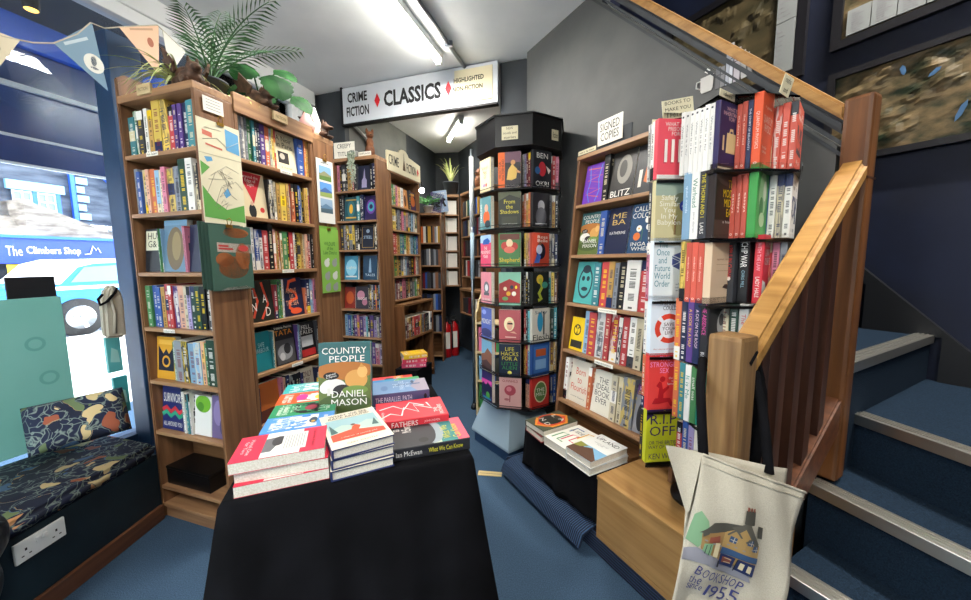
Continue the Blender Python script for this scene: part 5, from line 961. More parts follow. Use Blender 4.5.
# right rank
mc = [('r', 0, .42, 1, 1, '2b2c30'), ('r', 0, .28, 1, .44, 'b9c4a4'), ('r', 0, .12, 1, .34, '2f7f7c'), ('r', 0, 0, 1, .14, 'e0566a'), ('e', .5, .42, .5, .14, '8f9ba0'), ('e', .5, .5, .5, .12, '2b2c30'), ('t', 'Ian\nMcEwan', .75, .8, .3, .26, 'e6e2da', 0), ('t', 'What We\nCan Know', .4, .2, .6, .22, 'd9d03a', 0), ('e', .2, .55, .1, .06, '1a1a1c')]
lying('black, teal and pink hardback lying single at the aisle front corner of the table', None, tl(.472, .098), zt, 109-1, T_=.034, W=.14, H=.228, c='2b2c30', items=mc, spine=[('Ian McEwan', .74, .3, 'e6e2da', .4), ('What We Can Know', .3, .42, 'd9d03a', .4)])
fa = [('l', [(.15, .95), (.35, .8), (.2, .65), (.6, .6), (.3, .4), (.7, .45), (.4, .2), (.75, .25)], .006, 'f0e6e0'), ('l', [(.6, .95), (.75, .75), (.5, .6), (.85, .5), (.6, .3)], .006, 'f0e6e0'), ('t', 'THE\nFATHERS', .3, .12, .5, .13, 'f0e6e0', 0), ('t', 'JOHN NIVEN', .25, .9, .4, .05, 'f0e6e0', 0)]
for i in range(2): lying(f'{("lower", "upper")[i]} red hardback with white looping lines on the aisle side of the table', None, tl(.452-.004*i, .225+.003*i), zt+.029*i, 109-i*1.5, T_=.0285, W=.15, H=.215, c='d8333f', items=fa, spine=[('FATHERS', .62, .36, 'f0e6e0', .55), ('JOHN NIVEN', .24, .22, 'f0c9c4', .3)])
pa = [('r', 0, 0, 1, 1, '6f8fb4'), ('p', [(0, .2), (.4, .3), (1, .15), (1, 0), (0, 0)], '9a8f9c'), ('r', .55, .12, .62, .6, '3f5a80'), ('e', .4, .75, .2, .06, '5a7aa4'), ('t', 'THE\nPARALLEL\nPATH', .55, .45, .7, .3, 'b9cadc', 0), ('e', .75, .25, .12, .03, '3a4a64')]
for i in range(2): lying(f'{("lower", "upper")[i]} dusty blue hardback on the aisle side of the table behind the red pair', None, tl(.430-.005*i, .375+.004*i), zt+.0425*i, 109-2*i, T_=.042, W=.13, H=.2, c='4a4a6e', items=pa, spine=[('THE PARALLEL PATH', .6, .6, 'c9c4d4', .42), ('●', .07, .05, '1a1a1c', .4)])
gr = [('p', [(0, .3), (.4, .6), (1, .4), (1, 0), (0, 0)], '3f9a5c'), ('e', .5, .8, .4, .14, '2f7ab8'), ('t', 'FIELD', .5, .45, .6, .1, 'd9e06a')]
for i in range(2): lying(f'{("lower", "upper")[i]} green and blue paperback near the back of the table on the aisle side', None, tl(.418, .489+.003*i), zt+.031*i, 109, T_=.0305, W=.098, H=.2, kind='paperback', c='3a8ab0', items=gr)
ro = [('r', 0, .4, 1, 1, 'd93a3a'), ('r', 0, .2, 1, .4, 'e0722c'), ('e', .5, .5, .25, .1, '2a2a2c'), ('t', 'RUN', .5, .3, .6, .1, 'W')]
lying('red and orange paperback at the rear aisle corner of the table', None, tl(.405, .575), zt, 109, T_=.05, W=.07, H=.19, kind='paperback', c='c8382f', items=ro)
# ------------------------------------------------------------------ tote bag on the newel, black bag
def cloth_patch(pts, nu, nv, fn): # bilinear patch TL TR BR BL with displacement FN(u, v)
    tl_, tr_, br_, bl_ = [Vector(p) for p in pts]; bm = BM(); uvl = bm.loops.layers.uv.verify(); g = []
    n = (tr_-tl_).cross(bl_-tl_).normalized()
    for j in range(nv+1):
        v = j/nv; g.append([bm.verts.new(tl_.lerp(tr_, i/nu).lerp(bl_.lerp(br_, i/nu), v) + n*fn(i/nu, v)) for i in range(nu+1)])
    for j in range(nv):
        for i in range(nu):
            f = bm.faces.new((g[j][i], g[j+1][i], g[j+1][i+1], g[j][i+1])); f.smooth = True
    return bm, (tl_, tr_, br_, bl_, n)
bag = thing('tote_bag', 'cream canvas tote bag printed with a stone bookshop, hung on the near newel post', 'bag', (.6, .8, .49))
loc0 = Vector((.6, .8, .49)); W3 = lambda *p: Vector(p)-loc0
fb = lambda u, v: -.010*math.sin(u*5+v*3)*(.3+v) - .022*math.sin(math.pi*u)*math.sin(math.pi*min(1, v+.15)) + .004*math.sin(u*17-v*9)
FRONT = (W3(.500, .790, .822), W3(.742, .786, .728), W3(.655, .735, .44), W3(.395, .722, .475))
bm, fr = cloth_patch(FRONT, 24, 24, lambda u, v: -fb(u, v) if False else fb(u, v))
TLp, TRp, BRp, BLp, NB = fr
if NB.y > 0: NB = -NB
def bag_pt(u, v, off=0.): # same displacement as the mesh
    nn_ = (TRp-TLp).cross(BLp-TLp).normalized()
    return TLp.lerp(TRp, u).lerp(BLp.lerp(BRp, u), v) + nn_*fb(u, v) + NB*off
o = obj('front_panel', bm, 'canvas', bag, smooth='keep'); s_ = o.modifiers.new('t', 'SOLIDIFY'); s_.thickness = .0015
bm, _ = cloth_patch((W3(.478, .803, .824), W3(.725, .822, .765), W3(.65, .745, .46), W3(.432, .735, .49)), 24, 24, lambda u, v: .012*math.sin(u*6)*(1-v))
o = obj('rear_panel', bm, 'canvas', bag, smooth='keep'); s_ = o.modifiers.new('t', 'SOLIDIFY'); s_.thickness = .0015
bm, _ = cloth_patch((W3(.418, .800, .838), W3(.500, .790, .822), W3(.462, .765, .70), W3(.456, .768, .69)), 10, 24, lambda u, v: .01*math.sin(u*3.1)*(1-v))
o = obj('side_gusset', bm, 'canvas', bag, smooth='keep')
bm = BM(); tube(bm, [bag_pt(i/20, .055, .002) for i in range(21)], .0012, 5); tube(bm, [bag_pt(i/20, .004, .001) for i in range(21)], .003, 6); obj('hem_stitching', bm, 'canvas', bag)
for nm, pth in (('strap', [W3(.508, .80, .81), W3(.528, .845, .87), W3(.553, .90, .95), W3(.59, .955, 1.0)]), ('strap', [W3(.665, .80, .765), W3(.688, .845, .83), W3(.700, .88, .90), W3(.69, .90, .98)])):
    bm = BM(); tube(bm, pth, .011, 8)
    o = obj(nm, bm, 'blackcloth', bag); o['label'] = 'black cloth strap'
# printed bookshop
def bag_poly(bm, pts, mi, off):
    # subdivide so that the print follows the cloth
    from mathutils.geometry import tessellate_polygon
    poly = [Vector((p[0]*1.0, (p[1]-.165)*.66+.215, 0)) for p in pts]
    for tri in tessellate_polygon([poly]):
        a, b, c = (poly[i] for i in tri); n = 9; grid = {}
        for i in range(n+1):
            for j in range(n+1-i):
                q = a + (b-a)*(i/n) + (c-a)*(j/n); grid[i, j] = bm.verts.new(bag_pt(q.x, q.y, off))
        for i in range(n):
            for j in range(n-i):
                f = bm.faces.new((grid[i, j], grid[i+1, j], grid[i, j+1])); f.material_index = mi
                if i+j < n-1: f = bm.faces.new((grid[i+1, j], grid[i+1, j+1], grid[i, j+1])); f.material_index = mi
PM = ['8c8b92', '9a7a4c', 'b08f58', '4a4840', '5c594f', '3a5578', '24305a', '7aa07a', '8a4a3a', 'd8c9a0', '2c2c30', 'c9c4b6']
bm = BM(); lay = [0]
def bp(c, *pts): lay[0] += 1; bag_poly(bm, pts, PM.index(c), .0022+.00014*lay[0])
bp('7aa07a', (.02, .38), (.06, .33), (.13, .40), (.16, .52), (.10, .66), (.0, .62)); bp('8c8b92', (.0, .70), (.10, .66), (.62, .85), (.66, .93), (.5, .90), (.2, .80), (.0, .80))
bp('9a7a4c', (.10, .52), (.30, .44), (.30, .73), (.12, .66)); bp('b08f58', (.30, .44), (.45, .36), (.62, .50), (.66, .55), (.66, .82), (.30, .74))
bp('4a4840', (.08, .52), (.18, .40), (.36, .36), (.46, .34), (.36, .42), (.30, .46)); bp('5c594f', (.34, .40), (.47, .30), (.56, .42), (.64, .52), (.60, .55), (.52, .46), (.45, .38), (.40, .44))
bp('4a4840', (.41, .20), (.52, .19), (.53, .33), (.42, .33)); bp('4a4840', (.58, .33), (.64, .34), (.66, .46), (.60, .45))
for k in range(3): bp('8a4a3a', (.42+.035*k, .165), (.44+.035*k, .165), (.44+.035*k, .2), (.42+.035*k, .2))
for u, v in ((.35, .48), (.50, .47), (.57, .53)): bp('3a5578', (u, v), (u+.06, v+.01), (u+.06, v+.07), (u, v+.06)); 
bp('3a5578', (.30, .60), (.66, .66), (.66, .72), (.29, .665)); bp('24305a', (.30, .665), (.46, .70), (.46, .81), (.30, .77)); bp('24305a', (.48, .70), (.65, .73), (.65, .86), (.48, .82))
bp('d8c9a0', (.51, .73), (.55, .74), (.55, .81), (.51, .80)); bp('d8c9a0', (.58, .745), (.62, .755), (.62, .83), (.58, .815)); bp('8a4a3a', (.33, .69), (.43, .715), (.43, .77), (.33, .75))
bp('7aa07a', (.13, .60), (.2, .58), (.2, .70), (.13, .67)); bp('d8c9a0', (.22, .57), (.27, .57), (.27, .71), (.22, .70)); bp('8a4a3a', (.16, .53), (.25, .50), (.26, .56), (.16, .58))
bp('5c594f', (.31, .47), (.375, .395), (.44, .47), (.425, .475), (.375, .42), (.325, .48)); bp('5c594f', (.47, .50), (.545, .43), (.63, .53), (.615, .54), (.545, .455), (.485, .515))
for u, v in ((.35, .48), (.50, .47), (.57, .53)): bp('c9c4b6', (u+.027, v+.004), (u+.033, v+.005), (u+.033, v+.066), (u+.027, v+.065)); bp('c9c4b6', (u, v+.03), (u+.06, v+.037), (u+.06, v+.043), (u, v+.036))
for k in range(7): bp('8c8b92', (.12+.07*k, .56+.012*(k % 3)), (.145+.07*k, .562+.012*(k % 3)), (.145+.07*k, .572+.012*(k % 3)), (.12+.07*k, .57+.012*(k % 3)))
bp('2c2c30', (.28, .73), (.30, .735), (.30, .80), (.28, .79)); bp('2c2c30', (.465, .70), (.475, .70), (.475, .83), (.465, .825)); bp('d8c9a0', (.34, .695), (.42, .715), (.42, .722), (.34, .702)); bp('d8c9a0', (.34, .735), (.42, .75), (.42, .757), (.34, .742))
bp('4a4840', (.09, .50), (.13, .47), (.14, .50), (.10, .54)); bp('2c2c30', (.14, .60), (.145, .60), (.145, .69), (.14, .68)); bp('2c2c30', (.17, .59), (.175, .59), (.175, .695), (.17, .69))
for f in bm.faces:
    f.normal_update()
    if f.normal.dot(NB) < 0: f.normal_flip()
obj('printed_bookshop', bm, [pr(c) for c in PM], bag, smooth='keep')
def bag_text(s, u, v, w, h, rot=0): # letter by letter so that the line follows the cloth
    n_ = len(s); du0 = w/(TRp-TLp).length; wd = {'I': .5, '1': .28, 'i': .5, 't': .7}
    tot = sum(wd.get(ch, 1) for ch in s); x = 0
    for ch in s:
        k = wd.get(ch, 1); t = (x+k/2)/tot-.5; x += k
        uu = u+t*du0; vv = v - t*w*math.tan(R(rot))/.36
        p = bag_pt(uu, vv, .0075); d1 = (bag_pt(uu+.03, vv)-bag_pt(uu-.03, vv)).normalized(); d2 = (bag_pt(uu, vv-.03)-bag_pt(uu, vv+.03)).normalized(); n = d1.cross(d2).normalized(); d2 = n.cross(d1)
        text(bag, ch, axes(p, d1, d2, n) @ RZ(rot), w/tot*k*.82, h, '3a3f78')
bag_text('BOOKSHOP', .37, .715, .125, .022, -14); bag_text('the', .16, .745, .030, .016, -12); bag_text('since', .17, .79, .04, .012, -10); bag_text('1955', .45, .825, .090, .030, -12)
bb = thing('shoulder_bag', 'black cloth bag hanging on the stair side of the near newel post', 'bag', (.72, .93, .66))
bm = BM(); l2 = Vector((.72, .93, .66))
OL = [(742, 352), (752, 356), (763, 375), (774, 395), (777, 425), (775, 455), (772, 492), (738, 492), (736, 430), (738, 380)]
prism(bm, [((x-485)/360*.925-.72, 1.27-(y-262)/360*.925*.985-.66) for x, y in OL], 1, -.02, .03); bmesh.ops.bevel(bm, geom=bm.edges[:], offset=.010, segments=3, affect='EDGES')
o = obj('bag_body', bm, 'blackcloth', bb, smooth=True)
bm = BM(); tube(bm, [Vector(p)-l2 for p in ((.650, .868, 1.01), (.672, .88, 1.035), (.70, .915, 1.03), (.735, .93, .95), (.742, .925, .82))], .007, 8); obj('strap', bm, 'blackcloth', bb)
# ------------------------------------------------------------------ window bench things
m, nt, b = newmat('tapestry'); L = nt.links.new
tc = N(nt, 'ShaderNodeTexCoord'); vo = N(nt, 'ShaderNodeTexVoronoi', feature='SMOOTH_F1'); vo.inputs['Scale'].default_value = 13; vo.inputs['Smoothness'].default_value = .3
no = N(nt, 'ShaderNodeTexNoise'); no.inputs['Scale'].default_value = 9; va = N(nt, 'ShaderNodeVectorMath', operation='ADD'); L(tc.outputs['Object'], no.inputs['Vector']); 
vs_ = N(nt, 'ShaderNodeVectorMath', operation='SCALE'); vs_.inputs[3].default_value = .22; L(no.outputs['Color'], vs_.inputs[0]); L(tc.outputs['Object'], va.inputs[0]); L(vs_.outputs[0], va.inputs[1]); L(va.outputs[0], vo.inputs['Vector'])
wv = N(nt, 'ShaderNodeTexVoronoi', feature='DISTANCE_TO_EDGE'); wv.inputs['Scale'].default_value = 26; L(va.outputs[0], wv.inputs['Vector'])
r1 = N(nt, 'ShaderNodeValToRGB'); e = r1.color_ramp.elements; e[0].position = 0; e[0].color = (*hexc('8a9a90'), 1); e[1].position = .09; e[1].color = (*hexc('1a2440'), 1); L(wv.outputs['Distance'], r1.inputs[0])
r2 = N(nt, 'ShaderNodeValToRGB'); r2.color_ramp.interpolation = 'CONSTANT'; e = r2.color_ramp.elements; e[0].position = 0; e[0].color = (*hexc('1a2238'), 1); e[1].position = .35; e[1].color = (*hexc('d9a06c'), 1)
for p, c in ((.45, '6f8258'), (.56, '4f7298'), (.66, '1a2238'), (.78, 'e0c892'), (.86, 'a85c40')): q = r2.color_ramp.elements.new(p); q.color = (*hexc(c), 1)
sx = N(nt, 'ShaderNodeSeparateColor'); L(vo.outputs['Color'], sx.inputs[0]); L(sx.outputs[0], r2.inputs[0])
mk = N(nt, 'ShaderNodeMath', operation='LESS_THAN'); mk.inputs[1].default_value = .44; L(vo.outputs['Distance'], mk.inputs[0])
mx = N(nt, 'ShaderNodeMix', data_type='RGBA'); L(mk.outputs[0], mx.inputs[0]); L(r1.outputs[0], mx.inputs[6]); L(r2.outputs[0], mx.inputs[7]); L(mx.outputs[2], b.inputs['Base Color']); b.inputs['Roughness'].default_value = .85; MATS['tapestry'] = m
def cushion(bm, sx_, sy_, sz_, n=14, k=.25):
    g = {}
    for s in (1, -1):
        for i in range(n+1):
            for j in range(n+1):
                u, v = i/n*2-1, j/n*2-1; h = ((1-u**4)*(1-v**4))**k; edge = abs(u) == 1 or abs(v) == 1
                if edge and s == -1: g[s, i, j] = g[1, i, j]
                else: g[s, i, j] = bm.verts.new((u*sx_/2, v*sy_/2, s*sz_/2*h))
        for i in range(n):
            for j in range(n):
                q = [g[s, i, j], g[s, i+1, j], g[s, i+1, j+1], g[s, i, j+1]]
                if len(set(q)) > 2:
                    try: f = bm.faces.new(q if s == 1 else q[::-1]); f.smooth = True
                    except ValueError: pass
    return bm
# seat pad follows the bench
bm = BM(); prism(bm, [(-1.615, -.8), (-1.618, 1.685), (-2.03, 1.81), (-2.62, .1), (-2.85, -.8)], 2, .334, .398); bmesh.ops.bevel(bm, geom=bm.edges[:], offset=.022, segments=4, affect='EDGES')
o = obj('bench_cushion', bm, 'tapestry', smooth=False); tag(o, 'floral tapestry seat pad on the dark window bench', 'cushion')
for p in o.data.polygons: p.use_smooth = True
bm = cushion(BM(), .33, .23, .10, k=.45); pc = obj('scatter_cushion', bm, 'tapestry'); tag(pc, 'floral tapestry cushion propped against the teal board on the bench', 'cushion')
a_, b_ = Vector((-1.99, 1.50, .40)), Vector((-1.81, 1.74, .405)); ex = (b_-a_).normalized(); lean = Vector((-ex.y*.62, ex.x*.62, 1)).normalized(); lean = (lean-ex*lean.dot(ex)).normalized(); nz = ex.cross(lean)
pc.matrix_world = axes((a_+b_)/2 + lean*.135 - nz*.0 + Vector((0, 0, .012)), ex, lean, nz)
bd = thing('notice_board', 'tall plain teal board standing on the bench against the window', 'board', PW(.02, -.05, .402), RW)
bm = BM(); box(bm, -.86, 0, 0, .018, 0, .715, bev=.003); obj('panel', bm, 'tealboard', bd)
bm = BM()

for x, z in ((-.105, .50), (-.075, .33)):
    bm = BM()
    for k in range(24):
        a0, a1 = 2*math.pi*k/24, 2*math.pi*(k+1)/24
        bm.faces.new([bm.verts.new((x+r_*math.cos(a), -.0006, z+r_*math.sin(a))) for r_, a in ((.022, a0), (.022, a1), (.034, a1), (.034, a0))])
    bmesh.ops.remove_doubles(bm, verts=bm.verts[:], dist=1e-5); obj('faint_ring', bm, plain('tealdark', '#6fb3a8', .6), bd)
dk = thing('display_board', 'dark board back of a window display rising behind the teal board', 'board', PW(-.14, -.02, .90), RW)
bm = BM(); box(bm, 0, .155, -.012, .0, 0, .315, bev=.003); obj('panel', bm, 'darkboard', dk); bm = BM(); prism(bm, [(-.0, -.55), (.012, -.55), (.012, .28), (0, .28)], 0, .06, .09); obj('strut', bm, 'darkboard', dk)
# canvas bag at the window post
cb_ = thing('canvas_bag', 'small cream canvas bag with a black handle hanging at the window post', 'bag', PW(.125, -.17, .90), RW)
bm = BM(); prism(bm, [(-.035, 0), (.05, -.01), (.055, .20), (.04, .25), (.015, .27), (-.012, .25), (-.03, .18)], 1, -.045, .0); bmesh.ops.bevel(bm, geom=bm.edges[:], offset=.012, segments=3, affect='EDGES'); obj('bag_body', bm, 'canvas', cb_)
bm = BM(); tube(bm, [(.0, -.047, .02), (.008, -.05, .12), (.0, -.047, .2), (.012, -.045, .25)], .006, 6); obj('fold', bm, 'canvas', cb_)
bm = BM(); tube(bm, [(-.03, -.045, .22), (-.055, -.06, .20), (-.05, -.06, .17), (-.02, -.055, .185), (.02, -.05, .23), (.03, -.04, .25)], .006, 6); o = obj('handle', bm, 'blackcloth', cb_)
for i, (z, h, c, lab) in enumerate(((.70, .19, '5fb8b8', 'upper turquoise greeting card pack in the window below the canvas bag'), (.47, .2, '3fa0a4', 'lower turquoise greeting card pack in the window by the cushion'))):
    t_ = thing('card_pack', lab, 'card', PW(.13+.012*i, -.10, z), RW); bm = BM(); box(bm, 0, .06, -.02, 0, 0, h, bev=.002); obj('card_front', bm, pr(c), t_)
    bm = BM(); prism(bm, [(.01, h*.3), (.05, h*.25), (.045, h*.6), (.02, h*.7)], 1, -.0206, -.02); obj('print', bm, pr('9fd6d0'), t_)
lt = thing('leather_bag', 'dark leather bag with rounded top at the near end of the bench', 'bag', (-1.625, 1.03, .27))
bm = BM(); ball(bm, (0, -.08, .14), (.12, .17, .13), 3); ball(bm, (0, -.10, .0), (.11, .16, .15), 3); o = obj('bag_body', bm, 'leather', lt); remesh(o, .012, True, 6)
bm = BM(); tube(bm, [(.09, -.20, .22), (.1, -.12, .265), (.105, -.05, .25), (.1, .02, .19)], .008, 8); obj('seam_piping', bm, 'leather', lt)
so = thing('wall_socket', 'white double wall socket on the dark front of the window bench', 'socket', (-1.634, 1.136, .235), 90)
bm = BM(); box(bm, 0, .150, -.010, 0, 0, .075, bev=.004); obj('face_plate', bm, 'whiteplastic', so)
for x in (.058, .078): bm = BM(); box(bm, x, x+.014, -.0145, -.009, .044, .062, bev=.002); obj('rocker_switch', bm, 'whiteplastic', so)
for x in (.03, .12):
    bm = BM(); box(bm, x-.003, x+.003, -.0105, -.0098, .037, .046); box(bm, x-.014, x-.007, -.0105, -.0098, .019, .023); box(bm, x+.007, x+.014, -.0105, -.0098, .019, .023); obj('pin_holes', bm, 'ink', so)
# black box file on the bottom shelf
bx = thing('box_file', 'black box file lying on the second lowest shelf of the bookcase by the bench', 'box', m1 @ Vector((.03, .02, .171)), -18)
bm = BM(); box(bm, 0, .30, 0, .13, 0, .078, bev=.004); obj('case', bm, 'blackplastic', bx); bm = BM(); box(bm, -.002, .302, -.002, .132, .079, .092, bev=.004); obj('lid', bm, 'blackplastic', bx)
# ------------------------------------------------------------------ leaflets on the side panels (frame m1/m2: x to the right, y into the case)
def XS(t, z, off): # point on the aisle plane of the corner bookcase, t along the aisle from its corner
    v = Vector((-1.616+L_.x*.46, 1.688+L_.y*.46, 0)) + Vector((A_.x, A_.y, 0))*t + Vector((L_.x, L_.y, 0))*off; return Vector((v.x, v.y, z))
def hang(name, label, cat, t, z, off=.004, tilt=0): r = thing(name, label, cat, XS(t, z, off), 72); r.rotation_euler = (0, R(tilt), R(72)); return r
h = hang('town_map', 'hand-drawn town map with green fields clipped to the corner bookcase panel', 'map', -.005, 1.435)
bm = BM(); box(bm, 0, .185, -.0015, 0, 0, .435); obj('sheet', bm, pr('ddd6b8'), h)
bm = BM()
def fl(bm, pts, y=-.002, mi=0): f = bm.faces.new([bm.verts.new((x, y, z)) for x, z in pts]); f.material_index = mi
fl(bm, [(.003, .03), (.003, .16), (.05, .10), (.10, .07), (.182, .10), (.182, .02)]); fl(bm, [(.003, .20), (.003, .26), (.04, .24)]); obj('green_fields', bm, 'mapgreen', h, smooth='keep')
bm = BM()
for pts in ([(.02, .13), (.06, .22), (.11, .26), (.17, .24)], [(.05, .08), (.08, .16), (.15, .2), (.18, .17)], [(.09, .24), (.12, .14), (.15, .12)], [(.03, .19), (.10, .2), (.13, .24)], [(.02, .35), (.08, .37), (.12, .34), (.18, .38)], [(.03, .40), (.1, .405)]): tube(bm, [(x, -.0021, z) for x, z in pts], .0008, 4)
[tube(bm, [(x_, -.0021, z_), (x_+rng.uniform(-.035, .035), -.0021, z_+rng.uniform(-.03, .03)), (x_+rng.uniform(-.05, .05), -.0021, z_+rng.uniform(-.04, .04))], .0007, 4) for x_, z_ in ((rng.uniform(.05, .14), rng.uniform(.09, .25)) for _k in range(12))]
obj('streets', bm, pr('a9a392'), h)
for pts in ([(.118, .33), (.178, .32), (.178, .41), (.118, .42)], [(.10, .12), (.125, .14), (.11, .165), (.09, .14)], [(.03, .26), (.055, .27), (.05, .285), (.02, .28)]): bm = BM(); fl(bm, pts); obj('blue_panel_print', bm, pr('5f9fc9'), h, smooth='keep')
bm = BM(); fl(bm, [(.02, .37), (.06, .365), (.06, .385), (.02, .39)]); fl(bm, [(.03, .33), (.1, .322), (.1, .33), (.03, .338)]); obj('red_titles', bm, pr('c9705c'), h, smooth='keep')
bm = BM(); box(bm, 0, .186, -.0022, -.0016, .293, .2955); obj('fold', bm, pr('b9b296'), h)
def clip(parent, x, z):
    bm = BM(); tube(bm, [(x-.006, -.004, z), (x-.012, -.008, z+.022), (x, -.010, z+.03), (x+.012, -.008, z+.022), (x+.006, -.004, z)], .0016, 5); box(bm, x-.014, x+.014, -.006, .0, z-.012, z+.002); obj('bulldog_clip', bm, 'brass', parent)
clip(h, .10, .437)
h2 = hang('magazine', 'wildlife booklet with a red squirrel hung lower on the corner bookcase panel', 'magazine', .0, 1.15, .012)
bm = BM(); box(bm, 0, .19, -.002, 0, 0, .285); obj('front_booklet', bm, pr('3f5f52'), h2)
for k in (1, 2, 3): bm = BM(); box(bm, -.012*k, .17-.012*k, .003*k-.002, .003*k, .004*k, .285+.003*k); obj('booklet_behind', bm, pr('2f4a40'), h2)
bm = BM(); M = lambda x, z, rx, rz_: [(x+rx*math.cos(a*.3142), z+rz_*math.sin(a*.3142)) for a in range(20)]
fl(bm, M(.10, .10, .07, .05)); fl(bm, M(.06, .135, .04, .032)); fl(bm, M(.145, .15, .035, .06)); fl(bm, M(.12, .255, .06, .022)); obj('squirrel_print', bm, pr('b0693c'), h2, smooth='keep')
bm = BM(); fl(bm, [(.03, .0), (.06, .012), (.15, .016), (.185, .002)]); obj('snow_print', bm, pr('cfc5b8'), h2, smooth='keep'); bm = BM(); fl(bm, [(.03, .17), (.19, .165), (.19, .205), (.03, .21)]); obj('pale_band', bm, pr('cfc5b8'), h2, smooth='keep')
bm = BM(); fl(bm, [(.036, .18), (.10, .178), (.10, .186), (.036, .188)], -.0024); fl(bm, [(.036, .192), (.08, .19), (.08, .199), (.036, .2)], -.0024); fl(bm, M(.15, .187, .025, .014), -.0024); obj('red_titles', bm, pr('b8403a'), h2, smooth='keep'); clip(h2, .09, .288)
h3 = hang('calendar_sheet', 'white sheet with three lake photographs clipped to the end bookcase panel', 'leaflet', .645, 1.505)
bm = BM(); box(bm, 0, .135, -.002, 0, 0, .37); obj('sheet', bm, pr('d9d9d2'), h3)
for i, (c1_, c2_, c3_) in enumerate((('7fa8c9', '5a7a3c', '8a8a6a'), ('5f94d0', '8fa05a', '3f62a0'), ('8fa8c0', '4a5f6a', '5f7f9a'))):
    z = .25-.095*i; bm = BM(); fl(bm, [(.018, z), (.118, z), (.118, z+.083), (.018, z+.083)], -.0024, 0); fl(bm, [(.018, z), (.118, z), (.118, z+.03), (.018, z+.038)], -.0026, 1); fl(bm, [(.018, z+.03), (.06, z+.055), (.118, z+.035), (.118, z+.028), (.018, z+.024)], -.0028, 2); obj('lake_photo', bm, [pr(c1_), pr(c2_), pr(c3_)], h3, smooth='keep')
text(h3, 'Lake Views', axes((.068, -.0026, .352), (1, 0, 0), (0, 0, 1), (0, -1, 0)), .07, .012, 'ink'); clip(h3, .068, .372)
h4 = hang('leaflet', 'green leaflet with grey animal pictures clipped below the lake sheet', 'leaflet', .64, 1.085, .006)
bm = BM(); box(bm, 0, .155, -.002, 0, 0, .385); obj('sheet', bm, pr('7fb04a'), h4)
bm = BM(); box(bm, .004, .15, .001, .003, .03, .40); obj('sheet_behind', bm, pr('6fa040'), h4)
text(h4, 'WILDLIFE\nof the\nLake District', axes((.078, -.0026, .27), (1, 0, 0), (0, 0, 1), (0, -1, 0)), .115, .075, '2f5a2a')
for i, (x, z) in enumerate(((.045, .18), (.11, .18), (.045, .10), (.11, .10), (.045, .03), (.11, .03))): bm = BM(); fl(bm, M(x, z, .022, .024), -.0026); fl(bm, M(x+.012, z+.02, .011, .011), -.0027); obj('animal_print', bm, pr('8f9490' if i % 3 else 'c9cdc4'), h4, smooth='keep')
clip(h4, .075, .388)
h5 = hang('price_card', 'small white typed card on the top corner of the oak bookcase panel', 'card', .03, 1.905)
bm = BM(); box(bm, 0, .085, -.0015, 0, 0, .06); obj('card_sheet', bm, 'card', h5)
for k in range(4): bm = BM() if k == 0 else bm; box(bm, .012, .072, -.002, -.0015, .012+.012*k, .0145+.012*k)
obj('typed_lines', bm, pr('8a8a8a'), h5)
def plaque(label, M):
    o = part('fiction_plaque', None, 'plinth', (0, .085, -.008, .004, 0, .042), bev=.002); o.matrix_world = M; tag(o, label, 'sign'); text(o, 'FICTION', axes((.0425, -.0085, .02), (1, 0, 0), (0, 0, 1), (0, -1, 0)), .06, .014, 'inkbrown')
plaque('small wooden FICTION plaque above the window-side shelves', m1 @ T(.165, -.004, 1.99)); plaque('small wooden FICTION plaque above the aisle-side shelves', m2 @ T(.20, -.008, 1.985))
for (mm, x, z, s, lab) in ((m1, .17, 1.738, 'New Zealand', 'white strip label under the top row by the window'), (m1, .16, .953, 'authors f to h', 'white strip label under the fourth row by the window'), (m2, .23, 1.733, 'authors m to o', 'white strip label under the top aisle row'), (m2, .2, 1.217, 'authors p to r', 'white strip label under the third aisle row'), (m2, .22, .702, 'authors s to t', 'white strip label under the fifth aisle row')):
    label_card(lab, mm @ T(x, -.0035, z), .075, .017, [s], 'card', .0015, name='shelf_label')
# ------------------------------------------------------------------ plants
def frond(bm, base, yaw, lift, ln, leaf, n=16, droop=.5):
    d = Vector((math.cos(yaw), math.sin(yaw), 0)); pts = []
    for i in range(n+1):
        t = i/n; pts.append(Vector(base) + d*ln*(math.cos(lift)*t + .25*t*t) + Vector((0, 0, ln*(math.sin(lift)*t - droop*t*t))))
    tube(bm, pts, [.004*(1-.8*i/n)+.0008 for i in range(n+1)], 5)
    for i in range(3, n+1):
        t = i/n; p = pts[i]; tg = (pts[i]-pts[i-1]).normalized(); sd = tg.cross(Vector((0, 0, 1))).normalized()
        for s in (1, -1):
            l = leaf*(.55+.9*math.sin(math.pi*min(1, t*.9+.1)))*rng.uniform(.85, 1.1); e = p + (sd*s*.75 + tg*.75 + Vector((0, 0, -.25)))*l; w = tg*.0055; up_ = Vector((0, 0, .002))
            mid = p.lerp(e, .45) + Vector((0, 0, .012))
            a = bm.verts.new(p); b1 = bm.verts.new(mid-w); b2_ = bm.verts.new(mid+w); c = bm.verts.new(e)
            bm.faces.new((a, b1, c, b2_))
def pot(parent, r, h, mat, z0=0): bm = BM(); lathe(bm, [(r*.72, z0), (r, z0+h*.9), (r*1.06, z0+h*.9), (r*1.06, z0+h), (r*.92, z0+h), (r*.9, z0+h*.85), (.001, z0+h*.85)], 20); obj('plant_pot', bm, mat, parent)
ptop = 2.012
pc_ = XS(.17, ptop, -.13); pl_ = thing('potted_palm', 'potted palm with long feathery fronds on top of the corner bookcase', 'plant', pc_)
pot(pl_, .065, .085, 'potgrey'); bm = BM()
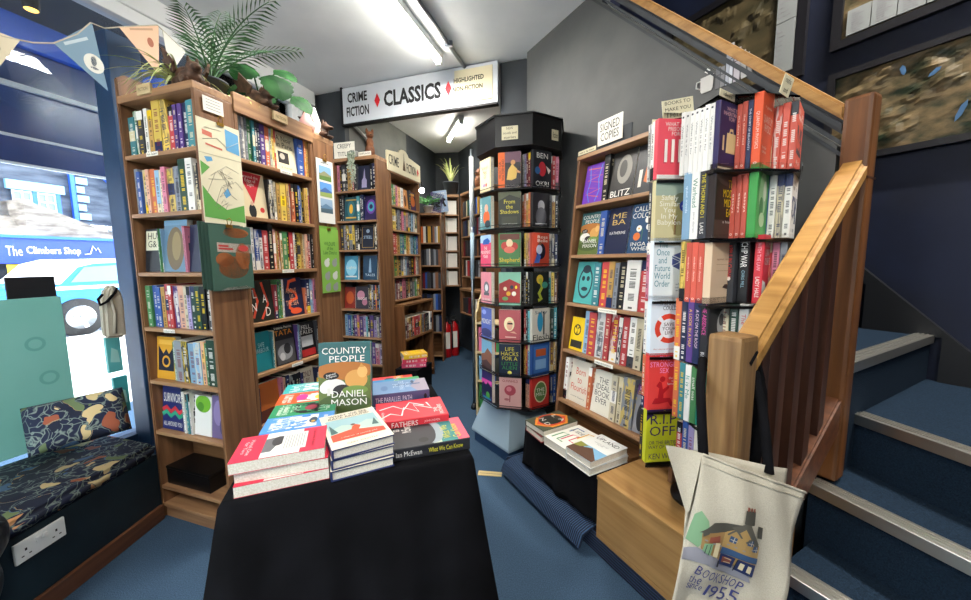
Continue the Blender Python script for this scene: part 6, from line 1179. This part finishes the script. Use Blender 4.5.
for yaw, lift, ln, lf, dr in ((25, 58, .46, .10, .36), (-30, 52, .40, .09, .4), (75, 66, .5, .10, .3), (140, 72, .42, .09, .25), (110, 78, .55, .10, .15), (0, 72, .52, .10, .28), (-70, 66, .36, .08, .4)): frond(bm, (0, 0, .07), R(yaw), R(lift), ln, lf, 18, dr)
obj('palm_fronds', bm, 'palmleaf', pl_)
def blade(bm, base, yaw, ln, rise, w, n=10, droop=1.):
    d = Vector((math.cos(yaw), math.sin(yaw), 0)); s = Vector((-d.y, d.x, 0)); prev = None
    for i in range(n+1):
        t = i/n; p = Vector(base)+d*ln*t+Vector((0, 0, rise*t*2-droop*(rise*2+.0)*t*t-droop*ln*.35*t*t)); ww = w*(1-t)**.6*(.6+.4*min(1, t*5))+.0004
        cur = (bm.verts.new(p-s*ww), bm.verts.new(p+Vector((0, 0, -ww*.5))), bm.verts.new(p+s*ww))
        if prev: bm.faces.new((prev[0], prev[1], cur[1], cur[0])); bm.faces.new((prev[1], prev[2], cur[2], cur[1]))
        prev = cur
sp_ = thing('spider_plant', 'pale green spider plant spilling over the window end of the corner bookcase', 'plant', m1 @ Vector((.27, .10, ptop)))
pot(sp_, .045, .05, 'potgrey'); bm = BM()
for k in range(44): blade(bm, (0, 0, .045), rng.uniform(0, 6.28) if k > 22 else rng.uniform(3.4, 5.2), rng.uniform(.14, .27), rng.uniform(.04, .13), .005, droop=rng.uniform(.6, 1.1))
obj('striped_leaves', bm, 'paleleaf', sp_)
yp = thing('yellow_plant', 'low yellow-green plant between the palm and the broad-leaved plant', 'plant', XS(.28, ptop, -.08)); pot(yp, .035, .035, 'potgrey'); bm = BM()
for k in range(26): blade(bm, (0, 0, .03), rng.uniform(0, 6.28), rng.uniform(.06, .12), rng.uniform(.02, .06), .012, 6)
obj('leaves', bm, 'yelleaf', yp)
mo = thing('broad_leaved_plant', 'glossy broad-leaved plant with split leaves on the aisle bookcase top', 'plant', XS(.40, ptop, -.09)); pot(mo, .05, .06, 'potgrey')
bm = BM(); lb = BM()
def bigleaf(lb, c, nrm, tip, s):
    nrm = Vector(nrm).normalized(); tip = Vector(tip); tip = (tip-nrm*tip.dot(nrm)).normalized(); sd = nrm.cross(tip); c = Vector(c); mid = [c + tip*s*(i/10-.1) + nrm*s*.12*math.sin(i/10*3.1) for i in range(11)]
    prof = [.1, .42, .55, .5, .56, .48, .5, .38, .36, .2, .0]
    for sg_ in (1, -1):
        rim = [mid[i] + sd*sg_*prof[i]*s*.95 - nrm*s*.10*prof[i] + tip*s*.08*prof[i] for i in range(11)]
        va = [lb.verts.new(p) for p in mid]; vb = [lb.verts.new(p) for p in rim]
        for i in range(10): f = lb.faces.new((va[i], va[i+1], vb[i+1], vb[i])); f.smooth = True
for c, nr, tp, s in (((.10, -.06, .17), (.6, -.7, .35), (.35, -.1, -1), .17), ((-.02, -.05, .22), (.3, -.8, .5), (-.4, -.2, -.8), .15), ((.05, .06, .26), (.5, -.5, .7), (.6, .3, -.4), .14), ((-.07, .0, .15), (.0, -.8, .6), (-.7, -.4, -.4), .14), ((.14, .05, .12), (.7, -.5, .5), (.7, .3, -.6), .14), ((.0, .02, .12), (.3, -.7, .6), (.2, -.3, -.7), .13)):
    bigleaf(lb, c, nr, tp, s*.85); tube(bm, [(0, 0, .05), Vector(c)*.6+Vector((0, 0, .05)), c], .004, 5)
obj('stems', bm, 'leaf', mo); o = obj('split_leaves', lb, 'leaf', mo)
# ------------------------------------------------------------------ figurines
def gargoyle(label, loc, rz, s=1.):
    g = thing('gargoyle_figurine', label, 'figurine', loc, rz); bm = BM()
    for c, r_ in (((0, 0, .03), (.05, .038, .03)), ((-.03, 0, .045), (.035, .04, .035)), ((.035, 0, .055), (.026, .024, .022)), ((.062, 0, .05), (.022, .016, .012)), ((.035, .03, .012), (.03, .012, .012)), ((.035, -.03, .012), (.03, .012, .012)), ((-.035, .035, .018), (.03, .014, .02)), ((-.035, -.035, .018), (.03, .014, .02)), ((.03, .012, .078), (.008, .006, .018)), ((.03, -.012, .078), (.008, .006, .018)), ((-.075, .01, .02), (.03, .010, .010))): ball(bm, Vector(c)*s, [q*s for q in r_], 2)
    o = obj('body', bm, 'gargoyle', g); remesh(o, .0045*s, True, 2)
    for sy in (1, -1):
        bm = BM(); prism(bm, [(-.02*s, .05*s), (.0, .075*s), (-.045*s, .13*s), (-.06*s, .10*s), (-.085*s, .105*s), (-.07*s, .075*s), (-.09*s, .06*s)], 1, .0, .008*s); o = obj('wing', bm, 'gargoyle', g); o.location = (0, sy*.024*s-.004*s, 0); o.rotation_euler = (R(-18*sy), 0, 0)
    return g
gargoyle('brown gargoyle figurine with pointed wings at the corner of the bookcase top', m1 @ Vector((.40, .06, ptop)), -40, 1.25)
gargoyle('brown gargoyle figurine crouching in front of the broad-leaved plant', XS(.345, ptop+.024, -.035), -10, 1.1)
gargoyle('brown gargoyle figurine on the end bookcase next to the pink shell', XS(.74, ptop, -.04), -10, 1.1)
sh = thing('shell', 'pink and white conch shell behind the gargoyle on the end bookcase', 'ornament', XS(.66, ptop, -.06), 30)
bm = BM(); lathe(bm, [(.002, 0), (.035, .012), (.05, .045), (.03, .085), (.014, .115), (.002, .14)], 16); obj('pink_whorl', bm, 'shellpink', sh)
bm = BM(); lathe(bm, [(.04, .0), (.045, .02), (.028, .09), (.003, .17)], 12, (.05, .03)); obj('white_spire', bm, 'card', sh)
ct = thing('cat_figurine', 'carved brown cat figurine sitting on the fantasy bookcase', 'figurine', mf @ Vector((.34, .09, 2.19)), -60)
bm = BM()
for c, r_ in (((0, 0, .065), (.048, .042, .065)), ((.012, 0, .13), (.036, .034, .05)), ((.022, 0, .195), (.036, .034, .032)), ((.045, 0, .185), (.018, .018, .014)), ((.035, .022, .05), (.016, .014, .055)), ((.035, -.022, .05), (.016, .014, .055)), ((-.03, .03, .025), (.03, .02, .025)), ((-.03, -.03, .025), (.03, .02, .025)), ((.045, .022, .008), (.018, .012, .008)), ((.045, -.022, .008), (.018, .012, .008))): ball(bm, c, r_, 2)
o = obj('body', bm, 'terracotta', ct); remesh(o, .005, True, 3)
for sy in (1, -1): bm = BM(); lathe(bm, [(.014, 0), (.010, .02), (.001, .036)], 8); o = obj('ear', bm, 'terracotta', ct); o.location = (.018, sy*.021, .218); o.rotation_euler = (R(-10*sy), 0, 0)
bm = BM(); ball(bm, (.058, 0, .19), (.008, .007, .006), 2); obj('nose', bm, 'ink', ct)
bm = BM(); tube(bm, [(-.04, .0, .015), (-.05, .04, .013), (-.02, .06, .012), (.02, .055, .011)], .010, 7); obj('tail', bm, 'terracotta', ct)
label_card('handwritten white card standing on the fantasy bookcase beside the trailing plant', mf @ T(.03, -.004, 2.192) @ RZ(4), .21, .135, ['CREEPY', 'TITLES'], 'card')
label_card('white card laid under the carved cat figurine', mf @ T(.28, .005, 2.192), .13, .035, ['staff picks'], 'card')
iv = thing('trailing_plant', 'grey-green trailing plant hanging down the front of the fantasy bookcase', 'plant', mf @ Vector((.25, -.01, 2.19)), -18); pot(iv, .03, .04, 'whiteplastic'); bm = BM(); lv = BM()
for k in range(7):
    x = rng.uniform(-.03, .03); l = rng.uniform(.12, .36); pth = [(x*.3, .0, .035), (x*.6, -.035, .045)] + [(x+.006*math.sin(i*2+k), -.045, .02-l*i/6) for i in range(7)]
    tube(bm, pth, .0015, 4)
    for i in range(26): q = Vector(pth[2]).lerp(Vector(pth[-1]), rng.random())+Vector((rng.uniform(-.014, .014), rng.uniform(-.012, .004), 0)); ball(lv, q, (.007, .003, .008), 1)
obj('stems', bm, 'leaf', iv); obj('small_leaves', lv, noisy('greyleaf', '#8f9a86', '#b9c2ae', (30, 30, 30)), iv)
# ------------------------------------------------------------------ back of the shop
pp = thing('potted_aloe', 'spiky aloe in a dark grey pot on the narrow wall-hung bookcase', 'plant', md2 @ Vector((.09, .09, 2.12))); pot(pp, .10, .17, 'potgrey'); bm = BM()
for k in range(18): blade(bm, (0, 0, .15), rng.uniform(0, 6.28), rng.uniform(.10, .22), rng.uniform(.16, .32), .011, droop=.45)
obj('spiky_leaves', bm, 'paleleaf', pp)
ow = thing('owl_figurine', 'brown owl figurine on the far side-wall bookcase by the pole', 'figurine', md3 @ Vector((.36, .09, 2.12)), 200); bm = BM()
for c, r_ in (((0, 0, .09), (.055, .05, .09)), ((0, 0, .19), (.05, .047, .045)), ((.0, .03, .23), (.012, .012, .03)), ((.0, -.03, .23), (.012, .012, .03))): ball(bm, c, r_, 2)
o = obj('body', bm, 'terracotta', ow); remesh(o, .008, True, 3)
for sy in (1, -1): bm = BM(); ball(bm, (.042, sy*.02, .195), (.008, .012, .012), 2); obj('eye', bm, 'ink', ow)
fe = thing('potted_fern', 'bright green fern on the end-of-aisle bookcase', 'plant', md @ Vector((.15, .08, 1.86))); pot(fe, .07, .09, 'whiteplastic'); bm = BM()
for k in range(16): frond(bm, (0, 0, .08), k*.393+.2, R(rng.uniform(35, 70)), rng.uniform(.16, .24), .045, 12, .4)
obj('fern_fronds', bm, noisy('fern', '#3f8a4a', '#8fd08a', (20, 20, 20)), fe)
for nm, x, c1_, an, lab in (('big_picture_book', .13, '5a5080', 12, 'violet picture book leaning on the end-of-aisle bookcase'), ('pale_picture_book', .23, '9ab0d0', -6, 'tall pale blue picture book standing at the end of the aisle')):
    book('picture_book', lab, md @ T(x, .05, 1.505 if False else 1.862) @ Matrix.Rotation(R(an), 4, 'Y') @ RZ(-90), .012, .17, .26, c1_, deco=1.)
lb_ = thing('wall_lamp', 'small bright round lamp on the back wall above the fern', 'lamp', (-.80, 4.72, 2.17)); bm = BM(); ball(bm, (0, 0, 0), .035, 2); obj('glowing_bulb', bm, 'bulb', lb_); bm = BM(); tube(bm, [(0, 0, .02), (0, 0, .10), (-.08, .02, .12)], .008, 6); obj('lamp_arm', bm, 'blackplastic', lb_)
for i, (x, y) in enumerate(((-.52, 4.72), (-.43, 4.80))):
    fx = thing('fire_extinguisher', ('red fire extinguisher nearest the end-of-aisle bookcase', 'red fire extinguisher beside the dark recess')[i], 'fire extinguisher', (x, y, 0), -100)
    bm = BM(); lathe(bm, [(.062, 0), (.066, .02), (.066, .38), (.055, .42), (.025, .45), (.022, .47)], 18); obj('cylinder', bm, 'fireredd', fx)
    bm = BM(); prism(bm, [(.0672*math.cos(a*.2-1), .0672*math.sin(a*.2-1)) for a in range(11)] + [(.0655*math.cos(a*.2-1), .0655*math.sin(a*.2-1)) for a in range(10, -1, -1)], 2, .12, .34); obj('white_label', bm, 'card', fx)
    bm = BM(); box(bm, -.02, .02, -.02, .02, .47, .50, bev=.004); box(bm, -.015, .10, -.012, .012, .50, .515); box(bm, -.015, .09, -.012, .012, .53, .545); obj('valve_lever', bm, 'steel', fx)
    bm = BM(); tube(bm, [(0, .02, .49), (.02, .07, .46), (.02, .08, .3), (.01, .078, .12)], .010, 7); obj('hose', bm, 'blackplastic', fx)
bk = thing('book_bin', 'black fabric bin of pink and yellow books at the foot of the crime bookcase', 'bin', mf2 @ Vector((-.19, -.335, 0)), 72); bm = BM(); prism(bm, [(0, 0), (.26, 0), (.28, .30), (-.02, .30)], 1, 0, .22); obj('bin_body', bm, 'blackcloth', bk)
for i, (c, nm) in enumerate((('c8466a', 'pink'), ('d9405a', 'crimson'), ('e0b03a', 'yellow'))): lying(f'{nm} flat book on the black bin at the foot of the crime bookcase', None, (mf2 @ Vector((-.06, -.225, 0)))[:2], .302+.042*i, 100+i*7, T_=.041, W=.16, H=.22, kind='paperback', c=c, deco=1.)
# ------------------------------------------------------------------ bunting in the window
bn = thing('bunting_string', 'thin cream bunting cord strung across the shop window', 'bunting', (0, 0, 0)); q = lambda a, z: PW(a, -.36, z)
bm = BM(); tube(bm, [q(-.40, 2.16), q(-.17, 2.14), q(-.09, 2.16), q(-.03, 2.19), q(.05, 2.27), q(.10, 2.345), q(.15, 2.35), q(.21, 2.39), q(.37, 2.49), q(.47, 2.44)], .003, 5); obj('cord', bm, 'canvas', bn)
def flag(label, a0, z0, a1, z1, at, zt, col, prints):
    f_ = thing('bunting_flag', label, 'bunting', PW(a0, -.36, z0), RW, 'bunting in the shop window' if False else None)
    bm = BM(); P2 = [(0, 0), (a1-a0, z1-z0), (at-a0, zt-z0)]; prism(bm, P2, 1, -.001, .001); obj('pennant', bm, pr(col), f_)
    for nm, c, pts in prints: bm = BM(); fl(bm, [(x, z) for x, z in pts], -.0016); bm2 = bm; o = obj(nm, bm, pr(c), f_, smooth='keep')
el = lambda x, z, a, b_: [(x+a*math.cos(k*.3142), z+b_*math.sin(k*.3142)) for k in range(20)]
flag('cream bunting flag at the far window end of the cord', -.30, 2.15, -.125, 2.15, -.21, 1.98, 'cfc4a8', [('faded_print', 'a99a80', el(.09, -.06, .03, .02))])
flag('grey-blue bunting flag with a white roundel', -.03, 2.19, .105, 2.345, .135, 2.07, '5f8299', [('white_roundel', 'd9d9cf', el(.125, -.02, .035, .04)), ('hare_print', '4a5a68', el(.125, -.01, .010, .022)), ('hare_feet', '4a5a68', el(.125, -.04, .014, .005)), ('pale_zigzag', 'a9bcc4', [(.03, .02), (.11, .085), (.115, .075), (.035, .01)])])
flag('peach bunting flag with a small brown print', .205, 2.385, .375, 2.49, .355, 2.24, 'd9b090', [('brown_print', '9a5030', el(.125, .0, .014, .022)), ('faded_lettering', 'b08a6c', [(.04, .02), (.14, .075), (.142, .066), (.042, .012)])])
flag('white bunting flag half hidden by the palm', .39, 2.48, .50, 2.43, .41, 2.27, 'd5d5cc', [])
# ------------------------------------------------------------------ street outside
er = dict(rot=(0, 0, R(RW)))
def outs(name, mats, d, *boxes): # boxes (a0, a1, depth0, depth1, z0, z1)
    bm = BM()
    for b_ in boxes: box(bm, b_[0], b_[1], d+b_[2], d+b_[3], b_[4], b_[5])
    return struct(name, bm, mats, loc=PW(0, 0), **er)
bm = BM(); box(bm, -14, 26, .1, 30, -.12, -.02); struct('street_ground', bm, 'road', loc=PW(0, 0), **er)
# own shop front: soffit, blue fascia and navy blind outside the glass
bm = BM(); prism(bm, [(.06, 2.62), (.40, 2.57), (.40, 2.60), (.06, 2.72)], 0, -3, 2.4); struct('soffit_trim', bm, 'soffit', loc=PW(0, 0), **er)
bm = BM(); box(bm, -3, 2.4, .38, .44, 2.42, 2.58, bev=.006); struct('fascia_beam', bm, 'royalblue', loc=PW(0, 0), **er)
bl = thing('shop_blind', 'dark navy roller blind let down outside the shop window with pale rails', 'blind', PW(0, .42, 1.80), RW)
bm = BM(); box(bm, -3, 2.4, 0, .012, 0, .62); obj('blind_fabric', bm, 'navyvalance', bl)
for z in (.145, .0): bm = BM(); box(bm, -3, 2.4, -.012, .0, z, z+.014); obj('pale_rail', bm, 'whitepaint', bl)
bm = BM(); box(bm, -.9, 1.1, -.03, -.004, .40, .425); obj('tube_reflection', bm, 'whitepaint', bl)  # white bar standing in for the tube lamp's reflection in the glass
# the building across the road
by = thing('stone_building', 'grey stone building with a blue shop fascia across the road', 'building', PW(0, 10, -.1), RW)
part('stone_wall', by, 'stonewall', (-6, 14, 0, .3, 0, 5.2))
part('side_building', by, 'stonewall', (5.6, 14, -.25, 0, 0, 2.9))
bm = BM(); prism(bm, [(-1.0, 1.92), (0, 2.75), (0, 1.92)], 0, -6, 3.45); obj('slate_roof', bm, 'slate', by)
bm = BM(); prism(bm, [(3.45, 2.75), (3.45, 1.92), (5.3, 1.92)], 1, -.98, 0); obj('slate_hip', bm, 'slate', by)
fa_ = part('blue_fascia', by, 'bluefascia', (-4, 5.5, -1.02, -.94, 1.40, 1.95)); part('fascia_lip', by, 'royalblue', (-4, 5.5, -1.06, -.94, 1.93, 1.99))
FX = lambda x, z: axes((x, -1.024, z), (1, 0, 0), (0, 0, 1), (0, -1, 0))
text(by, 'The', FX(3.21, 1.66), .22, .20, 'd9d4c4', 'shop_lettering'); text(by, 'Climbers Shop', FX(3.80, 1.66), .84, .20, 'eef0f2', 'shop_lettering', .01)
bm = BM(); tube(bm, [(4.28, -1.03, 1.60), (4.38, -1.03, 1.62), (4.44, -1.03, 1.80), (4.49, -1.03, 1.70), (4.52, -1.03, 1.76), (4.57, -1.03, 1.64)], .013, 5); obj('mountain_logo', bm, pr('eef0f2'), by)
part('shop_window', by, plain('shopglass', '#6f8aa0', .2), (3.2, 5.4, -.96, -.9, .1, 1.38)); part('yellow_poster', by, pr('e6c83a'), (3.1, 3.5, -.98, -.961, .85, 1.38)); part('blue_pillar', by, 'bluefascia', (3.62, 3.74, -1.0, -.9, 0, 1.4)); part('dark_display', by, 'darkboard', (3.9, 5.2, -.975, -.961, .2, 1.2))
for (x0_, x1_) in ((3.66, 3.96), (4.04, 4.34)):
    w_ = part('sash_window', by, 'shopglass', (x0_, x1_, -.03, .01, 2.25, 3.05))
    bm = BM()
    for k in range(5): z = 2.25+.19*k; box(bm, x0_, x1_, -.05, -.03, z, z+.03)
    for x in (x0_, (x0_+x1_)/2-.012, x1_-.025): box(bm, x, x+.025, -.05, -.03, 2.25, 3.05)
    obj('glazing_bars', bm, 'whitepaint', w_)
part('window_surround', by, 'royalblue', (3.96, 4.04, -.06, 0, 2.2, 3.1)); part('window_surround', by, 'royalblue', (4.34, 4.42, -.06, 0, 2.1, 3.1)); part('window_lintel', by, plain('lintel', '#7fb0d0', .7), (3.58, 4.5, -.08, 0, 3.06, 3.26))
part('blue_downpipe', by, 'royalblue', (4.62, 4.70, -.08, 0, 2.0, 3.9))
for k in range(6): part('quoin_stone', by, plain('lintel', '#7fb0d0', .7), (4.73, 4.88 if k % 2 else 4.95, -.05, 0, 2.5+.22*k, 2.66+.22*k))
bm = BM(); prism(bm, [(4.9, 4.0), (5.05, 4.0), (5.9, 3.1), (5.75, 3.1)], 1, -.12, 0); obj('barge_board', bm, 'royalblue', by)
for i in range(3):
    u_ = part('air_conditioner', by, 'whitepaint', (4.50+i*.30, 4.76+i*.30, -.3, 0, 2.12, 2.36)); bm = BM(); lathe(bm, [(.085, 0), (.085, .02)], 16); o = obj('fan_grille', bm, 'steel', u_); o.matrix_basis = axes((4.60+i*.30, -.3, 2.24), (1, 0, 0), (0, 0, 1), (0, -1, 0))
# car
ca_ = thing('parked_car', 'white and blue car parked across the street behind the teal board', 'car', PW(2.35, 6.5, -.02), RW)
prof = [(0, .35), (0, .72), (.06, .86), (.32, .93), (.62, 1.28), (.9, 1.36), (2.2, 1.38), (2.75, 1.2), (3.2, .96), (3.9, .88), (4.1, .7), (4.12, .35), (3.75, .30), (.4, .30)]
bm = BM(); prism(bm, [(x, z) for x, z in prof], 1, 0, 1.7); bmesh.ops.bevel(bm, geom=bm.edges[:], offset=.04, segments=2, affect='EDGES'); obj('car_body', bm, 'carpaint', ca_)
bm = BM(); prism(bm, [(.30, .95), (.62, 1.30), (.9, 1.39), (2.2, 1.41), (2.75, 1.22), (2.72, 1.19), (2.2, 1.34), (.9, 1.31), (.66, 1.24), (.42, .95)], 1, -.012, 1.71); obj('white_roof_rail', bm, 'carwhite', ca_)
bm = BM(); prism(bm, [(.55, .97), (.75, 1.24), (1.35, 1.28), (1.35, .97)], 1, -.015, .0); obj('side_window', bm, 'shopglass', ca_)
bm = BM(); prism(bm, [(1.42, .97), (1.42, 1.28), (2.15, 1.28), (2.6, 1.02)], 1, -.015, .0); obj('side_window', bm, 'shopglass', ca_)
bm = BM(); box(bm, .05, 4.0, -.012, 0, .84, .90); obj('white_waist_band', bm, 'carwhite', ca_)
for x in (.62, 3.3):
    w_ = BM(); lathe(w_, [(.33, 0), (.345, .02), (.345, .2), (.33, .22)], 28); w_ = obj('wheel', w_, 'tyre', ca_); w_.matrix_basis = axes((x, -.02, .33), (1, 0, 0), (0, 0, 1), (0, -1, 0)) @ T(0, 0, -.2)
    bm = BM(); lathe(bm, [(.21, .221), (.21, .226)], 20); 
    o = obj('hub', bm, 'steel', w_)
    for k in range(5): bm = BM() if k == 0 else bm; a = k*1.2566; prism(bm, [(.2*math.cos(a-.15), .2*math.sin(a-.15)), (.2*math.cos(a+.15), .2*math.sin(a+.15)), (.05*math.cos(a+.5), .05*math.sin(a+.5)), (.05*math.cos(a-.5), .05*math.sin(a-.5))], 2, .226, .232)
    obj('spokes', bm, 'carwhite', w_)
dl = thing('downlight', 'black downlight with an amber glow under the soffit above the bunting', 'lamp', PW(.115, .10, 2.50)); bm = BM(); lathe(bm, [(.03, 0), (.032, .07), (.03, .085)], 14); obj('housing', bm, 'blackplastic', dl); bm = BM(); lathe(bm, [(.022, -.002), (.024, .0)], 14); obj('amber_lamp', bm, 'downlight', dl)
# brass threshold strip on the carpet
ts = thing('paper_strip', 'yellowed paper strip lying on the blue carpet by the spinner base', 'paper', (-.045, 2.03, .0015), 0); bm = BM(); prism(bm, [(-.01, -.01), (.13, -.03), (.135, .015), (-.005, .035)], 2, 0, .002); obj('sheet', bm, pr('cdb780'), ts); bm = BM(); prism(bm, [(0, .008), (.13, -.01), (.131, -.006), (.001, .012)], 2, .0021, .0024); obj('crease', bm, pr('8a7a50'), ts)
# ------------------------------------------------------------------ light and camera
w = bpy.data.worlds.new('sky'); bpy.context.scene.world = w; w.use_nodes = True; nt = w.node_tree; bg = nt.nodes['Background']
sk = nt.nodes.new('ShaderNodeTexSky'); sk.sky_type = 'NISHITA'; sk.sun_elevation = R(42); sk.sun_rotation = R(40); sk.sun_disc = False; sk.air_density = 1.2; sk.dust_density = 2.5
hs = nt.nodes.new('ShaderNodeHueSaturation'); hs.inputs['Saturation'].default_value = .45; nt.links.new(sk.outputs[0], hs.inputs['Color']); nt.links.new(hs.outputs[0], bg.inputs[0]); bg.inputs[1].default_value = .85
su = bpy.data.lights.new('sun', 'SUN'); su.energy = 10.; su.angle = R(1.); su.color = (1, .96, .9); so_ = bpy.data.objects.new('sun', su); COL.objects.link(so_)
so_.rotation_euler = Vector((WA.x*.7-WN.x*.14, WA.y*.7-WN.y*.14, -1.0)).to_track_quat('-Z', 'Y').to_euler()
cam = bpy.data.cameras.new('camera'); co = bpy.data.objects.new('camera', cam); COL.objects.link(co); cam.sensor_width = 36; cam.lens = 360*36/971; cam.clip_start = .05
p_, r_ = R(6.2), R(-.5); cp_, sp2 = math.cos(p_), math.sin(p_); fw = Vector((0, cp_, -sp2)); u0 = Vector((0, sp2, cp_)); r0 = Vector((1, 0, 0)); rt = r0*math.cos(r_)+u0*math.sin(r_); up = u0*math.cos(r_)-r0*math.sin(r_)
co.matrix_world = axes((0, 0, 1.27), rt, up, -fw)
sc_ = bpy.context.scene; sc_.camera = co; sc_.view_settings.view_transform = 'Standard'; sc_.view_settings.look = 'None'; sc_.view_settings.gamma = 1; sc_.view_settings.exposure = 0.97; sc_.view_settings.use_curve_mapping = False
fit_text()
